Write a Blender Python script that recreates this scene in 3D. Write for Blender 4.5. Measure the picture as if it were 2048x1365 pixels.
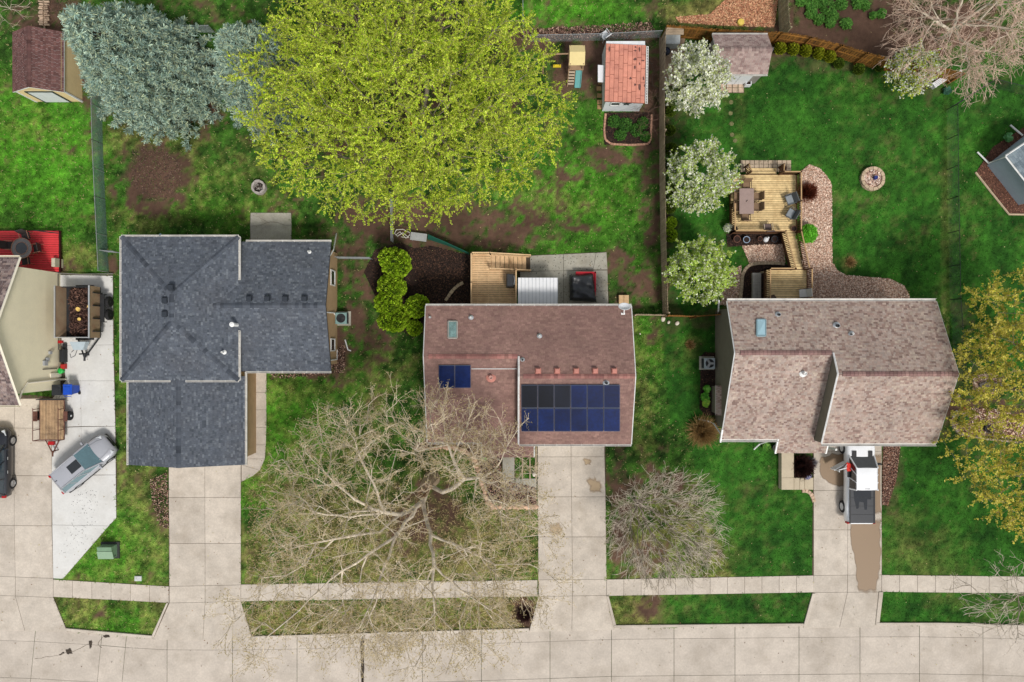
import bpy, math, random
import numpy as np
from mathutils import Vector, Matrix
random.seed(7); rng = np.random.default_rng(7)
for o in list(bpy.data.objects): bpy.data.objects.remove(o)
scene = bpy.context.scene
C = scene.collection
# ---------------------------------------------------------------- camera, sky, sun, exposure
F, HC, CX, CY = 1358.4, 48.0, 1024.0, 682.5      # focal length in photo pixels, drone height, image centre
cam_d = bpy.data.cameras.new('camera'); cam = bpy.data.objects.new('camera', cam_d); C.objects.link(cam)
cam.location = (0, 0, HC); cam.rotation_euler = (0, 0, 0)
cam_d.sensor_width = 36.0; cam_d.lens = 36.0 * F / 2048.0; cam_d.clip_end = 2000.0; cam_d.clip_start = 0.5
scene.camera = cam
SUN_EL, SUN_AZ = math.radians(56), math.radians(154)    # azimuth clockwise from +Y: a veiled sun to the lower right
world = bpy.data.worlds.new('World'); scene.world = world; world.use_nodes = True
wn = world.node_tree; wn.nodes.clear()
sky = wn.nodes.new('ShaderNodeTexSky'); sky.sky_type = 'NISHITA'; sky.sun_disc = False
sky.sun_elevation = SUN_EL; sky.sun_rotation = SUN_AZ; sky.air_density = 1.0; sky.dust_density = 1.0; sky.ozone_density = 1.0
hs = wn.nodes.new('ShaderNodeHueSaturation'); hs.inputs['Saturation'].default_value = 0.22
bg = wn.nodes.new('ShaderNodeBackground'); bg.inputs['Strength'].default_value = 0.088
wo = wn.nodes.new('ShaderNodeOutputWorld')
wn.links.new(sky.outputs[0], hs.inputs['Color']); wn.links.new(hs.outputs[0], bg.inputs[0]); wn.links.new(bg.outputs[0], wo.inputs[0])
sd = bpy.data.lights.new('sun', 'SUN'); sd.energy = 1.5; sd.angle = math.radians(12); sd.color = (1.0, 0.95, 0.9)
so = bpy.data.objects.new('sun', sd); C.objects.link(so); so.location = (20, -40, 60)
sdir = Vector((math.sin(SUN_AZ) * math.cos(SUN_EL), math.cos(SUN_AZ) * math.cos(SUN_EL), math.sin(SUN_EL)))
so.rotation_euler = sdir.to_track_quat('Z', 'Y').to_euler()
vs = scene.view_settings; vs.view_transform = 'Standard'; vs.look = 'None'; vs.gamma = 1.0; vs.exposure = 0.92
vs.use_curve_mapping = False
scene.render.engine = 'CYCLES'

# ---------------------------------------------------------------- helpers
def P(px, py, z=0.0):
    k = (HC - z) / F
    return Vector(((px - CX) * k, (CY - py) * k, z))
def PX(px, z=0.0): return (px - CX) * (HC - z) / F
def PY(py, z=0.0): return (CY - py) * (HC - z) / F
def pts2(l, z=0.0): return [tuple(P(a, b, z)[:2]) for a, b in l]
def s2l(c): 
    c = c / 255.0
    return c / 12.92 if c <= 0.04045 else ((c + 0.055) / 1.055) ** 2.4
def rgb(r, g, b, k=0.8): return (s2l(r) * k, s2l(g) * k, s2l(b) * k)

MATS = {}
def mat(name, col=(.5, .5, .5), rough=.75, var=.12, scale=3.0, bump=0.0, bscale=60.0, metal=0.0, attr=False, orand=0.0,
        dirt=None, dscale=.8, damt=.4, spec=.3, transl=0.0, coat=0.0, emit=None, alpha=1.0):
    """procedural material: base colour with two octaves of mottling, optional Col attribute, per-object variation, dirt, bump"""
    if name in MATS: return MATS[name]
    m = bpy.data.materials.new(name); m.use_nodes = True; MATS[name] = m
    n = m.node_tree.nodes; L = m.node_tree.links; b = n['Principled BSDF']
    b.inputs['Roughness'].default_value = rough; b.inputs['Metallic'].default_value = metal
    b.inputs['Specular IOR Level'].default_value = spec
    if coat: b.inputs['Coat Weight'].default_value = coat; b.inputs['Coat Roughness'].default_value = .08
    if attr:
        a = n.new('ShaderNodeAttribute'); a.attribute_name = 'Col'; cur = a.outputs['Color']
    else:
        c = n.new('ShaderNodeRGB'); c.outputs[0].default_value = (*col, 1); cur = c.outputs[0]
    g = n.new('ShaderNodeNewGeometry')
    def mix(fac, ca, cb, mode='MIX'):
        x = n.new('ShaderNodeMix'); x.data_type = 'RGBA'; x.blend_type = mode
        for s, v in ((0, fac), (6, ca), (7, cb)):
            if hasattr(v, 'is_linked'): L.new(v, x.inputs[s])
            else: x.inputs[s].default_value = v if s == 0 else (*v, 1)
        return x.outputs[2]
    def noise(sc, det=3.0, ro=.6):
        t = n.new('ShaderNodeTexNoise'); t.inputs['Scale'].default_value = sc; t.inputs['Detail'].default_value = det
        t.inputs['Roughness'].default_value = ro; L.new(g.outputs['Position'], t.inputs['Vector']); return t.outputs['Fac']
    def ramp(v, lo, hi, a0, a1):
        r = n.new('ShaderNodeMapRange'); L.new(v, r.inputs[0])
        for i, q in enumerate((lo, hi, a0, a1)): r.inputs[i + 1].default_value = q
        return r.outputs[0]
    def scal(v): 
        x = n.new('ShaderNodeCombineColor')
        for i in range(3): L.new(v, x.inputs[i])
        return x.outputs[0]
    if var:
        cur = mix(1.0, cur, scal(ramp(noise(scale, 5), .3, .7, 1 - var, 1 + var)), 'MULTIPLY')
        cur = mix(1.0, cur, scal(ramp(noise(scale * 9, 2), .3, .7, 1 - var * .7, 1 + var * .7)), 'MULTIPLY')
    if orand:
        oi = n.new('ShaderNodeObjectInfo')
        cur = mix(1.0, cur, scal(ramp(oi.outputs['Random'], 0, 1, 1 - orand, 1 + orand)), 'MULTIPLY')
    if dirt:
        cur = mix(ramp(noise(dscale, 6, .65), .48, .72, 0, damt), cur, dirt)
    L.new(cur, b.inputs['Base Color'])
    if bump:
        bn = n.new('ShaderNodeBump'); bn.inputs['Strength'].default_value = bump; bn.inputs['Distance'].default_value = .02
        L.new(noise(bscale, 4), bn.inputs['Height']); L.new(bn.outputs[0], b.inputs['Normal'])
    if transl:
        tr = n.new('ShaderNodeBsdfTranslucent'); L.new(cur, tr.inputs['Color'])
        ms = n.new('ShaderNodeMixShader'); ms.inputs[0].default_value = transl
        L.new(b.outputs[0], ms.inputs[1]); L.new(tr.outputs[0], ms.inputs[2]); L.new(ms.outputs[0], n['Material Output'].inputs[0])
    return m

def wloc(o):
    v = Vector((0, 0, 0))
    while o is not None: v = v + o.location; o = o.parent
    return v
def tag(o, label=None, cat=None, group=None, kind=None):
    if label: o['label'] = label
    if cat: o['category'] = cat
    if group: o['group'] = group
    if kind: o['kind'] = kind
    return o
def thing(name, loc, label, cat, group=None, rz=0.0):
    o = bpy.data.objects.new(name, None); C.objects.link(o); o.location = Vector(loc); o.rotation_euler = (0, 0, rz)
    o.empty_display_size = .2
    return tag(o, label, cat, group)
def raw_mesh(name, V, Fc, m, parent=None, world=True, col=None, smooth=False, kind=None, base_origin=True):
    """one mesh object. world=True: vertices are world coordinates; the origin goes to the parent's or to the base centre"""
    V = np.asarray(V, dtype=np.float64).reshape(-1, 3)
    me = bpy.data.meshes.new(name)
    loc = Vector((0, 0, 0))
    if world:
        if parent is not None: off = np.array(wloc(parent))
        else:
            lo, hi = V.min(0), V.max(0); off = np.array([(lo[0] + hi[0]) / 2, (lo[1] + hi[1]) / 2, lo[2]]); loc = Vector(off)
        V = V - off
    if isinstance(Fc, np.ndarray):
        nf, k = Fc.shape
        me.vertices.add(len(V)); me.vertices.foreach_set('co', V.astype(np.float32).ravel())
        me.loops.add(nf * k); me.loops.foreach_set('vertex_index', Fc.astype(np.int32).ravel())
        me.polygons.add(nf); me.polygons.foreach_set('loop_start', np.arange(0, nf * k, k, dtype=np.int32))
        me.update(calc_edges=True)
    else:
        me.from_pydata([tuple(v) for v in V], [], Fc); me.update()
    if col is not None:
        at = me.color_attributes.new('Col', 'FLOAT_COLOR', 'POINT')
        c4 = np.ones((len(V), 4), dtype=np.float32); c4[:, :3] = np.asarray(col)[:, :3]; at.data.foreach_set('color', c4.ravel())
    if smooth: me.polygons.foreach_set('use_smooth', [True] * len(me.polygons))
    if m is not None: me.materials.append(m)
    o = bpy.data.objects.new(name, me); C.objects.link(o)
    if parent is not None: o.parent = parent
    else: o.location = loc
    if kind: o['kind'] = kind
    return o

class MB:
    def __init__(s): s.V = []; s.F = []; s.c = []
    def add(s, V, Fc, col=None):
        b = len(s.V); s.V += [tuple(v) for v in V]; s.F += [tuple(i + b for i in f) for f in Fc]
        s.c += [col or (1, 1, 1)] * len(V); return s
    def box(s, c, d, rz=0.0, rx=0.0, ry=0.0, col=None):
        M = Matrix.Translation(Vector(c)) @ Matrix.Rotation(rz, 4, 'Z') @ Matrix.Rotation(ry, 4, 'Y') @ Matrix.Rotation(rx, 4, 'X')
        x, y, z = d[0] / 2, d[1] / 2, d[2] / 2
        V = [M @ Vector(v) for v in ((-x, -y, -z), (x, -y, -z), (x, y, -z), (-x, y, -z), (-x, -y, z), (x, -y, z), (x, y, z), (-x, y, z))]
        return s.add(V, [(3, 2, 1, 0), (4, 5, 6, 7), (0, 1, 5, 4), (1, 2, 6, 5), (2, 3, 7, 6), (3, 0, 4, 7)], col)
    def cham(s, c, d, bev, rz=0.0, col=None):
        """box with a chamfered top edge"""
        x, y = d[0] / 2, d[1] / 2; h = d[2]; M = Matrix.Translation(Vector(c)) @ Matrix.Rotation(rz, 4, 'Z')
        R = []
        for (w, dd, z) in ((x, y, -h / 2), (x, y, h / 2 - bev), (x - bev, y - bev, h / 2)):
            R += [M @ Vector(v) for v in ((-w, -dd, z), (w, -dd, z), (w, dd, z), (-w, dd, z))]
        Fc = [(3, 2, 1, 0), (8, 9, 10, 11)]
        for k in (0, 4): Fc += [(k + i, k + (i + 1) % 4, k + 4 + (i + 1) % 4, k + 4 + i) for i in range(4)]
        return s.add(R, Fc, col)
    def prism(s, poly, z0, z1, col=None):
        """poly: list of (x,y) or (x,y,z-offset); any winding"""
        A = sum(poly[i][0] * poly[(i + 1) % len(poly)][1] - poly[(i + 1) % len(poly)][0] * poly[i][1] for i in range(len(poly)))
        if A < 0: poly = poly[::-1]
        n = len(poly)
        V = [(p[0], p[1], z0) for p in poly] + [(p[0], p[1], z1) for p in poly]
        Fc = [tuple(range(n - 1, -1, -1)), tuple(range(n, 2 * n))] + [(i, (i + 1) % n, n + (i + 1) % n, n + i) for i in range(n)]
        return s.add(V, Fc, col)
    def slab3(s, poly, th, col=None):
        """sloping polygon (3D points) thickened downwards"""
        n = len(poly); p = [Vector(q) for q in poly]
        nz = sum(((p[i].x - p[0].x) * (p[(i + 1) % n].y - p[0].y) - (p[(i + 1) % n].x - p[0].x) * (p[i].y - p[0].y)) for i in range(n))
        if nz < 0: p = p[::-1]
        V = [(q.x, q.y, q.z - th) for q in p] + [tuple(q) for q in p]
        Fc = [tuple(range(n - 1, -1, -1)), tuple(range(n, 2 * n))] + [(i, (i + 1) % n, n + (i + 1) % n, n + i) for i in range(n)]
        return s.add(V, Fc, col)
    def tube(s, pts, r, n=6, col=None, cap=True):
        pts = [Vector(p) for p in pts]; R = r if isinstance(r, (list, tuple)) else [r] * len(pts)
        V = []
        for i, p in enumerate(pts):
            t = (pts[min(i + 1, len(pts) - 1)] - pts[max(i - 1, 0)]).normalized()
            u = t.cross(Vector((0, 0, 1)) if abs(t.z) < .9 else Vector((1, 0, 0))).normalized(); w = t.cross(u)
            V += [p + (u * math.cos(a) + w * math.sin(a)) * R[i] for a in [2 * math.pi * k / n for k in range(n)]]
        Fc = []
        for i in range(len(pts) - 1):
            Fc += [(i * n + k, (i + 1) * n + k, (i + 1) * n + (k + 1) % n, i * n + (k + 1) % n) for k in range(n)]
        if cap: Fc += [tuple(range(n)), tuple(range((len(pts) - 1) * n + n - 1, (len(pts) - 1) * n - 1, -1))]
        return s.add(V, Fc, col)
    def lathe(s, c, prof, n=20, col=None, M=None):
        """prof: (radius, height) pairs from bottom to top round a vertical axis at c (M: extra local matrix)"""
        V = []; T = Matrix.Translation(Vector(c)) @ (M or Matrix.Identity(4))
        for r, z in prof: V += [T @ Vector((r * math.cos(2 * math.pi * k / n), r * math.sin(2 * math.pi * k / n), z)) for k in range(n)]
        Fc = []
        for i in range(len(prof) - 1):
            Fc += [(i * n + k, i * n + (k + 1) % n, (i + 1) * n + (k + 1) % n, (i + 1) * n + k) for k in range(n)]
        Fc += [tuple(range(n - 1, -1, -1)), tuple(range((len(prof) - 1) * n, len(prof) * n))]
        return s.add(V, Fc, col)
    def quad(s, a, b, c, d, col=None): return s.add([a, b, c, d], [(0, 1, 2, 3)], col)
    def build(s, name, m, parent=None, world=True, smooth=False, kind=None, attr=False):
        return raw_mesh(name, s.V, s.F, m, parent, world, s.c if attr else None, smooth, kind)

def quads(name, cen, u, v, col, m, parent=None, kind=None):
    """many separate quads: centres, half-axes u and v, colours"""
    n = len(cen); V = np.empty((n, 4, 3))
    V[:, 0] = cen - u - v; V[:, 1] = cen + u - v; V[:, 2] = cen + u + v; V[:, 3] = cen - u + v
    Fc = np.arange(n * 4).reshape(n, 4)
    return raw_mesh(name, V.reshape(-1, 3), Fc, m, parent, True, np.repeat(col, 4, axis=0), False, kind)
def rand_dirs(n, zs=1.0):
    d = rng.normal(size=(n, 3)); d[:, 2] *= zs
    return d / np.linalg.norm(d, axis=1)[:, None]
def perp(d):
    a = rand_dirs(len(d)); u = np.cross(d, a); return u / np.maximum(np.linalg.norm(u, axis=1), 1e-6)[:, None]
def in_poly(x, y, poly):
    c = np.zeros(x.shape, bool); n = len(poly)
    for i in range(n):
        x1, y1 = poly[i][:2]; x2, y2 = poly[(i + 1) % n][:2]
        c ^= ((y1 > y) != (y2 > y)) & (x < (x2 - x1) * (y - y1) / ((y2 - y1) or 1e-9) + x1)
    return c
def vnoise(x, y, s, seed):
    r = np.random.default_rng(seed); g = r.random((256, 256)); x = np.asarray(x) / s + 100.3; y = np.asarray(y) / s + 57.7
    xi = np.floor(x).astype(int); yi = np.floor(y).astype(int); fx = x - xi; fy = y - yi
    fx = fx * fx * (3 - 2 * fx); fy = fy * fy * (3 - 2 * fy); a = lambda i, j: g[(xi + i) % 256, (yi + j) % 256]
    return (a(0, 0) * (1 - fx) + a(1, 0) * fx) * (1 - fy) + (a(0, 1) * (1 - fx) + a(1, 1) * fx) * fy
def copy_tree(o, parent=None):
    c = o.copy(); C.objects.link(c); c.parent = parent
    for ch in list(o.children): copy_tree(ch, c)
    return c
def place(o, loc, rz=0.0, label=None):
    o.location = Vector(loc); o.rotation_euler = (0, 0, rz)
    if label: o['label'] = label
    return o

# ---------------------------------------------------------------- materials
W_PAINT = mat('white_paint', rgb(236, 238, 240), .45, .05)
W_TRIM = mat('white_trim', rgb(236, 236, 233, .9), .4, .05, dirt=rgb(176, 174, 166), dscale=2.5, damt=.5)
DARK = mat('dark_metal', (.025, .026, .028), .5, .1)
BLACKP = mat('black_plastic', (.02, .021, .023), .55, .15)
RUBBER = mat('rubber', (.018, .018, .019), .85, .2)
GALV = mat('galvanised_metal', (.42, .44, .45), .4, .1, metal=.6)
ALU = mat('aluminium', (.6, .61, .62), .35, .06, metal=.7)
CONC = mat('old_concrete', rgb(206, 195, 180), .9, .12, 1.1, bump=.3, bscale=120, orand=.06, dirt=rgb(160, 147, 130), dscale=.45, damt=.55)
CONC_ROAD = mat('road_concrete', rgb(202, 191, 177), .9, .11, .8, bump=.3, bscale=120, orand=.045, dirt=rgb(158, 146, 130), dscale=.35, damt=.55)
CONC_NEW = mat('new_concrete', rgb(222, 221, 216), .85, .06, .9, bump=.15, bscale=120, orand=.02, dirt=rgb(190, 184, 172), dscale=.5, damt=.35)
CONC_GREY = mat('grey_concrete', rgb(176, 172, 158), .9, .14, 1.2, bump=.3, bscale=120, orand=.03, dirt=rgb(140, 132, 112), dscale=.7, damt=.6)
JOINT = mat('joint_dirt', rgb(88, 76, 62), .95, .3, 2.0)
WOODDECK = mat('deck_wood', rgb(226, 198, 144, .9), .75, .16, 5.0, bump=.3, bscale=40, orand=.15, dirt=rgb(168, 130, 80), dscale=1.3, damt=.45)
WOODLIGHT = mat('pale_deck_wood', rgb(220, 186, 142, .85), .75, .14, 5.0, bump=.3, bscale=40, orand=.08, dirt=rgb(170, 122, 76), dscale=.9, damt=.5)
WOODGREY = mat('weathered_wood', rgb(182, 162, 136), .85, .2, 4.0, bump=.3, bscale=40, orand=.16, dirt=rgb(96, 80, 62), dscale=2, damt=.6)
WOODBROWN = mat('stained_fence_wood', rgb(142, 98, 42), .8, .22, 3.0, bump=.3, bscale=40, orand=.38, dirt=rgb(80, 52, 22), dscale=1.6, damt=.6)
RAILBROWN = mat('brown_rail_wood', rgb(96, 64, 40), .75, .2, 4.0, orand=.12)
RAILTOP = mat('rail_cap_wood', rgb(190, 156, 112), .75, .15, 4.0, orand=.1)
REDDECK = mat('red_deck_paint', rgb(206, 58, 62, .95), .6, .08, 3.0, orand=.05)
MULCHM = mat('dark_mulch', rgb(52, 38, 32), .95, .35, 6.0, bump=.6, bscale=50)
CHIPBED = mat('wood_chip_bed', rgb(190, 160, 138), .95, .25, 9.0, bump=.6, bscale=50)
REDMULCH = mat('red_brown_mulch', rgb(98, 68, 54), .95, .3, 7.0, bump=.6, bscale=50)
LITTER = mat('scattered_bits', attr=True, rough=.9, var=.15, scale=8)
STONE = mat('edging_stone', rgb(196, 174, 146), .9, .18, 6.0, bump=.4, bscale=40, orand=.14)
BRICKRED = mat('edging_brick', rgb(192, 148, 124), .9, .2, 6.0, bump=.4, bscale=40, orand=.14)
GLASSB = mat('window_glass', (.012, .02, .022), .06, .05, spec=.8)
# ---------------------------------------------------------------- ground: one sheet with a fine middle, soil / dry / lush weights as albedo data
# hard surfaces (photo pixels on the ground), also used to keep grass off them
HARD = {
 'new': [(118, 549), (226, 551), (230, 765), (234, 940), (233, 1036), (126, 1158), (107, 1157), (104, 800)],
 'left': [(-260, 800), (60, 790), (106, 795), (108, 1196), (134, 1258), (-260, 1240)],
 'd1': [(337, 928), (482, 924), (482, 1203), (505, 1275), (306, 1275), (338, 1206)],
 'd2': [(1074, 880), (1211, 880), (1213, 1192), (1228, 1254), (1058, 1258), (1077, 1195)],
 'd3': [(1626, 880), (1763, 880), (1764, 1185), (1752, 1250), (1606, 1253), (1624, 1187)],
 'walk1': [(494, 740), (533, 740), (531, 915), (520, 940), (482, 965), (482, 920), (494, 920)],
 'side_a': [(107, 1159), (338, 1173), (338, 1206), (107, 1194)],
 'side_b': [(482, 1169), (1075, 1160), (1075, 1193), (482, 1203)],
 'side_c': [(1213, 1159), (1627, 1151), (1627, 1185), (1213, 1192)],
 'side_d': [(1763, 1150), (2300, 1156), (2300, 1190), (1763, 1184)],
 'road': [(-300, 1250), (134, 1262), (308, 1277), (505, 1278), (1058, 1262), (1228, 1256), (1750, 1250), (1900, 1250), (2300, 1262), (2300, 1700), (-300, 1700)],
 'patio1': [(500, 426), (583, 426), (583, 484), (500, 484)],
 'patio2': [(1036, 512), (1213, 504), (1218, 612), (1036, 612)],
 'pad3': [(1318, 75), (1370, 75), (1372, 172), (1320, 172)],
 'bed_pink': [(1600, 345), (1618, 330), (1640, 338), (1655, 355), (1663, 370), (1664, 525), (1674, 541), (1692, 551), (1780, 558), (1808, 572), (1818, 590), (1818, 612), (1610, 612), (1600, 470)],
 'bed_mid': [(1484, 492), (1566, 488), (1570, 526), (1500, 530)],
 'bed_low': [(1446, 560), (1482, 530), (1484, 610), (1440, 610)],
 'bed_dark': [(1452, 468), (1600, 468), (1600, 488), (1455, 494)],
 'bed_dark2': [(1496, 532), (1570, 527), (1610, 545), (1610, 610), (1484, 610), (1486, 555)],
 'bed_black': [(820, 500), (860, 492), (945, 512), (945, 612), (850, 612), (835, 560)],
 'bed_shrub': [(728, 545), (750, 500), (800, 485), (835, 500), (850, 612), (852, 665), (830, 672), (780, 655)],
 'bed_ac': [(1402, 712), (1410, 704), (1432, 706), (1440, 830), (1412, 832), (1399, 818)],
 'bed_front2': [(836, 880), (965, 880), (1003, 910), (1003, 960), (1073, 975), (1073, 1010), (1010, 1012), (975, 1000), (962, 950), (952, 910), (925, 895), (836, 895)],
 'bed_s4': [(1952, 345), (1985, 295), (2048, 255), (2120, 300), (2120, 430), (2018, 429)],
 'bed_s2': [(1209, 226), (1303, 226), (1302, 290), (1209, 290)],
 'bed_right': [(1902, 838), (1925, 815), (2010, 820), (2060, 850), (2060, 880), (1940, 872), (1910, 860)],
 'path2': [(1004, 912), (1030, 912), (1031, 957), (1074, 957), (1074, 985), (1004, 986)],
 'steps3': [(1562, 900), (1628, 900), (1628, 980), (1562, 980)],
 'd3bed': [(1766, 890), (1800, 890), (1792, 960), (1775, 1010), (1764, 1010)],
}
HARDW = {k: pts2(v) for k, v in HARD.items()}
# soft patches: (px, py, rx, ry, weight) of bare soil; (..) of dry straw-coloured grass; lush deep-green lawns as polygons
SOIL = [(310, 350, 62, 64, 1.0), (800, 445, 120, 40, 1.0), (960, 470, 150, 34, .75), (880, 430, 160, 30, .85), (1085, 460, 90, 30, .6), (715, 560, 36, 140, .75), (700, 480, 60, 40, .5),
        (860, 560, 110, 90, 1.0), (1165, 125, 60, 70, .95), (1120, 78, 200, 22, .9), (1215, 320, 34, 26, .8), (1302, 320, 22, 260, .75), (1270, 580, 60, 40, .8), (1240, 535, 30, 60, .6), (1290, 210, 26, 120, .9),
        (1690, 60, 140, 70, 1.0), (1850, 60, 140, 70, .85), (1640, 118, 160, 26, .8), (1870, 160, 45, 35, .85), (1780, 930, 26, 100, .85), (1250, 945, 50, 60, .55), (1330, 960, 60, 50, .6),
        (1240, 1010, 22, 180, .7), (322, 1000, 22, 60, .6), (850, 1030, 90, 70, .75), (100, 40, 80, 50, .9), (60, 30, 60, 36, .6), (390, 240, 70, 40, .75), (270, 130, 150, 110, .7), (680, 700, 22, 60, .8),
        (640, 750, 60, 16, .7), (1930, 660, 26, 120, .6), (1930, 780, 60, 60, .85), (1990, 860, 80, 60, .6), (1345, 420, 24, 230, .75), (1280, 1120, 60, 40, .5), (1110, 340, 80, 40, .35), (740, 660, 40, 60, .5),
        (225, 530, 16, 30, .8), (140, 535, 30, 12, .6), (215, 210, 24, 20, .6), (1050, 1225, 24, 30, 1.1), (1290, 1215, 60, 26, .6), (780, 180, 260, 200, .6), (1420, 640, 60, 20, .9), (1110, 240, 60, 70, .35)]
DRY = [(820, 1100, 300, 120, .72), (700, 1240, 300, 40, .75), (1000, 1225, 90, 40, .9), (900, 980, 110, 60, .5), (640, 900, 120, 90, .3), (1340, 1080, 130, 110, .6), (1270, 1225, 70, 34, .9),
       (230, 1080, 60, 120, .35), (300, 1050, 60, 120, .5), (170, 1215, 40, 50, .6), (310, 1230, 30, 50, .7), (200, 1220, 110, 40, .35), (330, 270, 110, 50, .5), (420, 350, 120, 90, .35), (1385, 690, 18, 24, .9),
       (1700, 525, 14, 14, 1.0), (1860, 1110, 80, 50, .6), (1800, 1050, 50, 60, .4), (1450, 25, 100, 28, 1.0), (1330, 200, 20, 20, .4), (1480, 240, 10, 90, .45), (1892, 450, 10, 180, .55), (150, 520, 60, 30, .6),
       (60, 240, 60, 30, .35), (300, 440, 60, 30, .4), (1070, 400, 80, 60, .25), (1280, 830, 30, 120, .45), (1265, 700, 18, 90, .4), (740, 750, 120, 60, .25), (600, 780, 80, 40, .3), (1970, 1215, 90, 30, .45), (530, 1010, 40, 120, .35),
       (245, 900, 10, 140, .35), (1360, 720, 40, 40, .3)]
LUSH = [pts2(p) for p in ([(1340, 100), (1900, 130), (1900, 620), (1340, 620)], [(1380, 880), (1640, 880), (1640, 1160), (1470, 1160), (1400, 1000)], [(1330, 1186), (1620, 1180), (1620, 1256), (1300, 1256)],
        [(1764, 880), (2300, 880), (2300, 1260), (1764, 1260)], [(1900, 130), (2300, 100), (2300, 800), (1900, 800)], [(1320, 620), (1460, 620), (1420, 870), (1340, 850)])]
BRIGHT = [(80, 300, 110, 130, 1.0), (200, 1090, 110, 80, .8), (560, 850, 90, 90, .8), (500, 990, 40, 40, .9), (1140, 400, 140, 110, .6), (1180, 260, 90, 60, .45), (1130, 25, 120, 30, .9), (660, 760, 80, 60, .35), (230, 1240, 80, 30, .7), (100, 480, 90, 40, .4),
          (1280, 700, 60, 70, .4), (1300, 520, 60, 60, .4), (420, 400, 90, 60, .4), (1560, 1220, 60, 30, .3), (250, 600, 14, 200, .5), (1890, 1210, 100, 30, .3)]
def ell(x, y, lst):
    w = np.zeros_like(x)
    for px, py, rx, ry, a in lst:
        c = P(px, py); d = np.sqrt(((x - c.x) / (rx * HC / F)) ** 2 + ((y - c.y) / (ry * HC / F)) ** 2)
        w = np.maximum(w, a * np.clip(1.55 - d * .95, 0, 1))
    return w
def weights(x, y):
    n1 = vnoise(x, y, 2.2, 1); n2 = vnoise(x, y, .7, 2); n3 = vnoise(x, y, 6.0, 3); n4 = vnoise(x, y, .3, 4)
    n7 = vnoise(x, y, .13, 5); br = (n1 * .4 + n2 * .4 + n4 * .45 + n7 * .3 - .775)
    soil = np.clip((ell(x, y, SOIL) + br * 1.5 - .45) * 1.7 + .27, 0, 1)
    dry = np.clip(ell(x, y, DRY) * 1.1 + br * 1.3 - .1 + np.clip(n3 - .62, 0, 1) * .5, 0, 1)
    lush = np.zeros_like(x)
    for p in LUSH: lush = np.maximum(lush, in_poly(x, y, p).astype(float))
    soil *= 1 - .55 * lush; dry *= 1 - .45 * lush
    bright = np.clip(ell(x, y, BRIGHT) + (n2 - .5) * .5 + (n1 - .5) * .4, 0, 1) * (1 - .75 * lush)
    return soil, dry, lush, bright
def A3(*c): return np.array(c)
G_BASE, G_DARK, G_LUSH, G_LUSH2, G_BRT, G_DRY, G_SOIL = (np.array(rgb(*c)) for c in
    ((60, 98, 32, .85), (34, 60, 20, .8), (30, 70, 20, .85), (56, 108, 32, .85), (74, 132, 30, .85), (158, 140, 86, .85), (104, 80, 66, .8)))
def ground_col(x, y):
    soil, dry, lush, br = weights(x, y)
    n = vnoise(x, y, .45, 11)[:, None]; n2 = vnoise(x, y, 1.6, 12)[:, None]; n5 = vnoise(x, y, .2, 15)[:, None]; n6 = vnoise(x, y, .11, 16)[:, None]
    mix = lambda a, b, t: a * (1 - t) + b * t
    c = mix(G_DARK, G_BASE, np.clip(n * .6 + n2 * .6 + n5 * .4 - .25, 0, 1)); c = mix(c, G_BRT, br[:, None] * .8)
    c = mix(c, mix(G_LUSH, G_LUSH2, np.clip(n * .45 + n2 * .75 - .15, 0, 1)), lush[:, None] * .93)
    c = mix(c, G_DRY, (dry * .52 * np.clip(.45 + n[:, 0] * .5 + n5[:, 0] * .4, 0, 1))[:, None])
    c = c * np.clip(.5 + .55 * np.clip(n5 * 1.5 - .25, 0, 1) + .5 * n + .8 * (n6 - .5) + .17, .15, 3) ** (1.15 - .4 * lush[:, None])
    sc = mix(G_SOIL * .62, G_SOIL * 1.15, n2); c = mix(c, sc, np.clip(soil * 1.3 - .1, 0, 1)[:, None])
    return c, soil
xs = np.concatenate([[-400, -150, -70, -52], np.arange(-44, 44.01, .2), [52, 70, 150, 400]])
ys = np.concatenate([[-400, -150, -70, -42], np.arange(-26, 28.01, .2), [34, 42, 70, 150, 400]])
gx, gy = np.meshgrid(xs, ys); fx, fy = gx.ravel(), gy.ravel()
gz = (vnoise(fx, fy, 1.3, 21) - .5) * .03 + (vnoise(fx, fy, .4, 22) - .5) * .018
APRON = [pts2(p) for p in ([(300, 1268), (512, 1268), (512, 1284), (300, 1284)], [(1052, 1250), (1236, 1246), (1236, 1266), (1052, 1268)], [(1600, 1244), (1760, 1242), (1760, 1262), (1600, 1262)], [(-300, 1236), (140, 1252), (140, 1270), (-300, 1260)], [(95, 1150), (112, 1150), (112, 1200), (95, 1200)])]
for k, pl in HARDW.items(): gz[in_poly(fx, fy, pl)] = -.02
gc, _ = ground_col(fx, fy); far = np.clip(np.maximum(np.maximum(np.abs(fx) - 41, fy - 26), -fy - 24) / 3, 0, 1)[:, None]; gc = gc * (1 - far) + (G_BASE * .9) * far      # plain grass beyond the yards
nx, ny = len(xs), len(ys); I = np.arange(nx * ny).reshape(ny, nx)
gf = np.stack([I[:-1, :-1].ravel(), I[:-1, 1:].ravel(), I[1:, 1:].ravel(), I[1:, :-1].ravel()], 1)
GROUNDM = mat('lawn_and_soil', attr=True, rough=.95, var=.22, scale=2.6, bump=.7, bscale=26, spec=.15)
ground = raw_mesh('ground', np.stack([fx, fy, gz], 1), gf, GROUNDM, None, False, gc, True, 'structure')

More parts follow.
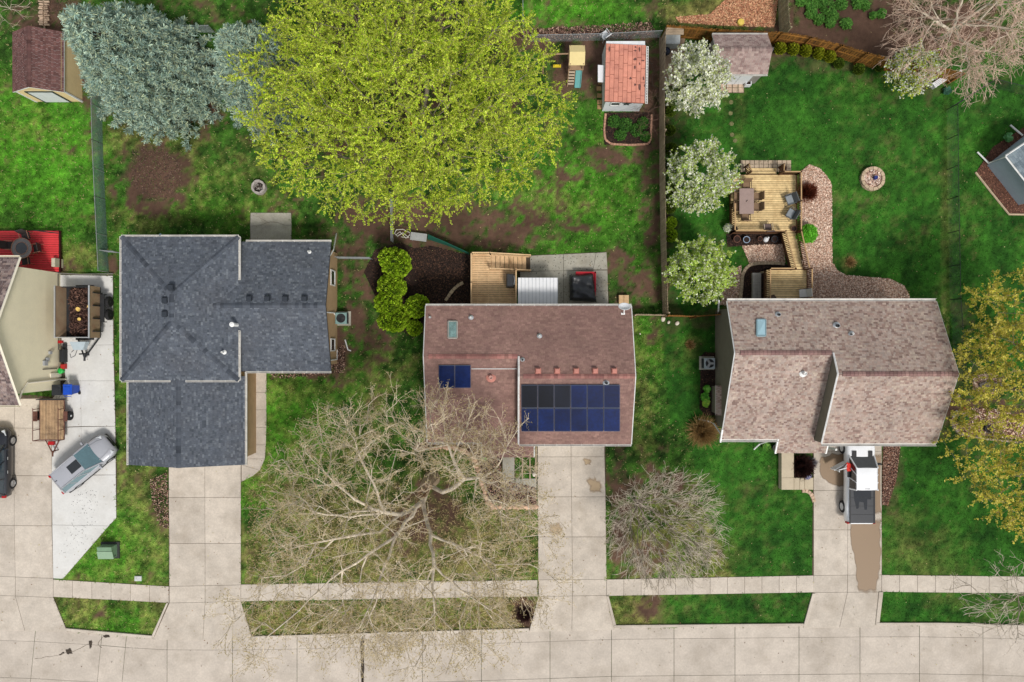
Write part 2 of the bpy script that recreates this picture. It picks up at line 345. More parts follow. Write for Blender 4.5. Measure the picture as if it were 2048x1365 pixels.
# grass: short tufts over every lawn, one object of stuff
GRASSM = mat('grass_blades', attr=True, rough=.8, var=.0, spec=.15, transl=.25)
N = 520000
tx = rng.uniform(-38, 38, N); ty = rng.uniform(-24, 26.5, N)
ok = np.ones(N, bool)
jx_ = (vnoise(tx, ty, .35, 31) - .5) * .22 + (vnoise(tx, ty, .12, 32) - .5) * .12; jy_ = (vnoise(tx, ty, .35, 33) - .5) * .22 + (vnoise(tx, ty, .12, 34) - .5) * .12
for k, pl in HARDW.items(): ok &= ~in_poly(tx + jx_, ty + jy_, pl)     # ragged lawn edges that creep over the concrete
for pl in APRON: ok &= ~in_poly(tx, ty, pl)
tx, ty = tx[ok], ty[ok]; tc, soil = ground_col(tx, ty)
ok = rng.random(len(tx)) > soil * 1.35; tx, ty, tc = tx[ok], ty[ok], tc[ok]
n = len(tx); ang = rng.uniform(0, 2 * np.pi, n); ln = rng.uniform(.04, .10, n); el = rng.uniform(.25, 1.1, n)
lushw = weights(tx, ty)[2]; ln *= 1 - .35 * lushw
v = np.stack([np.cos(ang) * np.cos(el), np.sin(ang) * np.cos(el), np.sin(el)], 1) * ln[:, None]
u = np.stack([-np.sin(ang), np.cos(ang), np.zeros(n)], 1) * (rng.uniform(.012, .03, n))[:, None]
near = np.zeros(n, bool)
for k, pl in HARDW.items(): near |= in_poly(tx, ty, pl)
cen = np.stack([tx, ty, np.where(near, .03, .005)], 1) + v
br = rng.uniform(.55, 1.75, n)[:, None]; br = br * (1 - .1 * lushw[:, None]) + .1 * lushw[:, None]
cc = tc * 1.25 * br
dryb = (rng.random(n) < .05 * (1 - lushw * .93)); cc[dryb] = np.array(rgb(196, 182, 128, 1)) * rng.uniform(.6, 1.1, (dryb.sum(), 1))
VV = np.empty((n, 3, 3)); b0 = cen - v; VV[:, 0] = b0 - u; VV[:, 1] = b0 + u; VV[:, 2] = cen + v
grass = raw_mesh('grass', VV.reshape(-1, 3), np.arange(n * 3).reshape(n, 3), GRASSM, None, False, np.repeat(cc, 3, axis=0), False, 'stuff')
tag(grass, 'short green lawn grass covering the yards between houses and street', 'grass')

def scatter(name, poly, n, size, cols, z=.02, tilt=.35, parent=None, label=None, cat=None, aspect=.45, pile=.03, m=None):
    """uncountable small bits (chips, leaves, mulch) lying in a polygon"""
    p = np.array(poly)[:, :2]; lo, hi = p.min(0), p.max(0)
    x = rng.uniform(lo[0], hi[0], n * 3); y = rng.uniform(lo[1], hi[1], n * 3); ok = in_poly(x, y, poly)
    x, y = x[ok][:n], y[ok][:n]; n = len(x)
    a = rng.uniform(0, 2 * np.pi, n); t = rng.normal(0, tilt, n); s = rng.uniform(size * .5, size, n)
    u = np.stack([np.cos(a) * np.cos(t), np.sin(a) * np.cos(t), np.sin(t)], 1) * s[:, None]
    w = np.stack([-np.sin(a), np.cos(a), rng.normal(0, tilt, n)], 1) * (s * aspect)[:, None]
    cen = np.stack([x, y, z + rng.uniform(0, pile, n)], 1)
    c = np.array(cols)[rng.integers(0, len(cols), n)] * rng.uniform(.65, 1.25, (n, 1))
    o = quads(name, cen, u, w, c, m or LITTER, parent, 'stuff')
    if label: tag(o, label, cat)
    return o

def slab(poly, z0, z1, m, parent, gap=.009, name='slab'):
    c = Vector((sum(p[0] for p in poly) / len(poly), sum(p[1] for p in poly) / len(poly)))
    q = [tuple(Vector(p) + (c - Vector(p)).normalized() * gap * 1.4) for p in poly]
    z = z1 + random.uniform(-.003, .003)
    b = MB(); A = sum(q[i][0] * q[(i + 1) % len(q)][1] - q[(i + 1) % len(q)][0] * q[i][1] for i in range(len(q)))
    if A < 0: q = q[::-1]
    n = len(q); q2 = [tuple(Vector(p) + (c - Vector(p)).normalized() * .012) for p in q]
    V = [(p[0], p[1], z0) for p in q] + [(p[0], p[1], z - .01) for p in q] + [(p[0], p[1], z) for p in q2]
    Fc = [tuple(range(2 * n, 3 * n))]
    for k in (0, n): Fc += [(k + i, k + (i + 1) % n, k + n + (i + 1) % n, k + n + i) for i in range(n)]
    b.add(V, Fc); return b.build(name, m, parent)
def base(name, poly, z=.0, top=.02, m=None):
    return tag(MB().prism(poly, -.15, top).build(name, m or JOINT), kind='structure')
def lerp(a, b, t): return (a[0] + (b[0] - a[0]) * t, a[1] + (b[1] - a[1]) * t)
def ladder_slabs(left, right, cols, m, parent, z=.035, z0=-.1):
    """left and right: matching pixel polylines; cols: fractions across"""
    for i in range(len(left) - 1):
        for j in range(len(cols) - 1):
            q = [lerp(left[i], right[i], cols[j]), lerp(left[i], right[i], cols[j + 1]), lerp(left[i + 1], right[i + 1], cols[j + 1]), lerp(left[i + 1], right[i + 1], cols[j])]
            slab(pts2(q), z0, z, m, parent)

# the street: gutter strip, slabs, kerbs
def kerb_y(px):
    xs_ = [-300, 134, 308, 505, 1058, 1228, 1750, 1900, 2048, 2300]; ys_ = [1249, 1261, 1276, 1277, 1261, 1255, 1250, 1250, 1255, 1262]
    return float(np.interp(px, xs_, ys_))
road = base('road', HARDW['road'], top=-.02)
jx = [-300, -190, -60, 71, 204, 253, 334, 465, 594, 725, 845, 963, 1100, 1223, 1348, 1470, 1598, 1720, 1839, 1966, 2100, 2300]
for i in range(len(jx) - 1):
    a, b_ = jx[i], jx[i + 1]; s = lambda x, f: x + (-8 if x < 260 else 0) * f
    rows = [(0, 0), (20, .3), (94, 1.2), (180, 2), (300, 3)]
    for (r0, f0), (r1, f1) in zip(rows[:-1], rows[1:]):
        q = [(s(a, f0), kerb_y(a) + r0 + (4 if r0 else 0)), (s(b_, f0), kerb_y(b_) + r0 + (4 if r0 else 0)), (s(b_, f1), kerb_y(b_) + r1 + 4), (s(a, f1), kerb_y(a) + r1 + 4)]
        slab(pts2(q), -.12, -.0 if r0 == 0 else .004, CONC_ROAD, road, gap=.011)
KERBM = CONC
for a, b_ in ((134, 306), (505, 1058), (1228, 1606), (1752, 2300)):
    kb = MB(); n = max(2, int((b_ - a) / 60)); prev = None
    for i in range(n + 1):
        x = a + (b_ - a) * i / n; p = P(x, kerb_y(x) - 5); q = P(x, kerb_y(x) + .5)
        ring = [(p.x, p.y, -.1), (p.x, p.y, .125), (q.x, q.y + .03, .125), (q.x, q.y, .09), (q.x, q.y - .02, -.1)]
        if prev is not None: kb.add(prev + ring, [(k, k + 1, k + 6, k + 5) for k in range(4)])
        prev = ring
    tag(kb.build('kerb', KERBM), kind='structure')
# driveways
drv0 = base('driveway', HARDW['left'], top=.015)
ladder_slabs([(-130, 690 + 110), (-130, 855), (-130, 950), (-130, 1050), (-130, 1148), (-130, 1186), (-130, 1258)], [(106, 797), (104, 857), (104, 952), (104, 1052), (107, 1157), (107, 1195), (135, 1264)], [0, .3, .68, 1], CONC, drv0)
drvn = base('driveway_extension', HARDW['new'], top=.015)
NW = [[(119, 550), (226, 552), (227, 690), (124, 692)], [(124, 692), (227, 690), (229, 762), (132, 762)], [(106, 797), (132, 762), (162, 762), (163, 853), (105, 855)], [(162, 762), (229, 762), (231, 853), (163, 853)],
      [(105, 856), (163, 854), (163, 950), (104, 952)], [(163, 854), (231, 853), (232, 950), (163, 950)], [(104, 952), (232, 950), (233, 1036), (218, 1052), (105, 1050)], [(105, 1050), (218, 1052), (126, 1158), (107, 1157)]]
for q in NW: slab(pts2(q), -.1, .037, CONC_NEW, drvn, gap=.006)
d1 = base('driveway', HARDW['d1'], top=.015)
ladder_slabs([(338, 926), (338, 995), (339, 1087), (339, 1173), (339, 1206), (306, 1280)], [(482, 922), (482, 995), (482, 1087), (482, 1170), (482, 1203), (506, 1280)], [0, .5, 1], CONC, d1)
d2 = base('driveway', HARDW['d2'], top=.015)
ladder_slabs([(1075, 878), (1075, 914), (1075, 994), (1076, 1074), (1077, 1160), (1077, 1193), (1058, 1264)], [(1209, 878), (1209, 914), (1211, 994), (1212, 1074), (1213, 1159), (1213, 1191), (1229, 1260)], [0, .5, 1], CONC, d2)
d3 = base('driveway', HARDW['d3'], top=.015)
ladder_slabs([(1627, 876), (1627, 903), (1627, 981), (1627, 1060), (1627, 1151), (1626, 1185), (1606, 1256)], [(1763, 876), (1763, 903), (1763, 981), (1763, 1060), (1763, 1150), (1763, 1184), (1751, 1255)], [0, .5, 1], CONC, d3)
for pts in ([(1624, 1187), (1630, 1187), (1614, 1252), (1606, 1252)], [(1757, 1184), (1765, 1184), (1757, 1250), (1750, 1250)], [(1213, 1192), (1217, 1192), (1233, 1254), (1227, 1254)], [(337, 1206), (334, 1206), (303, 1275), (308, 1275)]):
    tag(MB().prism(pts2(pts), -.1, .1).build('kerb', CONC), kind='structure')
# pavements
def walk(name, key, n, m=CONC):
    b = base(name, HARDW[key], top=.015); q = HARD[key]
    ladder_slabs([lerp(q[0], q[1], i / n) for i in range(n + 1)], [lerp(q[3], q[2], i / n) for i in range(n + 1)], [0, 1], m, b)
walk('sidewalk', 'side_a', 6); walk('sidewalk', 'side_b', 17); walk('sidewalk', 'side_c', 12); walk('sidewalk', 'side_d', 15)
w1 = base('path', HARDW['walk1'], top=.015)
ladder_slabs([(495, 740), (495, 785), (495, 820), (495, 855), (495, 890), (494, 918)], [(533, 740), (533, 785), (533, 820), (533, 855), (532, 890), (530, 918)], [0, 1], CONC, w1)
slab(pts2([(494, 918), (530, 918), (520, 941), (483, 930)]), -.1, .035, CONC, w1); slab(pts2([(483, 930), (520, 941), (505, 953), (483, 964)]), -.1, .035, CONC, w1)
p2 = base('path', HARDW['path2'], top=.015)
for q in ([(1005, 912), (1029, 912), (1029, 957), (1005, 957)], [(1005, 957), (1029, 957), (1030, 985), (1005, 985)], [(1030, 957), (1052, 957), (1052, 985), (1030, 985)], [(1052, 957), (1073, 957), (1073, 980), (1052, 984)]): slab(pts2(q), -.1, .04, CONC_GREY, p2)
pt = base('patio', HARDW['patio1'], top=.01)
CR = [(500, 453), (520, 452), (532, 446), (540, 444), (556, 445), (570, 451), (584, 451)]
slab(pts2([(501, 426), (583, 426)] + CR[::-1]), -.1, .05, CONC_GREY, pt, gap=.02); slab(pts2(CR + [(583, 490), (501, 490)]), -.1, .042, CONC_GREY, pt, gap=.02)
pt2 = base('patio', HARDW['patio2'], top=.01)
for q in ([(1060, 512), (1127, 509), (1127, 542), (1060, 543)], [(1127, 509), (1192, 506), (1186, 540), (1127, 542)], [(1192, 506), (1213, 505), (1215, 540), (1186, 540)], [(1040, 544), (1127, 542), (1127, 585), (1040, 585)], [(1127, 542), (1215, 541), (1216, 582), (1127, 585)],
          [(1040, 585), (1127, 585), (1127, 625), (1040, 625)], [(1127, 585), (1216, 582), (1217, 625), (1127, 625)]): slab(pts2(q), -.1, .05, CONC_GREY, pt2)
tag(MB().prism(HARDW['pad3'], -.1, .03).build('patio', mat('pad_concrete', rgb(150, 130, 110), .9, .2, 1.5, bump=.3)), kind='structure')
# wet patches and stains on the concrete (thin films, each with its own outline)
WET = mat('wet_concrete', rgb(150, 128, 104), .35, .12, 2.0, spec=.4, dirt=rgb(126, 102, 76), dscale=1.2, damt=.5)
STAIN = mat('rust_stained_concrete', rgb(180, 158, 128), .85, .2, 3.0)
def film(name, col, rough, spec=.3, nz=2.5):
    """stain or damp film: its own outline, thinning out towards the rim (vertex alpha) with a mottled edge"""
    m = bpy.data.materials.new(name); m.use_nodes = True; n = m.node_tree.nodes; L = m.node_tree.links; b = n['Principled BSDF']; b.inputs['Base Color'].default_value = (*col, 1); b.inputs['Roughness'].default_value = rough; b.inputs['Specular IOR Level'].default_value = spec
    a = n.new('ShaderNodeAttribute'); a.attribute_name = 'Col'; g = n.new('ShaderNodeNewGeometry'); t = n.new('ShaderNodeTexNoise'); t.inputs['Scale'].default_value = nz; t.inputs['Detail'].default_value = 6; L.new(g.outputs['Position'], t.inputs['Vector'])
    ad = n.new('ShaderNodeMath'); ad.operation = 'MULTIPLY_ADD'; L.new(t.outputs['Fac'], ad.inputs[0]); ad.inputs[1].default_value = 1.0; L.new(a.outputs['Fac'], ad.inputs[2])
    r = n.new('ShaderNodeMapRange'); r.inputs[1].default_value = .62; r.inputs[2].default_value = 1.25; L.new(ad.outputs[0], r.inputs[0]); tr = n.new('ShaderNodeBsdfTransparent'); mx = n.new('ShaderNodeMixShader')
    L.new(r.outputs[0], mx.inputs[0]); L.new(tr.outputs[0], mx.inputs[1]); L.new(b.outputs[0], mx.inputs[2]); L.new(mx.outputs[0], n['Material Output'].inputs[0]); return m
def blotch(name, px, z, m, jit=2.0, sub=4, core=.55):
    pts = []
    for i in range(len(px)):
        for k in range(sub):
            q = lerp(px[i], px[(i + 1) % len(px)], k / sub); pts.append((q[0] + random.uniform(-jit, jit), q[1] + random.uniform(-jit, jit)))
    w = pts2(pts); n = len(w); cx, cy = sum(p[0] for p in w) / n, sum(p[1] for p in w) / n
    b = MB(); b.V = [(x, y, z) for x, y in w] + [(cx + (x - cx) * core, cy + (y - cy) * core, z) for x, y in w] + [(cx, cy, z)]; b.c = [(0, 0, 0)] * n + [(.9, .9, .9)] * (n + 1)
    b.F = [((i + 1) % n, i, n + i, n + (i + 1) % n) for i in range(n)] + [(n + (i + 1) % n, n + i, 2 * n) for i in range(n)]
    return tag(b.build(name, m, attr=True), kind='structure')
WET = film('wet_concrete', rgb(150, 127, 101), .5, .3, 1.5); STAIN = film('rust_stained_concrete', rgb(186, 164, 134), .85, .2, 3.0); TAR = film('tar', rgb(70, 62, 54), .9, .2, 8.0);
for px in ([(1640, 915), (1665, 906), (1695, 906), (1697, 978), (1665, 972), (1640, 955), (1636, 935)], [(1700, 1035), (1762, 1035), (1763, 1130), (1754, 1188), (1716, 1188), (1710, 1130), (1698, 1070)], [(1742, 905), (1762, 905), (1762, 1030), (1747, 1030)]):
    blotch('wet_patch', px, .0415 + .0015 * px[0][0] / 1700, WET, 2.0, 6, .84)
for px in ([(1165, 917), (1183, 917), (1182, 930), (1168, 930)], [(1170, 956), (1188, 953), (1207, 968), (1206, 990), (1178, 988)], [(1093, 1047), (1118, 1045), (1130, 1060), (1122, 1073), (1102, 1072)]):
    blotch('stain_patch', px, .0415, STAIN, 2.5, 5, .35)
blotch('tar_patch', [(721, 1273), (729, 1273), (728, 1400), (722, 1400)], .0125, TAR, 1.0, 12, .8)
for px in ([(130, 1300), (142, 1296), (146, 1308), (134, 1310)], [(178, 1282), (183, 1280), (185, 1296), (180, 1298)], [(205, 1270), (218, 1268), (222, 1276), (208, 1276)], [(118, 1310), (128, 1304), (129, 1306), (119, 1312)]): blotch('road_crack_patch', px, .0125, TAR, 1.2, 4, .7)
def crack(pix, z, w=.012):
    b = MB(); pts = [P(*q, z) for q in pix]; out = [pts[0]]
    for a, c in zip(pts[:-1], pts[1:]):
        n = max(2, int((c - a).length / .18))
        for k in range(1, n + 1): out.append(a.lerp(c, k / n) + (Vector((random.uniform(-.05, .05), random.uniform(-.05, .05), 0)) if k < n else Vector((0, 0, 0))))
    for a, c in zip(out[:-1], out[1:]):
        d = (c - a).normalized(); nv = Vector((-d.y, d.x, 0)) * w * random.uniform(.5, 1.3); b.quad(a - nv, c - nv, c + nv, a + nv)
    tag(b.build('crack', mat('crack_dirt', rgb(96, 84, 70), .95, .2)), kind='structure')
for pix in ([(70, 1318), (110, 1312), (150, 1302), (185, 1285)], [(205, 1275), (196, 1288), (204, 1296)]): crack(pix, .0128)
for pix in ([(505, 430), (528, 440), (535, 444)],): crack(pix, .054 if pix[0][1] < 500 else .0445, .009)
# fallen leaves and pale weeds over the lawns
scatter('fallen_leaves', [(-38, -23), (38, -23), (38, 26), (-38, 26)], 2600, .04, [rgb(160, 142, 100, 1), rgb(140, 110, 78, 1), rgb(110, 80, 58, 1), rgb(176, 168, 120, 1)], .04, .4, aspect=.6, label='stray pale dry leaves lying about the lawns', cat='leaves')
# oil and dirt specks on the pale concrete
oil = [q for q in ([(150, 980), (200, 980), (190, 1080), (120, 1110)],)]
scatter('dirt_specks', pts2(oil[0]), 120, .035, [(.03, .03, .03), (.08, .07, .06)], z=.043, tilt=.0, pile=.001, label='dark dirt specks on the pale new concrete drive', cat='dirt')
scatter('leaf_debris', pts2([(1040, 515), (1210, 508), (1214, 605), (1118, 605), (1118, 550), (1040, 548)]), 160, .045, [(.03, .03, .025), (.08, .06, .04)], z=.056, tilt=.0, pile=.001, label='dark leaf specks on the grey rear patio', cat='debris')
scatter('street_debris', HARDW['road'], 900, .03, [(.05, .04, .035), (.12, .09, .07), (.3, .27, .22)], z=.013, tilt=0, pile=.001, label='small dark specks scattered over the concrete street', cat='debris')
# planting beds
def bed(name, key, m, z=.03, n=0, size=.06, cols=None, lab=None):
    b = tag(MB().prism(HARDW[key], -.1, z).build(name, m), kind='structure')
    if n: scatter('wood_chips' if 'chip' in name else 'mulch', HARDW[key], n, size, cols, z + .005, label=lab, cat='mulch')
PINK = [rgb(228, 198, 176, 1), rgb(208, 172, 148, 1), rgb(176, 138, 114, 1), rgb(238, 218, 198, 1), rgb(136, 102, 84, 1)]
DKM = [rgb(60, 42, 34, 1), rgb(40, 30, 26, 1), rgb(90, 64, 50, 1), rgb(24, 18, 16, 1)]
bed('wood_chip_bed', 'bed_pink', CHIPBED, .03, 20000, .055, PINK, 'pinkish wood chips wrapping around the raised deck and house back')
bed('wood_chip_bed', 'bed_mid', CHIPBED, .03, 3000, .055, PINK, 'wood chips in the pocket beside the deck stairs')
bed('wood_chip_bed', 'bed_low', CHIPBED, .03, 2200, .055, PINK, 'wood chips under the lowest blossoming tree by the stone edging')
bed('mulch_bed', 'bed_dark', MULCHM, .028, 1500, .05, DKM, 'dark mulch strip with pots below the deck edge')
bed('mulch_bed', 'bed_dark2', MULCHM, .026, 1500, .05, DKM, 'dark mulch inside the curved stone edging')
bed('mulch_bed', 'bed_black', MULCHM, .02, 5000, .06, DKM, 'black mulch between the bright green shrubs and the pale deck')
bed('mulch_bed', 'bed_shrub', MULCHM, .015, 1500, .06, DKM, 'dark mulch under the bright green shrubs')
bed('mulch_bed', 'bed_ac', MULCHM, .03, 900, .05, DKM, 'dark mulch around the air conditioner by the green-grey wall')
LVS = [rgb(60, 42, 36, 1), rgb(150, 118, 100, 1), rgb(100, 70, 60, 1), rgb(190, 160, 140, 1), rgb(30, 22, 20, 1)]
bed('mulch_bed', 'bed_front2', MULCHM, .03, 5000, .06, LVS, 'leaf-strewn dark mulch in front of the mauve-roofed house')
RM = [rgb(110, 72, 58, 1), rgb(78, 50, 42, 1), rgb(140, 100, 80, 1)]
bed('mulch_bed', 'bed_s4', REDMULCH, .04, 5000, .05, RM, 'reddish mulch around the blue-grey shed')
bed('planting_bed', 'bed_s2', MULCHM, .06, 1800, .05, DKM, 'dark soil crumbs in the brick-edged bed')
bed('mulch_bed', 'bed_right', REDMULCH, .05, 3500, .06, PINK + RM, 'mixed bark and leaves inside the curved concrete edging')
bed('mulch_bed', 'd3bed', REDMULCH, .02, 3500, .06, RM + LVS, 'brown bark strip beside the driveway with the white pickup')
ORG = [rgb(206, 150, 116, 1), rgb(180, 122, 92, 1), rgb(220, 180, 140, 1), rgb(140, 92, 66, 1)]
scatter('leaf_litter', pts2([(1350, 35), (1420, 30), (1450, 0), (1555, 0), (1548, 55), (1450, 52), (1360, 46)]), 9000, .07, ORG, .03, .5, label='orange dry leaf litter beyond the brown fence', cat='leaves')
scatter('leaf_litter', pts2([(300, 960), (336, 945), (338, 1060), (318, 1050), (305, 1000)]), 900, .06, LVS, .03, .4, label='dry leaves on the grass beside the middle-left driveway', cat='leaves')
scatter('leaf_litter', pts2([(1040, 60), (1300, 45), (1310, 60), (1300, 70), (1045, 85)]), 2500, .06, LVS, .03, .4, label='dry leaves along the rear wire fence', cat='leaves')
scatter('leaf_litter', pts2([(1945, 752), (1990, 745), (2010, 768), (1985, 790), (1945, 782)]), 900, .08, PINK, .03, .4, label='pale dry leaves around the stone slab bench', cat='leaves')
scatter('leaf_litter', pts2([(660, 720), (690, 680), (690, 745), (540, 760), (540, 745)]), 1200, .06, LVS, .03, .4, label='dry leaves at the corner of the tan wall', cat='leaves')
scatter('twig_litter', pts2([(500, 960), (1070, 1015), (1070, 1155), (490, 1165)]), 7000, .09, [rgb(176, 158, 112, 1), rgb(150, 130, 92, 1), rgb(120, 104, 74, 1)], .05, .3, aspect=.18, label='pale twigs and straw on the lawn under the big bare tree', cat='litter')
scatter('bark_bits', pts2([(265, 300), (320, 288), (365, 330), (362, 385), (310, 410), (262, 370)]), 1700, .045, [rgb(92, 72, 62, 1), rgb(70, 54, 48, 1), rgb(120, 98, 84, 1), rgb(84, 90, 50, 1)], .02, .4, label='brown bark bits on the round bare patch of lawn', cat='bark')
scatter('straw_litter', pts2([(485, 1204), (1058, 1196), (1050, 1255), (505, 1270)]), 3500, .08, [rgb(176, 158, 112, 1), rgb(140, 112, 80, 1)], .05, .3, aspect=.18, label='straw-coloured litter on the street verge under the big bare tree', cat='litter')
# ---------------------------------------------------------------- roofs, walls and houses
def shingle(mb, poly, pal, rh=.145, tw=.3, jit=.35, lift=.014, seed=0, dark=None):
    """courses of separate shingle tabs laid on a convex sloping polygon whose first edge is the eave"""
    r = random.Random(seed); p = [Vector(q) for q in poly]
    e = (p[1] - p[0]).normalized(); nrm = None
    for q in p[2:]:
        c = e.cross(q - p[0])
        if c.length > 1e-6: nrm = c.normalized(); break
    if nrm.z < 0: nrm = -nrm
    up = nrm.cross(e).normalized()
    if up.z < 0: up = -up
    uv = [((q - p[0]).dot(e), (q - p[0]).dot(up)) for q in p]; vmax = max(b for a, b in uv)
    def span(v):
        xs = []
        for i in range(len(uv)):
            (a, b), (c, d) = uv[i], uv[(i + 1) % len(uv)]
            if (b - v) * (d - v) <= 0 and abs(b - d) > 1e-9: xs.append(a + (c - a) * (v - b) / (d - b))
        return (min(xs), max(xs)) if len(xs) >= 2 else None
    rows = int(vmax / rh)
    for k in range(rows + 1):
        v0 = k * rh + 1e-4; v1 = min(v0 + rh * 1.02, vmax - 1e-4)
        if v1 - v0 < .03: continue
        s0, s1 = span(v0), span(v1)
        if not s0 or not s1: continue
        lo = min(s0[0], s1[0]); hi = max(s0[1], s1[1]); u = lo - r.uniform(0, tw)
        base_c = None
        while u < hi:
            w = tw * r.uniform(1 - jit, 1 + jit); a, b = u, u + w - .008; u += w
            a0, b0 = max(a, s0[0]), min(b, s0[1]); a1, b1 = max(a, s1[0]), min(b, s1[1])
            if b0 - a0 < .01 and b1 - a1 < .01: continue
            if b0 < a0: a0 = b0 = min(max((a0 + b0) / 2, s0[0]), s0[1])
            if b1 < a1: a1 = b1 = min(max((a1 + b1) / 2, s1[0]), s1[1])
            c = r.choice(pal); g = r.uniform(.88, 1.12); c = (c[0] * g, c[1] * g, c[2] * g)
            W = lambda uu, vv, h: p[0] + e * uu + up * vv + nrm * h
            lf = lift * r.uniform(.7, 1.2)
            mb.add([W(a0, v0, -.002), W(b0, v0, -.002), W(a0, v0, lf), W(b0, v0, lf), W(b1, v1, .003), W(a1, v1, .003)], [(0, 1, 3, 2), (2, 3, 4, 5)] if e.cross(up).dot(nrm) > 0 else [(2, 3, 1, 0), (5, 4, 3, 2)], c)
def ridge_caps(mb, a, b, pal, w=.3, step=.24, lift=.035, droop=.07, seed=1, left=None, right=None):
    """overlapping caps along a ridge or hip: each folded over the line"""
    r = random.Random(seed); a, b = Vector(a), Vector(b); d = (b - a).normalized(); L = (b - a).length
    s = d.cross(Vector((0, 0, 1))).normalized(); n = int(L / step)
    for i in range(n):
        p0 = a + d * (i * step); p1 = a + d * (i * step + step * 1.25 if i < n - 1 else L); c = r.choice(pal); g = r.uniform(.72, 1.1); c = tuple(x * g for x in c)
        z0 = Vector((0, 0, lift + .03)); z1 = Vector((0, 0, lift)); dz = Vector((0, 0, -droop)); 
        V = [p0 + z0, p1 + z1, p0 + z0 + s * w / 2 + dz, p1 + z1 + s * w / 2 + dz, p0 + z0 - s * w / 2 + dz, p1 + z1 - s * w / 2 + dz,
             p0 + s * w / 2 + dz, p0 - s * w / 2 + dz, p0 - Vector((0, 0, .01))]
        mb.add(V, [(0, 1, 3, 2), (1, 0, 4, 5), (0, 2, 6, 8), (4, 0, 8, 7)], c)
SH_ATT = mat('asphalt_shingles', attr=True, rough=.92, var=.12, scale=1.2, dirt=rgb(84, 78, 76), dscale=.5, damt=.22, bump=.35, bscale=150, spec=.2)
SH_STREAK = mat('weathered_shingles', attr=True, rough=.92, var=.16, scale=1.1, bump=.35, bscale=150, spec=.2, dirt=rgb(92, 74, 70), dscale=.55, damt=.55)
PAL1 = [rgb(94, 100, 109), rgb(90, 96, 105), rgb(98, 104, 112), rgb(93, 99, 108), rgb(112, 118, 125), rgb(80, 86, 94), rgb(95, 101, 109), rgb(90, 96, 105)]
CAP1 = [rgb(90, 96, 105), rgb(80, 86, 95), rgb(96, 102, 111), rgb(74, 80, 89)]
PAL2 = [rgb(150, 119, 109), rgb(146, 115, 106), rgb(154, 123, 112), rgb(142, 111, 103)]
PAL3 = [rgb(180, 159, 147), rgb(174, 152, 140), rgb(184, 164, 150), rgb(166, 144, 131), rgb(177, 160, 149), rgb(160, 135, 123), rgb(182, 164, 152), rgb(188, 171, 155), rgb(178, 162, 151), rgb(142, 119, 110)]  # darkest tone paints dashes of shadow line into the shingle colour
PALS = [rgb(122, 88, 82), rgb(108, 76, 72), rgb(116, 82, 78), rgb(100, 70, 66)]
PALB = [rgb(128, 142, 150), rgb(112, 126, 134), rgb(140, 154, 160)]
FASC = mat('dark_roof_edge', (.05, .05, .055), .8, .1)
def roof_part(house, planes, pal, edge_m, th=.16, caps=(), sm=None, tw=.3, jit=.35, seed=3, name='roof', rh=.145, capw=.3):
    b = MB()
    for q in planes: b.slab3([(a[0], a[1], a[2] - .004) for a in q], th)
    rf = b.build(name, edge_m, house)
    s = MB()
    for i, q in enumerate(planes): shingle(s, q, pal, rh, tw, jit, seed=seed + i)
    s.build('shingles', sm or SH_ATT, rf, attr=True, kind='stuff')
    if caps:
        c = MB()
        for i, (a, d, *o) in enumerate(caps): ridge_caps(c, a, d, o[0] if o else pal, w=capw, seed=seed + i)
        c.build('ridge_caps', sm or SH_ATT, rf, attr=True, kind='stuff')
    return rf
GUTM = mat('gutter_paint', rgb(216, 213, 206, .9), .45, .08, 2, dirt=rgb(150, 146, 136), dscale=1.5, damt=.5)
def gutter(parent, a, b, m=GUTM, w=.11, name='gutter', inward=None, straps=True):
    """open U-shaped gutter hung along an eave from a to b, on the outer side given by inward (unit vector pointing to the roof)"""
    a, b = Vector(a), Vector(b); d = (b - a).normalized(); n = -Vector(inward); z = Vector((0, 0, 1)); mb = MB()
    L = (b - a).length
    def bar(off, zz, ww, hh): 
        c = (a + b) / 2 + n * off + z * zz; mb.box(c, (L, ww, hh), math.atan2(d.y, d.x))
    bar(.012, -.05, .02, .11); bar(w, -.045, .025, .12); bar(w / 2, -.1, w + .02, .015)
    g = mb.build(name, m, parent)
    if straps:
        sb = MB(); k = int(L / .75)
        for i in range(k + 1):
            c = a + d * (L * i / max(k, 1)) + n * (w / 2) + z * .012; sb.box(c, (.035, w + .03, .012), math.atan2(d.y, d.x))
        sb.build('gutter_straps', m, g, kind='stuff')
    return g
def pipe(parent, pts, r, m, name='downspout'): return MB().tube(pts, r, 8).build(name, m, parent)
def box_vent(parent, p, m, rz=0.0, s=.3, name='roof_vent', slope=(0, 0)):
    b = MB(); b.box((p[0], p[1], p[2] + .03), (s * 1.25, s * 1.25, .03), rz, rx=slope[0], ry=slope[1]); b.cham((p[0], p[1], p[2] + .13), (s, s, .2), .04, rz)
    return b.build(name, m, parent)
def stack_pipe(parent, p, r=.05, h=.4, m=W_TRIM, name='vent_pipe', flash=None):
    v = MB().lathe(p, [(r, -.1), (r, h), (r * .7, h), (r * .7, h - .08)], 12).build(name, m, parent)
    MB().lathe((p[0], p[1], p[2]), [(r * 2.6, -.02), (r * 2.4, .03), (r * 1.2, .09)], 12).build('flashing', flash or GALV, v)
    return v
def gable_wall_y(mb, x0, x1, y0, y1, ze0, ze1, yr, zr, zb=-.1):
    """body whose ridge runs along x: pentagon in y-z, between x0 and x1; ze0/ze1 tops at y0/y1"""
    pen = [(y0, zb), (y1, zb), (y1, ze1), (yr, zr), (y0, ze0)]; n = 5
    V = [(x0, y, z) for y, z in pen] + [(x1, y, z) for y, z in pen]
    mb.add(V, [tuple(range(n - 1, -1, -1)), tuple(range(n, 2 * n))] + [(i, (i + 1) % n, n + (i + 1) % n, n + i) for i in range(n)])
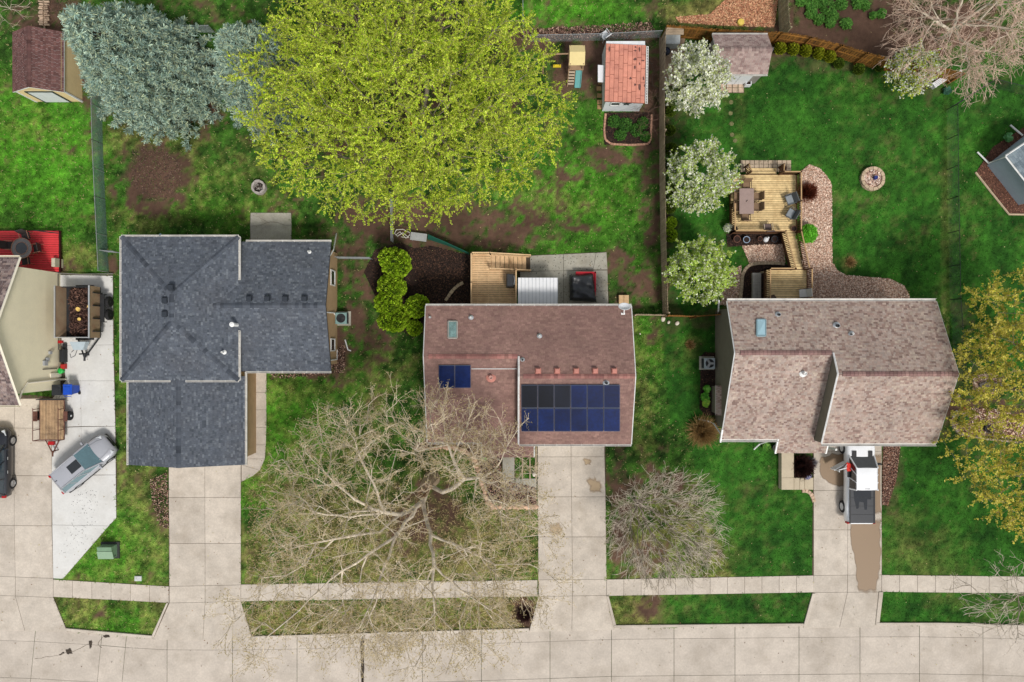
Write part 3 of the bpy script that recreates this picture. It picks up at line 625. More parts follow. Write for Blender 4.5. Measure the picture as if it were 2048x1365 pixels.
def gable_wall_x(mb, y0, y1, x0, x1, ze0, ze1, xr, zr, zb=-.1):
    pen = [(x0, zb), (x1, zb), (x1, ze1), (xr, zr), (x0, ze0)]; n = 5
    V = [(x, y0, z) for x, z in pen] + [(x, y1, z) for x, z in pen]
    mb.add(V, [tuple(range(n)), tuple(range(2 * n - 1, n - 1, -1))] + [((i + 1) % n, i, n + i, n + (i + 1) % n) for i in range(n)])
def siding(wall, a, b, zfun, m, h=.11, proud=.02, zb=.25):
    """lap boards on the wall from a to b (2D); zfun(t) = top height at fraction t"""
    a, b = Vector((a[0], a[1], 0)), Vector((b[0], b[1], 0)); d = (b - a); L = d.length; d = d / L; n = Vector((d.y, -d.x, 0)); mb = MB()
    z = zb; zt = max(zfun(i / 40) for i in range(41))
    while z < zt:
        ts = [i / 40 for i in range(41) if zfun(i / 40) >= z + h * .5]
        if not ts: break
        p, q = a + d * L * ts[0], a + d * L * ts[-1]; Z = Vector((0, 0, 1))
        mb.add([p + Z * z + n * proud, q + Z * z + n * proud, q + Z * (z + h) + n * .004, p + Z * (z + h) + n * .004, p + Z * z, q + Z * z], [(0, 1, 2, 3), (4, 5, 1, 0)])
        z += h
    return mb.build('siding', m, wall, kind='stuff')
def window(parent, c, w, h, face, name='window'):
    """framed window on a wall; face = outward unit vector"""
    n = Vector(face); t = Vector((-n.y, n.x, 0)); c = Vector(c); rz = math.atan2(t.y, t.x)
    f = MB()
    for s in (-1, 1): f.box(c + t * (s * w / 2) + n * .03, (.07, .06, h + .14), rz); f.box(c + Vector((0, 0, s * h / 2)) + n * .03, (w, .06, .07), rz)
    o = f.build(name, W_TRIM, parent); MB().box(c + n * .012, (w, .02, h), rz).build('pane', GLASSB, o); return o

# ================= house with the slate-blue hipped roof
TAN = mat('tan_siding', rgb(176, 148, 112), .8, .08, 2)
h1 = thing('house', P(430, 700), 'house with slate-blue hipped and gabled roof beside the left pale driveway', 'house')
ze, s = 3.95, .29
hx0, hx1, hy0, hy1 = PX(243, ze), PX(477, ze), PY(761, ze), PY(474, ze)
half = (hx1 - hx0) / 2; hxr = (hx0 + hx1) / 2; hz = ze + half * s; ry0, ry1 = hy0 + half, hy1 - half
zw = 3.05; wxr, wy0, wy1 = PX(662, zw), PY(743, zw), PY(484, zw); wyr = (wy0 + wy1) / 2; wz = zw + (wy1 - wyr) * .31
zg = 2.8; gx0, gx1, gyf = PX(257, zg), PX(490, zg), PY(930, zg); gxr = (gx0 + gx1) / 2; gzr = zg + (gx1 - gxr) * .295
b = MB(); b.prism([(hx0 + .4, hy0 + .4), (hx1 - .4, hy0 + .4), (hx1 - .4, hy1 - .4), (hx0 + .4, hy1 - .4)], -.1, ze - .1)
gable_wall_y(b, hx1 - .5, wxr - .36, wy0 + .4, wy1 - .4, zw - .05, zw - .05, wyr, wz - .2)
gable_wall_x(b, gyf + .35, hy0 + .45, gx0 + .3, gx1 - .3, zg - .1, zg - .1, gxr, gzr - .2)
wl = b.build('wall', TAN, h1)
siding(wl, (wxr - .36, wy0 + .4), (wxr - .36, wy1 - .4), lambda t: zw - .05 + (wz - zw - .15) * (1 - abs(2 * t - 1)), TAN)
hipx = lambda z: hx1 - (z - ze) / s      # where the hip's right slope has height z
wpx = hipx(wz)
planes = [[(hx0, hy1, ze), (hx0, hy0, ze), (hxr, ry0, hz), (hxr, ry1, hz)], [(hx1, hy0, ze), (hx1, hy1, ze), (hxr, ry1, hz), (hxr, ry0, hz)],
          [(hx0, hy0, ze), (hx1, hy0, ze), (hxr, ry0, hz)], [(hx1, hy1, ze), (hx0, hy1, ze), (hxr, ry1, hz)]]
roof_part(h1, planes, PAL1, FASC, caps=[((hx0, hy0, ze), (hxr, ry0, hz), CAP1), ((hx1, hy0, ze), (hxr, ry0, hz), CAP1), ((hx0, hy1, ze), (hxr, ry1, hz), CAP1), ((hx1, hy1, ze), (hxr, ry1, hz), CAP1), ((hxr, ry0, hz), (hxr, ry1, hz), CAP1)], tw=.17, jit=.5, rh=.125, capw=.32)
planes = [[(hx1 - .35, wy0, zw), (wxr, wy0, zw), (wxr, wyr, wz), (wpx, wyr, wz)], [(wxr, wy1, zw), (hx1 - .35, wy1, zw), (wpx, wyr, wz), (wxr, wyr, wz)]]
roof_part(h1, planes, PAL1, FASC, caps=[((wpx, wyr, wz), (wxr - .05, wyr, wz), CAP1)], tw=.17, jit=.5, rh=.125, seed=20, capw=.32)
planes = [[(gx0, hy0 + .2, zg), (gx0, gyf, zg), (gxr, gyf, gzr), (gxr, hy0 + .2, gzr)], [(gx1, gyf, zg), (gx1, hy0 + .2, zg), (gxr, hy0 + .2, gzr), (gxr, gyf, gzr)]]
roof_part(h1, planes, PAL1, FASC, caps=[((gxr, gyf, gzr), (gxr, hy0 + .2, gzr), CAP1)], tw=.17, jit=.5, rh=.125, seed=30, capw=.32)
gutter(h1, (hx0, hy1, ze), (hx1, hy1, ze), inward=(0, -1, 0)); gutter(h1, (hx0, hy1, ze), (hx0, hy0, ze), inward=(1, 0, 0))
gutter(h1, (hx1, hy1, ze), (hx1, PY(560, ze), ze), inward=(-1, 0, 0)); gutter(h1, (hx1, PY(662, ze), ze), (hx1, hy0, ze), inward=(-1, 0, 0))
gutter(h1, (hx0, hy0, ze), (PX(340, ze), hy0, ze), inward=(0, 1, 0)); gutter(h1, (PX(372, ze), hy0, ze), (hx1, hy0, ze), inward=(0, 1, 0))
gutter(h1, (hx1 + .15, wy1, zw), (wxr, wy1, zw), inward=(0, -1, 0)); gutter(h1, (PX(492, zw), wy0, zw), (wxr, wy0, zw), inward=(0, 1, 0))
gutter(h1, (gx0, hy0, zg), (gx0, gyf, zg), inward=(1, 0, 0)); gutter(h1, (gx1, wy0 - .1, zg), (gx1, gyf, zg), inward=(-1, 0, 0))
VENTB = mat('blue_black_vent', rgb(48, 54, 62), .6, .1)
for px, py in ((344, 575), (330, 601), (330, 628)): p = P(px, py, 5.0); box_vent(h1, (p.x, p.y, min(hz - abs(p.x - hxr) * s, 9)), VENTB, s=.33)
for px, py in ((500, 598), (536, 598), (572, 598), (610, 598)): p = P(px, py, 4.2); box_vent(h1, (p.x, p.y, wz - abs(p.y - wyr) * .31), VENTB, s=.33)
p = P(618, 504, 3.4); stack_pipe(h1, (p.x, p.y, wz - (p.y - wyr) * .31), .05, .35, W_TRIM, flash=W_TRIM)
p = P(447, 705, 4.3); stack_pipe(h1, (p.x, p.y, ze + (hx1 - p.x) * s), .06, .4, W_TRIM, flash=W_TRIM)
p = P(478, 650, 4.0); fl = stack_pipe(h1, (p.x - .12, p.y, ze - .1), .12, .95, W_TRIM, 'flue_pipe'); MB().lathe((p.x - .12, p.y, ze + .8), [(.15, 0), (.17, .05), (.15, .12), (.02, .16)], 16).build('flue_cap', W_TRIM, fl)
for pts in ([P(673, 468, .1), P(667, 500, 2.3), P(660, 512, 2.9)], [P(652, 625, 2.9), P(668, 626, 1.2), P(672, 634, .15)], [P(655, 722, 2.8), P(674, 719, .3), P(674, 700, .15)], [P(690, 680, .08), P(696, 700, .09), P(702, 702, .1)]): pipe(h1, pts, .045, W_TRIM)
for py, w in ((560, 1.0), (690, .8)): window(h1, (wxr - .335, PY(py), 1.4), w, 1.0, (1, 0, 0))
MB().cham((hx0 - .16, PY(487, 3.0), 3.0), (.32, .55, .5), .05).build('wall_box', mat('ochre_paint', rgb(214, 168, 92), .6, .08), h1)
MB().tube([(PX(318, 3.8), hy1 + .1, 3.75), (PX(325, 3.8), hy1 + .16, 4.05)], .05, 8).build('service_mast', mat('blue_grey_metal', rgb(90, 110, 128), .5), h1)
gd = MB()
for i in range(4): gd.box((gxr, gyf + .335, .3 + i * .53), (4.9, .05, .5))
gd.build('garage_door', W_PAINT, h1)

# ================= house with the mauve roof and solar panels
PUTTY = mat('putty_siding', rgb(176, 168, 156), .8, .08, 2)
h2 = thing('house', P(1050, 760), 'house with faded mauve roof carrying dark blue solar panels', 'house')
def split_house(h, pal, sl, zb, xl, xr, xm, yb, yf, yr, zr, yl, zl, yfl, zfl, pxl, pxr, pyf, edge, wallm, sm, tw, jit, seed, capcol):
    """back slope shared, taller right half with its own ridge, lower left half whose front slope runs on over a porch"""
    zp = zfl - (yfl - pyf) * sl
    w = MB(); gable_wall_y(w, xm, xr - .4, yf + .4, yb - .4, zb - .02, zb - .02, yr, zr - .2)
    gable_wall_y(w, xl + .45, xm + .01, yfl + .6, yb - .41, zfl + .1, zb - .04, yl, zl - .2); w1_ = w.build('wall', wallm, h)
    yk = yl
    R = [[(xm, yf, zb), (xr, yf, zb), (xr, yr, zr), (xm, yr, zr)], [(xr, yb, zb), (xl, yb, zb), (xl, yl, zl), (xm, yl, zl), (xm, yr, zr), (xr, yr, zr)]]
    back1 = [(xm, yb, zb), (xl, yb, zb), (xl, yl, zl), (xm, yl, zl)]; back2 = [(xr, yb, zb), (xm, yb, zb), (xm, yr, zr), (xr, yr, zr)]
    left = [(xl, yfl, zfl), (xm - .01, yfl, zfl), (xm - .01, yl, zl), (xl, yl, zl)]
    e = (xr - .02, yr, zr)
    roof_part(h, [R[0], back1, back2, left], pal, edge, sm=sm, tw=tw, jit=jit, rh=.125, seed=seed, caps=[((xm + .25, yr, zr), e, capcol), ((xl + .3, yl, zl), (xm - .1, yl, zl), capcol)])
    porch = [(pxl, pyf, zp), (pxr, pyf, zp), (pxr, yfl + .0, zfl), (pxl, yfl + .0, zfl)]
    roof_part(h, [porch], pal, edge, sm=sm, tw=tw, jit=jit, rh=.125, seed=seed + 9, name='porch_roof')
    # upstand wall between the two front slopes
    st = MB(); st.add([(xm + .03, yl, zl - .1), (xm + .03, yr, zr - .12), (xm + .03, yf, zb - .12), (xm + .03, yf, zfl - .2)], [(0, 1, 2, 3)]); st.build('upstand_wall', wallm, h)
    rk = MB(); 
    for a, c in (((xm - .03, yl, zl + .03), (xm - .03, yr, zr + .0)), ((xm - .03, yr, zr + .0), (xm - .03, yf, zb + .0))): MB().tube([a, c], .06, 4).build('rake_board', W_TRIM, h)
    for a, c in (((xl - .02, yb, zb - .06), (xl - .02, yl, zl - .06)), ((xl - .02, yl, zl - .06), (xl - .02, yfl, zfl - .06)), ((xr + .02, yb, zb - .06), (xr + .02, yr, zr - .06)), ((xr + .02, yr, zr - .06), (xr + .02, yf, zb - .06))):
        MB().tube([a, c], .05, 4).build('rake_board', W_TRIM, h)
    return zp, w1_
A = dict(sl=.34, zb=4.0); zb2 = 4.0
X2 = dict(xl=PX(852, zb2), xr=PX(1262, zb2), xm=.45, yb=PY(612, zb2), yf=PY(889, zb2)); X2['yr'] = (X2['yb'] + X2['yf']) / 2; X2['zr'] = zb2 + (X2['yb'] - X2['yr']) * .34
yl2, zl2 = -.97, zb2 + (X2['yb'] + .97) * .34; yfl2 = -6.69; zfl2 = zl2 - (yl2 - yfl2) * .34
CAP2 = [rgb(160, 112, 104), rgb(150, 104, 98), rgb(168, 122, 112)]
zp2, wall2 = split_house(h2, PAL2, .34, zb2, X2['xl'], X2['xr'], X2['xm'], X2['yb'], X2['yf'], X2['yr'], X2['zr'], yl2, zl2, yfl2, zfl2, PX(965, 3), PX(1067, 2.8), -7.74, mat('mauve_edge', rgb(110, 84, 80), .8), PUTTY, SH_STREAK, .26, .1, 50, CAP2)
ez = lambda x, y: (zb2 + (X2['yb'] - y) * .34) if (y > X2['yr'] if x > .45 else y > yl2) else (X2['zr'] - (X2['yr'] - y) * .34 if x > .45 else zl2 - (yl2 - y) * .34)
def on_roof(px, py, f, z=5.0):
    for _ in range(12): p = P(px, py, z); z = f(p.x, p.y)
    return Vector((p.x, p.y, z))
gutter(h2, (X2['xl'], X2['yb'], zb2), (X2['xr'], X2['yb'], zb2), inward=(0, -1, 0)); gutter(h2, (.5, X2['yf'], zb2), (X2['xr'], X2['yf'], zb2), inward=(0, 1, 0))
gutter(h2, (X2['xl'], yfl2, zfl2), (PX(964, 3), yfl2, zfl2), inward=(0, 1, 0), straps=False)
for x in (PX(964, 3) - .03, PX(1067, 2.8) + .03): MB().tube([(x, yfl2, zfl2 - .04), (x, -7.74, zp2 - .04)], .05, 4).build('rake_board', W_TRIM, h2)
MVENT = mat('mauve_vent', rgb(196, 132, 118), .7, .08)
for px in (1076, 1114, 1152, 1190, 1228): q = on_roof(px, 742, ez); box_vent(h2, q, MVENT, s=.3, slope=(-.33, 0))
for px, py, m, r in ((942, 636, W_TRIM, .07), (1079, 673, W_TRIM, .07), (1045, 720, DARK, .06), (1212, 766, DARK, .09), (860, 635, W_TRIM, .04)): stack_pipe(h2, on_roof(px, py, ez), r, .3, m)
q = on_roof(982, 755, ez); stack_pipe(h2, q, .13, .35, mat('pinkish_pipe', rgb(208, 164, 152), .7), flash=MVENT)
# skylight
def skylight(h, px0, py0, px1, py1, f, frame, glass):
    c = [on_roof(a, b, f) for a, b in ((px0, py1), (px1, py1), (px1, py0), (px0, py0))]; n = (c[1] - c[0]).cross(c[3] - c[0]).normalized()
    fr = MB(); 
    for i in range(4):
        a, b_ = c[i] + n * .08, c[(i + 1) % 4] + n * .08; fr.tube([a, b_], .06, 4)
    o = fr.build('skylight', frame, h)
    MB().add([v + n * .1 for v in c] + [sum(c, Vector()) / 4 + n * .17], [(0, 1, 4), (1, 2, 4), (2, 3, 4), (3, 0, 4)]).build('pane', glass, o)
skylight(h2, 897, 644, 914, 677, ez, mat('skylight_frame', rgb(170, 168, 160), .5), mat('skylight_glass', rgb(120, 150, 146), .12, .3, 2.5, spec=.8))
# solar panels: twelve by the right ridge, two on the lower slope
CELL = mat('solar_cells', (.004, .006, .013), .4, .3, .8, spec=.08, orand=.3)
CELLB = mat('solar_cells_blue', (.002, .010, .058), .4, .35, .7, spec=.08, orand=.35)
def panel(h, c, frame, cell):
    """one module given its four top corners"""
    n = (c[1] - c[0]).cross(c[3] - c[0]).normalized()
    if n.z < 0: n = -n
    m = sum(c, Vector()) / 4; ins = [v + (m - v).normalized() * .03 for v in c]
    b = MB(); b.add([v - n * .04 for v in c] + [v for v in c] + [v + n * 0 for v in ins], [(0, 1, 5, 4), (1, 2, 6, 5), (2, 3, 7, 6), (3, 0, 4, 7), (4, 5, 9, 8), (5, 6, 10, 9), (6, 7, 11, 10), (7, 4, 8, 11), (3, 2, 1, 0)])
    o = b.build('solar_panel', frame, h); MB().add([v - n * .003 for v in ins], [(0, 1, 2, 3)]).build('cell_sheet', cell, o)
    lg = MB()
    for t in (.2, .8):
        for e in (.15, .85):
            q = c[0].lerp(c[1], t).lerp(c[3].lerp(c[2], t), e); lg.box(q - n * .085, (.05, .05, .13))
    lg.build('mounts', ALU, o, kind='stuff'); return o
FRB = mat('panel_frame', rgb(66, 80, 104), .5, .05)
up = lambda v, d: Vector((v.x, v.y, v.z + d))
for r in range(2):
    for i in range(6):
        x0, x1 = 1043 + 32.9 * i, 1043 + 32.9 * (i + 1) - 1.2; y0, y1 = 770 + 47 * r, 770 + 47 * (r + 1) - 1.2
        c = [up(on_roof(a, b_, ez), .13) for a, b_ in ((x0, y1), (x1, y1), (x1, y0), (x0, y0))]
        panel(h2, c, FRB, CELL if (r == 0 and i < 3) else CELLB)
for i in range(2):
    x0, x1 = 878 + 32.3 * i, 878 + 32.3 * (i + 1) - 1.0; c = [up(on_roof(a, b_, ez), .13) for a, b_ in ((x0, 776), (x1, 776), (x1, 731), (x0, 731))]; panel(h2, c, FRB, CELLB)
MB().tube([up(on_roof(943, 738, ez), .06), up(on_roof(1034, 738, ez), .06)], .025, 6).build('conduit', W_TRIM, h2)
# satellite dish on the back corner
q = on_roof(1246, 628, ez); ds = MB(); ds.tube([q, q + Vector((0, .02, .35)), q + Vector((0, .3, .55))], .035, 8); ds.box(q + Vector((0, 0, .02)), (.25, .12, .03)); dsh = ds.build('dish_mount', W_TRIM, h2)
MB().lathe(q + Vector((0, .42, .6)), [(.05, -.1), (.2, -.06), (.38, .03), (.4, .04), (.37, .05), (.18, -.02), (.03, -.05)], 24, M=Matrix.Rotation(math.radians(-40), 4, 'X') @ Matrix.Diagonal((1.0, .8, 1, 1))).build('satellite_dish', W_PAINT, dsh)
MB().cham((X2['xl'] + .35, PY(735), 1.3), (.25, .6, .9), .05).build('meter_box', mat('grey_box', rgb(170, 172, 172), .5), h2)
for px in (990, 1040): window(h2, (PX(px, 1.5), X2['yb'] - .37, 2.6), 1.2, 1.0, (0, 1, 0))
MB().box((PX(1140), X2['yf'] + .38, 1.2), (4.6, .05, 2.3)).build('garage_door', W_PAINT, h2)
for px in (985, 1020): MB().box((PX(px), -7.5, 1.25), (.12, .12, 2.5)).build('porch_post', W_TRIM, h2)

# ================= house with the blotchy taupe roof
OLIVE = mat('olive_siding', rgb(122, 118, 102), .8, .08, 2)
h3 = thing('house', P(1650, 760), 'house with blotchy taupe-pink shingle roof behind the white pickup', 'house')
zb3 = 4.2; x3l, x3r, x3m, y3b, y3f = PX(1455, zb3), PX(1873, zb3), 20.0, PY(603, zb3), PY(887, zb3); y3r = (y3b + y3f) / 2; z3r = zb3 + (y3b - y3r) * .48
y3l = -.73; z3l = zb3 + (y3b - y3l) * .48; y3fl = -6.5; z3fl = z3l - (y3l - y3fl) * .48
CAP3 = [rgb(150, 118, 112), rgb(140, 108, 104), rgb(160, 128, 120)]
zp3, wall3 = split_house(h3, PAL3, .48, zb3, x3l, x3r, x3m, y3b, y3f, y3r, z3r, y3l, z3l, y3fl, z3fl, PX(1558, 3), PX(1652, 2.6), -7.5, mat('taupe_edge', rgb(150, 130, 122), .8), OLIVE, SH_ATT, .17, .5, 70, CAP3)
siding(wall3, (x3l + .45, y3b - .41), (x3l + .45, y3fl + .6), lambda t: min(zb3 + (t * (y3b - y3fl)) * .48, z3l - max(0, (t * (y3b - y3fl - 1.0) + .4 - (y3b - y3l))) * .48) - .25, OLIVE)
ez3 = lambda x, y: (zb3 + (y3b - y) * .48) if (y > y3r if x > 20 else y > y3l) else (z3r - (y3r - y) * .48 if x > 20 else z3l - (y3l - y) * .48)
gutter(h3, (x3l, y3b, zb3), (x3r, y3b, zb3), inward=(0, -1, 0), straps=False, w=.17); gutter(h3, (x3m, y3f, zb3), (x3r, y3f, zb3), inward=(0, 1, 0), straps=False, w=.17)
gutter(h3, (x3l, y3fl, z3fl), (PX(1557, 3), y3fl, z3fl), inward=(0, 1, 0), straps=False, w=.17)
for x in (PX(1557, 3), PX(1653, 2.6)): MB().box((x, (y3fl - 7.5) / 2, (z3fl + zp3) / 2 - .08), (.12, 1.15, .14), rx=math.atan(.48)).build('rake_board', W_TRIM, h3)
MB().box((x3l - .06, y3fl + .25, z3fl + .06), (.1, 1.0, .18), rx=math.atan(.48)).build('rake_board', W_TRIM, h3)
for px, py, m, r in ((1556, 630, DARK, .08), (1673, 652, DARK, .1), (1703, 668, W_TRIM, .07), (1700, 669, DARK, .05)): stack_pipe(h3, on_roof(px, py, ez3), r, .25, m)
q = on_roof(1606, 747, ez3); stack_pipe(h3, q, .1, .4, W_TRIM, flash=W_TRIM)
skylight(h3, 1513, 641, 1530, 673, ez3, mat('skylight_frame_blue', rgb(150, 178, 186), .4), mat('skylight_dome', rgb(170, 206, 216), .2, .05, spec=.7))
# bump-out with its own little roof on the left wall, downspouts
bx0, bx1, by0, by1 = PX(1420), x3l + .5, PY(824), PY(772)
bp = MB().prism([(bx0 + .1, by0), (bx1, by0), (bx1, by1), (bx0 + .1, by1)], -.1, 1.35).build('bump_out', OLIVE, h3)
roof_part(bp, [[(bx0, by0 - .1, 1.3), (bx0, by1 + .1, 1.3), (bx1 + .3, by1 + .1, 1.75), (bx1 + .3, by0 - .1, 1.75)]], PAL3, W_TRIM, th=.08, name='bump_roof', tw=.22, seed=90)
pipe(h3, [(x3l - .05, y3fl + .35, z3fl - .1), P(1428, 848, 1.2), P(1420, 844, .5), P(1397, 839, .12)], .055, W_TRIM)
pipe(h3, [(PX(1546, 3), y3fl - .05, z3fl - .1), P(1520, 888, .6), P(1508, 899, .1)], .055, W_TRIM)
pipe(h3, [P(1438, 602, 3.9), P(1437, 620, 2.0), P(1436, 630, .1)], .055, W_TRIM)
MB().box((PX(1697), y3f + .38, 1.2), (4.6, .05, 2.3)).build('garage_door', W_PAINT, h3)
for px in (1570, 1640): MB().box((PX(px), -7.3, 1.2), (.13, .13, 2.4)).build('porch_post', W_TRIM, h3)
for px in (1560, 1600): window(h3, (PX(px, 2), y3b - .37, 2.8), 1.3, 1.0, (0, 1, 0))

# ================= beige house at the left edge
BEIGE = mat('beige_siding', rgb(226, 217, 186, 1), .8, .04, 1.5)
h0 = thing('house', (-36, 0, 0), 'beige-sided house cut by the left photo edge, grey-brown shingle roof', 'house')
ze0 = 4.3; y0b, y0f = PY(515, ze0), PY(811, ze0); y0r = (y0b + y0f) / 2; z0r = ze0 + (y0b - y0r) * .458; xw = -31.9; xe = -31.72
w = MB(); gable_wall_y(w, -46, xw, -3.4, 4.8, ze0 + .25, ze0 + .15, y0r, z0r - .2); wl0 = w.build('wall', BEIGE, h0)
siding(wl0, (xw, -3.4), (xw, 4.8), lambda t: ze0 + .1 + (z0r - ze0 - .35) * (1 - abs(2 * t - 1)), BEIGE, h=.115)
PAL0 = [rgb(150, 130, 122), rgb(120, 102, 98), rgb(164, 146, 138), rgb(104, 90, 88), rgb(140, 124, 120)]
roof_part(h0, [[(-46, y0f, ze0), (xe, y0f, ze0), (xe, y0r, z0r), (-46, y0r, z0r)], [(xe, y0b, ze0), (-46, y0b, ze0), (-46, y0r, z0r), (xe, y0r, z0r)]], PAL0, W_TRIM, seed=110, tw=.24)
CREAM = mat('cream_trim', rgb(232, 224, 202, .9), .5, .03)
rk = MB()
for ya, za, yb_, zb_ in ((y0f, ze0, y0r, z0r), (y0b, ze0, y0r, z0r)): rk.tube([(xe + .03, ya, za - .08), (xe + .03, yb_, zb_ - .08)], .07, 4)
rk.build('rake_board', CREAM, h0)
gutter(h0, (-46, y0f, ze0), (xe, y0f, ze0), m=CREAM, inward=(0, 1, 0), straps=False); gutter(h0, (-46, y0b, ze0), (xe, y0b, ze0), m=CREAM, inward=(0, -1, 0), straps=False)
pipe(h0, [(xe - .2, y0f - .1, ze0 - .08), (xw + .08, -3.25, ze0 - .4), (xw + .08, -2.75, ze0 - .9), (xw + .08, -2.7, .25), (xw + .5, -2.7, .12)], .065, CREAM)
MB().box((xw + .05, PY(750), .6), (.1, .3, 1.1)).build('corner_board', CREAM, h0)
for py, z, sz in ((725, 1.7, .35), (718, 1.5, .25), (705, 1.2, .22)): MB().cham((xw + .08, PY(py), z), (.14, sz, sz * 1.1), .03).build('meter_box', mat('grey_box', ()), h0)
MB().tube([(xw + .05, PY(700), .3), (xw + .05, PY(550), .35)], .03, 6).build('utility_conduit', mat('dark_grey_pipe', rgb(90, 86, 80), .6), h0)
MB().tube([(xw + .06, PY(737), 1.9), (xw + .06, PY(737), .5)], .03, 6).build('utility_conduit', mat('dark_grey_pipe', ()), h0)

# ================= sheds
def shed_gable_y(root, x0, x1, y0, y1, ze_, zr_, wallm, pal, ov=.15, seed=0, edge=W_TRIM, ridge_x=None, tw=.26):
    """ridge along y"""
    xr_ = ridge_x if ridge_x is not None else (x0 + x1) / 2; w = MB(); gable_wall_x(w, y0, y1, x0, x1, ze_ - .02, ze_ - .02, xr_, zr_ - .12); wl_ = w.build('wall', wallm, root)
    sl_ = (zr_ - ze_) / (x1 - xr_); zl_ = ze_ - ov * sl_
    roof_part(root, [[(x0 - ov, y1 + ov, zl_), (x0 - ov, y0 - ov, zl_), (xr_, y0 - ov, zr_), (xr_, y1 + ov, zr_)], [(x1 + ov, y0 - ov, zl_), (x1 + ov, y1 + ov, zl_), (xr_, y1 + ov, zr_), (xr_, y0 - ov, zr_)]], pal, edge, th=.1, caps=[((xr_, y0 - ov, zr_), (xr_, y1 + ov, zr_))], seed=seed, tw=tw)
    return wl_
TANL = mat('tan_panel_siding', rgb(212, 190, 142, 1), .8, .06, 2)
s1 = thing('shed', P(105, 150), 'tan garden shed with red-brown shingle roof in the top left corner', 'shed')
sx0, sx1, sy0, sy1 = PX(74), PX(165), PY(204), PY(96)
wl1 = shed_gable_y(s1, sx0, sx1, sy0, sy1, 2.25, 3.1, TANL, PALS, .12, 130)
siding(wl1, (sx1, sy0), (sx1, sy1), lambda t: 2.2, TANL, h=.2, zb=.1); siding(wl1, (sx0, sy0), (sx1, sy0), lambda t: 2.2, TANL, h=.2, zb=.1)
for x, y in ((sx0, sy0), (sx1, sy0), (sx1, sy1)): MB().box((x, y, 1.1), (.1, .1, 2.25)).build('corner_board', W_TRIM, s1)
rd = MB(); rd.box((PX(118), sy0 - .04, 1.05), (1.7, .05, 1.9)); rdo = rd.build('roll_door', W_PAINT, s1)
fr = MB(); fr.box((PX(118) - .9, sy0 - .05, 1.05), (.1, .07, 2.0)); fr.box((PX(118) + .9, sy0 - .05, 1.05), (.1, .07, 2.0)); fr.box((PX(118), sy0 - .05, 2.05), (1.9, .07, .1)); fr.build('door_frame', mat('dark_green_trim', rgb(60, 72, 68), .6), rdo)

# white shed with terracotta tile-look roof: every tile a piece
s2 = thing('shed', P(1245, 170), 'white garden shed with salmon terracotta tiled roof by the fence', 'shed')
zt = 2.35; q = [P(1209, 203, zt - .1), P(1289, 207, zt), P(1291, 93, zt), P(1212, 87, zt - .1)]
wx0, wx1, wy0_, wy1_ = PX(1204), PX(1278), PY(223), PY(110)
MB().prism([(wx0, wy0_), (wx1, wy0_), (wx1, wy1_), (wx0, wy1_)], -.1, zt - .16).build('wall', mat('shed_white_paint', rgb(232, 236, 238), .6, .08, 2, dirt=rgb(170, 175, 178), dscale=1.5, damt=.5), s2)
rf2 = MB().slab3([(v.x, v.y, v.z - .012) for v in q], .1).build('roof', mat('terracotta_edge', rgb(150, 92, 78), .8), s2)
TERRA = mat('terracotta_tiles', rgb(222, 150, 128), .85, .12, 2.5, bump=.3, bscale=60, orand=.09, dirt=rgb(170, 108, 98), dscale=.8, damt=.6)
e1, e2 = (q[1] - q[0]), (q[3] - q[0])
for i in range(9):
    y = -random.uniform(0, .2)
    while y < 1:
        a, b_ = max(y, 0), min(y + .235, 1)
        if b_ - a > .03:
            f = lambda u, v_, h: tuple(q[0] + e1 * u + e2 * v_ + (q[2] - q[3] - e1) * (u * v_) * 0 + Vector((0, 0, h)))
            u0, u1 = i / 9 + .002, (i + 1) / 9 - .002; g_ = .003
            t = MB(); t.add([f(u0, a + g_, 0), f(u1, a + g_, 0), f(u1, b_ - g_, 0), f(u0, b_ - g_, 0), f(u0 + .006, a + g_ * 2, .022), f(u1 - .004, a + g_ * 2, .034), f(u1 - .004, b_ - g_ * 2, .034), f(u0 + .006, b_ - g_ * 2, .022)], [(4, 5, 6, 7), (0, 1, 5, 4), (1, 2, 6, 5), (2, 3, 7, 6), (3, 0, 4, 7)])
            t.build('tile', TERRA, rf2)
        y += .235
LICH = mat('lichen_stain', rgb(112, 78, 72), .9, .3, 8)
for px, py, rx, ry in ((1219, 98, 2, 6), (1271, 95, 2, 2), (1271, 102, 2, 2), (1279, 99, 2, 5), (1270, 119, 3, 3), (1270, 135, 2, 4), (1279, 128, 1.5, 3), (1261, 157, 2, 3), (1270, 170, 2, 3), (1279, 174, 3, 7), (1287, 158, 2, 4), (1286, 122, 3, 1.5), (1289, 172, 1.5, 3)):
    mb = MB(); n = 10; V = []
    for k in range(n):
        a = 2 * math.pi * k / n; g = random.uniform(.7, 1.2); X, Y = PX(px + rx * g * math.cos(a), zt), PY(py + ry * g * math.sin(a), zt)
        uu = (X - q[0].x) / e1.x; V.append((X, Y, q[0].z + .1 * uu + .042))
    mb.add(V, [tuple(range(n))[::-1]]); mb.build('lichen_spot', LICH, rf2)
rg = MB(); rg.tube([(q[1].x + .08, q[1].y, zt), (q[2].x + .08, q[2].y, zt)], .03, 6); rg.tube([(q[1].x + .2, q[1].y, zt - .1), (q[2].x + .2, q[2].y, zt - .1)], .03, 6)
for k in range(22): y = q[1].y + (q[2].y - q[1].y) * k / 21; rg.box((q[1].x + .14 + (q[2].x - q[1].x) * k / 21, y, zt - .05), (.16, .03, .02))
rg.build('gutter_frame', W_TRIM, s2)
dr = MB(); dr.box((wx0 - .03, PY(150), 1.0), (.05, .9, 1.9)); dr.build('door', W_PAINT, s2)
aw = MB(); aw.box((PX(1202, 1.9), PY(148, 1.9), 1.9), (.45, 1.15, .05), ry=.2); aw.build('door_canopy', W_PAINT, s2)
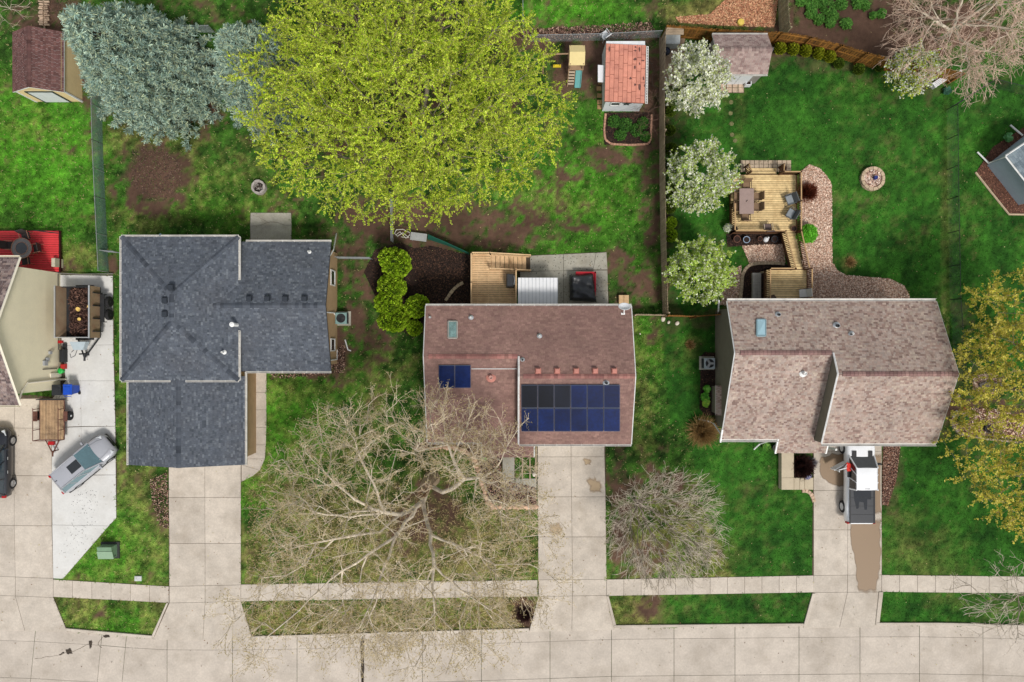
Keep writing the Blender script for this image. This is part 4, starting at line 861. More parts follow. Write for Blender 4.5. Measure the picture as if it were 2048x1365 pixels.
win = window(s2, (PX(1224), wy0_ - .0, 1.55), .62, .6, (0, -1, 0))
star = MB(); c0 = Vector((PX(1246), wy0_ - .03, 1.55)); V = []
for k in range(10):
    r_ = .34 if k % 2 == 0 else .14; a = math.pi / 2 + k * math.pi / 5; V.append((c0.x + r_ * math.cos(a), c0.y, c0.z + r_ * math.sin(a)))
V2 = [(x, y + .028, z) for x, y, z in V]; star.add(V + V2 + [(c0.x, c0.y - .05, c0.z)], [(i, (i + 1) % 10, 20) for i in range(10)] + [((i + 1) % 10, i, 10 + i, 10 + (i + 1) % 10) for i in range(10)])
star.build('barn_star', mat('dark_green_metal', rgb(44, 58, 56), .5), s2)

# mauve-roofed shed behind the blossoming tree
s3 = thing('shed', P(1485, 130), 'white-fronted shed with pale mauve shingle roof behind the topmost blossoming tree', 'shed')
z3e = 2.15; xa, xb, ya, yb_ = PX(1425, z3e), PX(1536, z3e), PY(148, z3e), PY(69, z3e); yr_ = (ya + yb_) / 2; zr_ = 2.95
w = MB(); gable_wall_y(w, xa + .15, xb - .15, ya + .15, yb_ - .15, z3e, z3e, yr_, zr_ - .12); w.build('wall', mat('grey_shed_paint', rgb(150, 146, 138), .8), s3)
PALM = [rgb(174, 152, 144), rgb(166, 144, 137), rgb(180, 159, 150), rgb(152, 128, 122)]
roof_part(s3, [[(xa, ya, z3e - .05), (xb, ya, z3e - .05), (xb, yr_, zr_), (xa, yr_, zr_)], [(xb, yb_, z3e - .05), (xa, yb_, z3e - .05), (xa, yr_, zr_), (xb, yr_, zr_)]], PALM, W_TRIM, th=.1, seed=150, tw=.26, jit=.2, caps=[((xa, yr_, zr_), (xb, yr_, zr_))])
for yy, nn in ((ya, 1), (yb_, -1)): gutter(s3, (xa, yy, z3e - .05), (xb, yy, z3e - .05), inward=(0, nn, 0), straps=False, w=.09)
for k in range(2): MB().box((PX(1455 + 24 * k), ya + .11, 1.0), (.82, .06, 1.9)).build('door', W_PAINT, s3)

# blue-grey shed at the right edge, turned
s4 = thing('shed', P(2010, 372), 'blue-grey shed turned at an angle at the right edge of the photo', 'shed')
a0 = P(1973, 331); b0 = P(2036, 411); ax = (b0 - a0); La = ax.length; ax = ax / La; nn = Vector((-ax.y, ax.x, 0)); 
if nn.x < 0: nn = -nn
BLUEG = mat('blue_grey_siding', rgb(160, 176, 186), .75, .05, 2)
D4 = 3.6; zt4 = 2.1; rz4 = 3.0
def T4(u, v, z): r_ = a0 + ax * u + nn * v; return (r_.x, r_.y, z)
w = MB(); w.add([T4(0, 0, -.1), T4(La, 0, -.1), T4(La, D4, -.1), T4(0, D4, -.1), T4(0, 0, zt4), T4(La, 0, zt4), T4(La, D4, zt4), T4(0, D4, zt4), T4(0, D4 / 2, rz4 - .1), T4(La, D4 / 2, rz4 - .1)], [(0, 1, 5, 4), (1, 2, 6, 9, 5), (2, 3, 7, 6), (3, 0, 4, 8, 7)]); w.build('wall', BLUEG, s4)
roof_part(s4, [[T4(-.15, -.02, zt4 - .0), T4(La + .15, -.02, zt4 - .0), T4(La + .15, D4 / 2, rz4), T4(-.15, D4 / 2, rz4)], [T4(La + .15, D4 + .2, zt4 - .1), T4(-.15, D4 + .2, zt4 - .1), T4(-.15, D4 / 2, rz4), T4(La + .15, D4 / 2, rz4)]], PALB, W_TRIM, th=.09, seed=170, tw=.24)
g = MB(); g.tube([T4(-.15, -.1, zt4), T4(La + .15, -.1, zt4)], .06, 4); g.tube([T4(-.2, -.1, zt4 + .02), T4(-.2, D4 / 2, rz4 + .02)], .06, 4); g.build('trim', W_TRIM, s4)
pipe(s4, [T4(-.1, -.05, zt4 - .1), T4(-.1, .0, .3), T4(-1.15, -.0, .1)], .06, W_TRIM); pipe(s4, [T4(-.15, D4 - .6, .4), T4(-1.2, D4 - .6, .1)], .06, W_TRIM)
tag(MB().tube([P(1951, 345, .04), P(1985, 388, .04), P(2018, 429, .04), P(2100, 430, .04)], .07, 6).build('bed_edging', STONE), 'pale edging strip around the mulch bed of the blue-grey shed', 'edging')
# ---------------------------------------------------------------- decks, rails, fences
def boards(parent, x0, x1, y0, y1, z, m, w=.135, gap=.02, th=.035, along='x', name='board'):
    """deck boards as single pieces that share one mesh"""
    n = max(1, int(round(((y1 - y0) if along == 'x' else (x1 - x0)) / (w + gap)))); st = ((y1 - y0) if along == 'x' else (x1 - x0)) / n
    L = (x1 - x0) if along == 'x' else (y1 - y0); me = None; pl = wloc(parent)
    for i in range(n):
        c = Vector(((x0 + x1) / 2, y0 + st * (i + .5), z - th / 2)) if along == 'x' else Vector((x0 + st * (i + .5), (y0 + y1) / 2, z - th / 2))
        if me is None:
            b = MB(); b.cham((0, 0, 0), (L, st - gap, th) if along == 'x' else (st - gap, L, th), .006); o = b.build(name, m, parent, world=False); me = o.data
        else: o = bpy.data.objects.new(name, me); C.objects.link(o); o.parent = parent
        o.location = c - pl + Vector((random.uniform(-.01, .01), 0, random.uniform(-.003, .003)))
def rail(parent, a, b, z0, h, m, cap, step=.13, name='railing', z1=None):
    """railing from a to b (2D) over deck height z0 (to z1): posts, balusters, cap"""
    z1 = z0 if z1 is None else z1; a, b = Vector((a[0], a[1], z0)), Vector((b[0], b[1], z1)); L = (b - a).length; up_ = Vector((0, 0, 1)); d = (b - a) / L; rz = math.atan2(d.y, d.x)
    mb = MB(); n = max(2, int(L / step))
    for i in range(1, n): mb.box(a.lerp(b, i / n) + up_ * (h / 2), (.045, .045, h - .06), rz)
    mb.tube([a + up_ * .1, b + up_ * .1], .035, 4)
    r = mb.build(name, m, parent); k = max(1, int(L / 1.9))
    for i in range(k + 1): MB().box(a.lerp(b, i / k) + up_ * (h / 2 - .1), (.09, .09, h + .2), rz).build('post', m, r)
    pv = -Vector((d.y, -d.x, 0)) * .04; q = [a + up_ * h - pv, b + up_ * h - pv, b + up_ * h + pv, a + up_ * h + pv]
    MB().slab3([tuple(v) for v in q], .035).build('cap_rail', cap, r); return r
def posts(parent, pts, z, m=None):
    for x, y in pts: MB().box((x, y, z / 2 - .05), (.12, .12, z + .06)).build('support_post', m or WOODGREY, parent)
def rim(parent, x0, x1, y0, y1, z, m, h=.2):
    b = MB(); t = .04
    b.box(((x0 + x1) / 2, y0 - t / 2, z - .04 - h / 2), (x1 - x0, t, h)); b.box(((x0 + x1) / 2, y1 + t / 2, z - .04 - h / 2), (x1 - x0, t, h)); b.box((x0 - t / 2, (y0 + y1) / 2, z - .04 - h / 2), (t, y1 - y0 + 2 * t, h)); b.box((x1 + t / 2, (y0 + y1) / 2, z - .04 - h / 2), (t, y1 - y0 + 2 * t, h))
    for k in range(4): b.box((x0 + (x1 - x0) * (k + .5) / 4, (y0 + y1) / 2, z - .14), (.04, y1 - y0, .18))
    return b.build('rim_joist', m, parent)

# pale deck with stairs behind the solar house
dk = thing('deck', P(985, 560), 'pale wooden deck with stairs behind the mauve-roofed house', 'deck')
zD = 1.25; x0, x1, y0, y1 = PX(944, zD), PX(1032, zD), X2['yb'] - .3, PY(509, zD); ys_ = PY(541, zD)
boards(dk, x0, x1, y0, ys_, zD, WOODLIGHT); boards(dk, x0, PX(981, zD), ys_, y1, zD, WOODLIGHT); rim(dk, x0, x1, y0, ys_, zD, WOODLIGHT); rim(dk, x0, PX(981, zD), ys_ + .08, y1, zD, WOODLIGHT)
posts(dk, [(x0 + .1, y0 + .4), (x1 - .1, y0 + .4), (x0 + .1, ys_), (x1 - .1, ys_), (x0 + .1, y1 - .1)], zD - .1, WOODLIGHT)
rail(dk, (x0, y0), (x0, y1), zD, .9, WOODLIGHT, WOODLIGHT); rail(dk, (x1, y0), (x1, ys_), zD, .9, WOODLIGHT, WOODLIGHT); rail(dk, (x0, y1), (PX(981, zD), y1), zD, .9, WOODLIGHT, WOODLIGHT)
sx = PX(981, zD); n = 9; ex = PX(1060, .1); st = (ex - sx) / n
ste = MB()
for yy in (ys_ + .08, y1 - .04): ste.add([(sx, yy - .02, zD - .05), (ex, yy - .02, .02), (ex - .3, yy - .02, .02), (sx, yy - .02, zD - .35), (sx, yy + .02, zD - .05), (ex, yy + .02, .02), (ex - .3, yy + .02, .02), (sx, yy + .02, zD - .35)], [(0, 1, 2, 3), (7, 6, 5, 4), (0, 4, 5, 1), (3, 2, 6, 7), (1, 5, 6, 2), (0, 3, 7, 4)])
ste.build('stringer', WOODLIGHT, dk)
for i in range(n - 1): MB().cham((sx + st * (i + .5) + .04, (ys_ + y1) / 2 + .02, zD - (i + 1) * zD / n), (st * .92, y1 - ys_ - .12, .04), .008).build('tread', WOODLIGHT, dk)
rail(dk, (sx, ys_ + .05), (ex, ys_ + .05), zD, .85, WOODLIGHT, WOODLIGHT, z1=.05); rail(dk, (sx, y1), (ex, y1), zD, .85, WOODLIGHT, WOODLIGHT, z1=.05)
# lawn deck, stairs and house deck of the taupe house
d3k = thing('deck', P(1540, 450), 'two-level wooden deck with brown railings behind the taupe-roofed house', 'deck')
zL, zU = .45, 1.3
lx0, lx1, ly0, ly1 = PX(1462, zL), PX(1592, zL), PY(466, zL), PY(350, zL)
boards(d3k, lx0, lx1, ly0, ly1, zL, WOODDECK); rim(d3k, lx0, lx1, ly0, ly1, zL, RAILBROWN)
ux0, ux1, uy0, uy1 = PX(1531, zU), PX(1613, zU), y3b - .4, PY(540, zU)
boards(d3k, ux0, ux1, uy0, uy1, zU, WOODDECK); rim(d3k, ux0, ux1, uy0, uy1, zU, RAILBROWN); posts(d3k, [(ux0 + .1, uy0 + .5), (ux1 - .1, uy0 + .5), (ux0 + .1, uy1 - .1), (ux1 - .1, uy1 - .1)], zU - .1)
posts(d3k, [(lx0 + .1, ly0 + .1), (lx1 - .1, ly0 + .1), (lx0 + .1, ly1 - .1), (lx1 - .1, ly1 - .1)], zL - .1)
for k in range(2): boards(d3k, PX(1492, .3 - .15 * k), PX(1553, .3 - .15 * k), ly1 + .27 * k + .01, ly1 + .27 * (k + 1), .3 - .15 * k, WOODDECK, name='tread')
sb = MB(); sb.box(((PX(1492) + PX(1553)) / 2, ly1 + .27, .08), (2.0, .48, .14)); sb.build('step_frame', RAILBROWN, d3k)
# slanting stair between the two levels
A0, A1 = P(1563, 467, zL), P(1591, 467, zL); B0, B1 = P(1583, 540, zU), P(1607, 540, zU); nst = 12
for i in range(nst):
    t = (i + .5) / nst; a, c = A0.lerp(B0, t), A1.lerp(B1, t); z = zL + (zU - zL) * ((i + 1) / (nst + 1)); dd = (B0 - A0).to_2d().length / nst
    MB().cham(((a.x + c.x) / 2, (a.y + c.y) / 2, z - .02), ((c - a).length, dd * .98, .045), .008, -.0).build('tread', WOODDECK, d3k)
sg = MB()
for a, b_ in ((A0, B0), (A1, B1)): sg.slab3([(a.x - .03, a.y, zL), (b_.x - .03, b_.y, zU), (b_.x + .03, b_.y, zU), (a.x + .03, a.y, zL)], .3)
sg.build('stringer', RAILBROWN, d3k)
R3 = lambda a, b_, z0, z1=None, h=.9: rail(d3k, a, b_, z0, h, RAILBROWN, RAILTOP, z1=z1)
R3((lx1, ly1), (lx1, ly0 + .05), zL); R3((PX(1557, zL), ly1), (lx1, ly1), zL); R3((lx0, ly0), (lx0, PY(411, zL)), zL); R3((lx0, ly0), (A0.x - .05, ly0), zL)
R3((A0.x - .05, A0.y), (B0.x - .05, B0.y), zL, zU); R3((A1.x + .05, A1.y), (B1.x + .05, B1.y), zL, zU); R3((ux1, uy0 + .1), (ux1, uy1), zU); R3((ux0, uy0 + .1), (ux0, uy1), zU); R3((ux0, uy1), (B0.x - .1, uy1), zU)
R3((PX(1553), ly1 + .02), (PX(1557), ly1 + .6), zL, .15); R3((PX(1490), ly1 + .02), (PX(1488), ly1 + .6), zL, .15)
# paver strip at the foot of the lawn deck
pv = tag(MB().prism(pts2([(1480, 321), (1582, 321), (1582, 345), (1480, 345)]), -.1, .02).build('paver_path', JOINT), kind='structure')
for i in range(11):
    for j in range(3): slab(pts2([(1481 + 9.2 * i, 321 + 8 * j), (1490 + 9.2 * i, 321 + 8 * j), (1490 + 9.2 * i, 329 + 8 * j), (1481 + 9.2 * i, 329 + 8 * j)]), -.05, .045, mat('grey_paver', rgb(188, 168, 144), .9, .15, 4, orand=.1), pv, .012, 'paver')
pv = tag(MB().prism(pts2([(1440, 166), (1488, 166), (1488, 187), (1440, 187)]), -.1, .02).build('paver_path', JOINT), kind='structure')
for i in range(4):
    for j in range(2): slab(pts2([(1441 + 11.7 * i, 166 + 10 * j), (1452 + 11.7 * i, 166 + 10 * j), (1452 + 11.7 * i, 176 + 10 * j), (1441 + 11.7 * i, 176 + 10 * j)]), -.05, .045, mat('pink_paver', rgb(196, 172, 150), .9, .15, 4, orand=.08), pv, .012, 'paver')
# red deck of the beige house
rdk = thing('deck', P(60, 500), 'bright red painted deck at the left edge behind the beige house', 'deck')
boards(rdk, -41, PX(117, .5), 4.85, PY(462, .5), .5, REDDECK, w=.14); rim(rdk, -41, PX(117, .5), 4.85, PY(462, .5), .5, mat('dark_red_rim', rgb(70, 24, 26), .7)); posts(rdk, [(-33, 5), (-36, 5), (-33, 7.2), (-36, 7.2), (-32.2, 5), (-32.2, 7.3)], .4)

# ---- wooden fences: each picket a piece
def wood_fence(pix, z, m, label, w=.14, name='wooden_fence', face=1, gap=.022, twist=0.0):
    pts = [P(a, b_) for a, b_ in pix]; f = thing(name, pts[0], label, 'fence'); me = None; off = pts[0]
    for a, b_ in zip(pts[:-1], pts[1:]):
        d = (b_ - a); L = d.length; d = d / L; n = max(1, int(L / (w + gap))); rz = math.atan2(d.y, d.x); nv = Vector((-d.y, d.x, 0)) * face
        for i in range(n):
            if me is None:
                b = MB(); b.add([(-w / 2, -.01, 0), (w / 2, -.01, 0), (w / 2, .01, 0), (-w / 2, .01, 0), (-w / 2, -.01, z - .05), (w / 2, -.01, z - .05), (w / 2, .01, z - .05), (-w / 2, .01, z - .05), (-w / 4, -.01, z), (w / 4, -.01, z), (w / 4, .01, z), (-w / 4, .01, z)],
                                [(3, 2, 1, 0), (0, 1, 5, 9, 8, 4), (7, 11, 10, 6, 2, 3), (1, 2, 6, 5), (3, 0, 4, 7), (8, 9, 10, 11), (5, 6, 10, 9), (7, 4, 8, 11)])
                o = b.build('picket', m, f, world=False); me = o.data
            else: o = bpy.data.objects.new('picket', me); C.objects.link(o); o.parent = f
            o.location = a + d * (L * (i + .5) / n) - off + Vector((0, 0, random.uniform(-.05, .02))); o.rotation_euler = (random.uniform(-.012, .012), random.uniform(-.01, .01), rz + twist)
        k = max(1, int(L / 2.4))
        for i in range(k + 1): MB().box(a + d * (L * i / k) - nv * .08 + Vector((0, 0, z / 2)), (.09, .09, z + .02), rz).build('post', m, f)
        for zz in (.3, z * .5, z - .25): MB().box((a + b_) / 2 - nv * .03 + Vector((0, 0, zz)), (L, .035, .09), rz).build('stringer_rail', m, f)
    return f
wood_fence([(1321, 80), (1318, 200), (1319, 350), (1321, 480), (1325, 628)], 1.75, WOODGREY, 'long weathered grey wooden fence between the two back yards', face=-1)
wood_fence([(1323, 74), (1420, 82), (1545, 88), (1600, 97), (1660, 112), (1708, 127), (1752, 139), (1800, 148), (1858, 158), (1895, 166)], 1.85, WOODBROWN, 'brown stained wooden fence curving along the back of the right yard', face=1)
wood_fence([(1560, 78), (1557, 40), (1556, -20)], 1.8, mat('pale_green_fence_wood', rgb(150, 142, 112), .85, .2, 3, orand=.15), 'pale grey-green wooden fence running up out of the photo top', face=1)
wood_fence([(1327, 632), (1380, 634), (1432, 630)], 1.6, WOODBROWN, 'short brown wooden fence between the two right houses', face=1)
wood_fence([(1265, 630), (1326, 631)], 1.2, WOODGREY, 'short low wooden fence from mauve-roofed house to the grey fence', face=1)
# ---- wire fences: posts, rails and real wire
def wire_fence(pix, z, wire_m, post_m, label, step=2.4, dia=.08, wr=.0035, pr=.025, bottom=False):
    pts = [P(a, b_) for a, b_ in pix]; f = thing('wire_fence', pts[0], label, 'fence'); wm = MB(); Z = Vector((0, 0, 1))
    for a, b_ in zip(pts[:-1], pts[1:]):
        d = b_ - a; L = d.length; d = d / L; n = int(L / dia)
        for i in range(-int(z / dia), n):
            for s_ in (0, 1):
                u0, u1 = i * dia, i * dia + z; c0, c1 = max(u0, 0), min(u1, L)
                if c1 - c0 < .02: continue
                za, zb_ = (c0 - u0), (c1 - u0)
                if s_: za, zb_ = z - za, z - zb_
                p_, q_ = a + d * c0 + Z * (za + .02), a + d * c1 + Z * (zb_ + .02); nv = d.cross(Z) * wr
                wm.add([p_ - nv + Z * wr, p_ + nv + Z * wr, q_ + nv + Z * wr, q_ - nv + Z * wr], [(0, 1, 2, 3)])
        k = max(1, round(L / step))
        for i in range(k + 1): MB().tube([a + d * (L * i / k) - Z * .1, a + d * (L * i / k) + Z * (z + .05)], pr, 8).build('post', post_m, f)
        MB().tube([a + Z * (z + .02), b_ + Z * (z + .02)], pr * .8, 6).build('top_rail', post_m, f)
    wm.build('wire_mesh', wire_m, f, kind='stuff'); return f
GREENW = mat('green_vinyl_wire', rgb(92, 122, 106), .6, .1)
wire_fence([(203, 150), (206, 290), (211, 400), (218, 545)], 1.25, GREENW, GALV, 'tall green chain link fence running down the left side yard', dia=.06, wr=.006)
wire_fence([(218, 505), (245, 507)], 1.1, GALV, GALV, 'short chain link gate from green fence to slate-roofed house', dia=.07)
wire_fence([(160, 66), (320, 66), (430, 66)], 1.1, GALV, GALV, 'chain link fence behind the blue spruces', dia=.08)
wire_fence([(1060, 85), (1200, 82), (1318, 76)], 1.1, GALV, GALV, 'wire fence behind the salmon-roofed shed', dia=.1)
wire_fence([(785, 390), (787, 486)], 1.0, GALV, GALV, 'thin wire fence running down from the big yellow-green tree', dia=.09)
wire_fence([(1045, -20), (1046, 80)], 1.1, GALV, GALV, 'wire fence stub at the photo top right of the big tree', dia=.09)
wire_fence([(678, 518), (745, 519)], 1.1, GALV, GALV, 'low chain link fence from tan wall to bright green shrubs', dia=.07)
wire_fence([(1893, 220), (1895, 400), (1899, 600), (1906, 690), (1910, 760)], 1.2, mat('black_wire', (.03, .035, .032), .6), DARK, 'black wire fence with black posts along the right lawn', dia=.1, wr=.003)
wire_fence([(1893, 220), (1968, 172), (2060, 195)], 1.2, mat('black_wire', ()), DARK, 'black wire fence crossing the lawn above the blue-grey shed', dia=.1, wr=.003)
# green mesh windscreen between lounge chair and deck
tag(MB().add([tuple(P(a, b_, z)) for a, b_, z in ((855, 479, .03), (895, 492, .03), (938, 510, .03), (938, 507, 1.0), (895, 487, .95), (856, 470, .9))] + [tuple(P(a, b_, z) + Vector((.01, .03, 0))) for a, b_, z in ((855, 479, .03), (895, 492, .03), (938, 510, .03), (938, 507, 1.0), (895, 487, .95), (856, 470, .9))], [(0, 1, 4, 5), (1, 2, 3, 4), (7, 6, 11, 10), (8, 7, 10, 9), (5, 4, 10, 11), (4, 3, 9, 10), (0, 5, 11, 6), (2, 8, 9, 3)]).build('mesh_screen', mat('green_mesh_cloth', rgb(26, 96, 78), .8, .2, 12)), 'dark green mesh screen between grey lounger and pale deck', 'screen')

# ---------------------------------------------------------------- vehicles
CGLASS = mat('car_glass', rgb(96, 128, 136), .05, .12, 1.5, spec=.9)
CGLASSD = mat('dark_car_glass', (.012, .015, .017), .05, .1, spec=.9)
TAILR = mat('tail_light', rgb(180, 30, 34), .25, .1); HEADL = mat('head_light', rgb(210, 214, 216), .15, .05, spec=.8)
RIM = mat('alloy_rim', rgb(190, 192, 194), .3, .05, metal=.7); STEELW = mat('white_rim', rgb(220, 222, 222), .4, .05)
def loft(mb, st):
    """st: (x, half width, z bottom, z top, crown)"""
    rings = []
    for x, hw, zb, zt, cr in st:
        h = zt - zb; half = [(hw * .80, zb), (hw * .96, zb + .1 * h), (hw, zb + .42 * h), (hw * .985, zb + .68 * h), (hw * .93, zb + .9 * h), (hw * .80, zt), (hw * .4, zt + cr * .8), (0, zt + cr)]
        rings.append([(x, y, z) for y, z in half] + [(x, -y, z) for y, z in half[-2::-1]])
    n = len(rings[0]); V = [v for r in rings for v in r]; Fc = []
    for i in range(len(rings) - 1): Fc += [(i * n + k, i * n + k + 1, (i + 1) * n + k + 1, (i + 1) * n + k) for k in range(n - 1)] + [(i * n + n - 1, i * n, (i + 1) * n, (i + 1) * n + n - 1)]
    Fc += [tuple(range(n))[::-1], tuple(range((len(rings) - 1) * n, len(rings) * n))]
    return mb.add(V, Fc)
def wheel(parent, x, y, r, w, rimm):
    s_ = 1 if y > 0 else -1; M = Matrix.Rotation(-s_ * math.pi / 2, 4, 'X'); t = MB()
    t.lathe((x, y, r), [(r * .62, -w / 2), (r * .93, -w / 2), (r, -w / 2 + .03), (r, w / 2 - .03), (r * .93, w / 2), (r * .62, w / 2), (r * .6, w / 2 - .05)], 24, M=M); o = t.build('wheel', RUBBER, parent, world=False, smooth=False)
    d = MB(); d.lathe((x, y, r), [(r * .62, w / 2 - .06), (r * .62, w / 2 - .005), (r * .56, w / 2 - .02), (r * .18, w / 2 - .015), (r * .14, w / 2 + .005)], 20, M=M)
    for k in range(5):
        a = 2 * math.pi * k / 5 + .3; d.box((x + r * .37 * math.cos(a), y + s_ * (w / 2 - .005), r + r * .37 * math.sin(a)), (r * .34, .02, r * .16), ry=-a)
    d.build('rim', rimm, o, world=False)
def cabin(parent, base_, roof_, zb, zr, glass, paint, thick=.05):
    """greenhouse: windscreen, rear and side panes as separate glass, painted roof and pillars. base_/roof_: (x rear, x front, half width rear, half width front)"""
    (r0, f0, hr0, hf0), (r1, f1, hr1, hf1) = base_, roof_
    B = [Vector((r0, hr0, zb)), Vector((f0, hf0, zb)), Vector((f0, -hf0, zb)), Vector((r0, -hr0, zb))]; T = [Vector((r1, hr1, zr)), Vector((f1, hf1, zr)), Vector((f1, -hf1, zr)), Vector((r1, -hr1, zr))]
    for nm, i, j in (('side_window', 0, 1), ('windscreen', 1, 2), ('side_window', 2, 3), ('rear_window', 3, 0)):
        MB().add([B[i], B[j], T[j], T[i]], [(3, 2, 1, 0)]).build(nm, glass, parent, world=False)
    rf = MB(); xs_ = [r1 - .02, r1 + (f1 - r1) * .08, r1 + (f1 - r1) * .5, f1 - .12, f1 + .02]; V = []
    for k, x in enumerate(xs_):
        t = (x - r1) / (f1 - r1); hw = hr1 + (hf1 - hr1) * t + .02; e = .0 if k in (0, 4) else .035
        V += [(x, hw * c, zr - .035 + (e + .02) * (1 - abs(c) ** 2.5)) for c in (-1, -.9, -.5, 0, .5, .9, 1)]
    rf.add(V, [(i * 7 + k, (i + 1) * 7 + k, (i + 1) * 7 + k + 1, i * 7 + k + 1) for i in range(4) for k in range(6)]); rfo = rf.build('roof', paint, parent, world=False, smooth=True)
    for i in range(4): MB().tube([B[i] + Vector((0, 0, -.03)), T[i]], [.06, .05], 6).build('pillar', paint, parent, world=False)
    for t in (.33, .68):
        for i, j in ((0, 1), (2, 3)): 
            s_ = t if i == 0 else 1 - t; MB().tube([B[i].lerp(B[j], s_), T[i].lerp(T[j], s_)], .04, 4).build('pillar', paint, parent, world=False)
    return rfo
def paint(name, c, metal=.3): return mat(name, c, .32, .04, 1.0, metal=metal, coat=.7, spec=.5)
# grey crossover, nose to the upper right
gp = paint('grey_car_paint', rgb(176, 178, 184), .1); ctr = P(168, 927, .7); ang = math.radians(39.5)
car = thing('car', (ctr.x, ctr.y, .04), 'silver-grey crossover parked diagonally on the new white concrete', 'car', 'cars parked on the left driveway', ang)
b = MB(); loft(b, [(-2.32, .62, .42, .78, .02), (-2.25, .84, .3, .95, .02), (-1.9, .93, .24, 1.04, .03), (-1.0, .95, .22, 1.04, .03), (.2, .95, .22, 1.02, .03), (.95, .95, .24, 1.0, .05), (1.6, .93, .26, .93, .06), (2.05, .86, .3, .84, .05), (2.28, .7, .36, .72, .03), (2.36, .5, .42, .62, .01)]); b.build('body', gp, car, world=False, smooth=True)
b = MB(); loft(b, [(-2.3, .9, .2, .36, 0), (-1.5, .965, .19, .34, 0), (1.5, .965, .19, .34, 0), (2.3, .72, .2, .4, 0)]); b.build('sill_cladding', BLACKP, car, world=False)
rf = cabin(car, (-2.15, 1.25, .82, .84), (-1.75, .35, .64, .66), 1.0, 1.62, CGLASS, gp)
MB().cham((-.1, 0, 1.645), (.85, .62, .02), .008).build('sunroof', CGLASSD, car, world=False)
for s_ in (-1, 1):
    MB().tube([(-1.7, s_ * .6, 1.63), (-1.5, s_ * .62, 1.7), (.1, s_ * .64, 1.7), (.3, s_ * .65, 1.62)], .025, 6).build('roof_rail', ALU, car, world=False)
    m_ = MB(); m_.cham((.95, s_ * 1.05, 1.02), (.14, .22, .16), .03); m_.box((.95, s_ * .93, .98), (.06, .14, .05)); m_.build('wing_mirror', gp, car, world=False)
    MB().cham((1.98, s_ * .66, .8), (.42, .22, .1), .03, s_ * -.35).build('headlight', HEADL, car, world=False); MB().cham((-2.22, s_ * .72, .93), (.16, .22, .16), .03).build('tail_light', TAILR, car, world=False)
    for x in (-1.42, 1.42): wheel(car, x, s_ * .83, .36, .24, RIM)
bn = MB()
for s_ in (-1, 1): bn.tube([(1.2, s_ * .6, 1.06), (1.8, s_ * .52, .99), (2.1, s_ * .42, .9)], .018, 5)
bn.build('bonnet_crease', gp, car, world=False); MB().cham((2.33, 0, .58), (.08, .8, .18), .02).build('grille', BLACKP, car, world=False)
MB().tube([(-1.6, 0, 1.64), (-1.7, 0, 1.78)], [.03, .01], 6).build('antenna', BLACKP, car, world=False)
# black car at the left edge, nose up
bp_ = paint('black_car_paint', (.012, .014, .02), .2); c2 = P(-2, 926, .7)
car2 = thing('car', (c2.x - .2, c2.y, .04), 'black car cut by the left photo edge on the old driveway', 'car', 'cars parked on the left driveway', math.radians(90))
b = MB(); loft(b, [(-2.42, .66, .42, .8, .02), (-2.3, .88, .3, .98, .02), (-1.9, .96, .24, 1.08, .03), (.2, .97, .22, 1.06, .03), (1.0, .97, .24, 1.04, .05), (1.7, .95, .26, .97, .06), (2.15, .88, .3, .88, .05), (2.4, .7, .36, .74, .03), (2.48, .5, .42, .64, .01)]); b.build('body', bp_, car2, world=False, smooth=True)
cabin(car2, (-2.2, 1.3, .84, .86), (-1.8, .4, .66, .68), 1.04, 1.68, mat('tinted_car_glass', rgb(44, 60, 70), .05, .1, spec=.9), bp_)
for s_ in (-1, 1):
    m_ = MB(); m_.cham((1.0, s_ * 1.07, 1.05), (.14, .22, .16), .03); m_.box((1.0, s_ * .95, 1.0), (.06, .14, .05)); m_.build('wing_mirror', bp_, car2, world=False)
    MB().cham((2.08, s_ * .68, .84), (.44, .22, .1), .03, s_ * -.35).build('headlight', HEADL, car2, world=False); MB().cham((-2.3, s_ * .76, .95), (.18, .22, .2), .03).build('tail_light', TAILR, car2, world=False)
    for x in (-1.5, 1.5): wheel(car2, x, s_ * .86, .38, .24, RIM)
    for x in (-.6, .35): MB().box((x, s_ * .985, .9), (.2, .03, .035)).build('door_handle', ALU, car2, world=False)
    MB().tube([(-1.7, s_ * .64, 1.7), (.3, s_ * .67, 1.7)], .025, 6).build('roof_rail', ALU, car2, world=False)
# white crew-cab pickup, nose up under the eave, driver's door open
wp = paint('white_truck_paint', rgb(238, 240, 242, .9), 0.0)
tr = thing('pickup_truck', (24.12, -9.62, .04), 'white pickup truck with black bed cover and its left front door open', 'truck', rz=math.radians(90))
b = MB(); loft(b, [(-3.02, .86, .5, 1.05, 0), (-2.95, .95, .42, 1.1, 0), (-2.5, .98, .36, 1.12, 0), (-1.96, 1.05, .36, 1.12, 0), (-1.4, .98, .36, 1.12, 0), (-.4, .97, .36, 1.12, .02), (1.1, .97, .36, 1.14, .03), (1.55, .98, .38, 1.15, .05), (2.2, 1.02, .4, 1.13, .05), (2.7, .95, .42, 1.05, .05), (2.86, .86, .48, .9, .02)]); b.build('body', wp, tr, world=False, smooth=True)
b = MB(); loft(b, [(-2.2, .9, .34, .46, 0), (2.3, .9, .34, .46, 0)]); b.build('running_board', BLACKP, tr, world=False)
cabin(tr, (-.55, 1.72, .86, .86), (-.5, 1.0, .72, .72), 1.12, 1.86, CGLASSD, wp)
tn = MB(); tn.box((-1.75, 0, 1.16), (2.35, 1.72, .05)); tno = tn.build('bed_cover', mat('bed_cover_black', rgb(42, 45, 50), .42, .12, 2, spec=.45), tr, world=False)
for s_ in (-1, 1): MB().box((-1.75, s_ * .84, 1.19), (2.4, .08, .05)).build('cover_rail', BLACKP, tno, world=False)
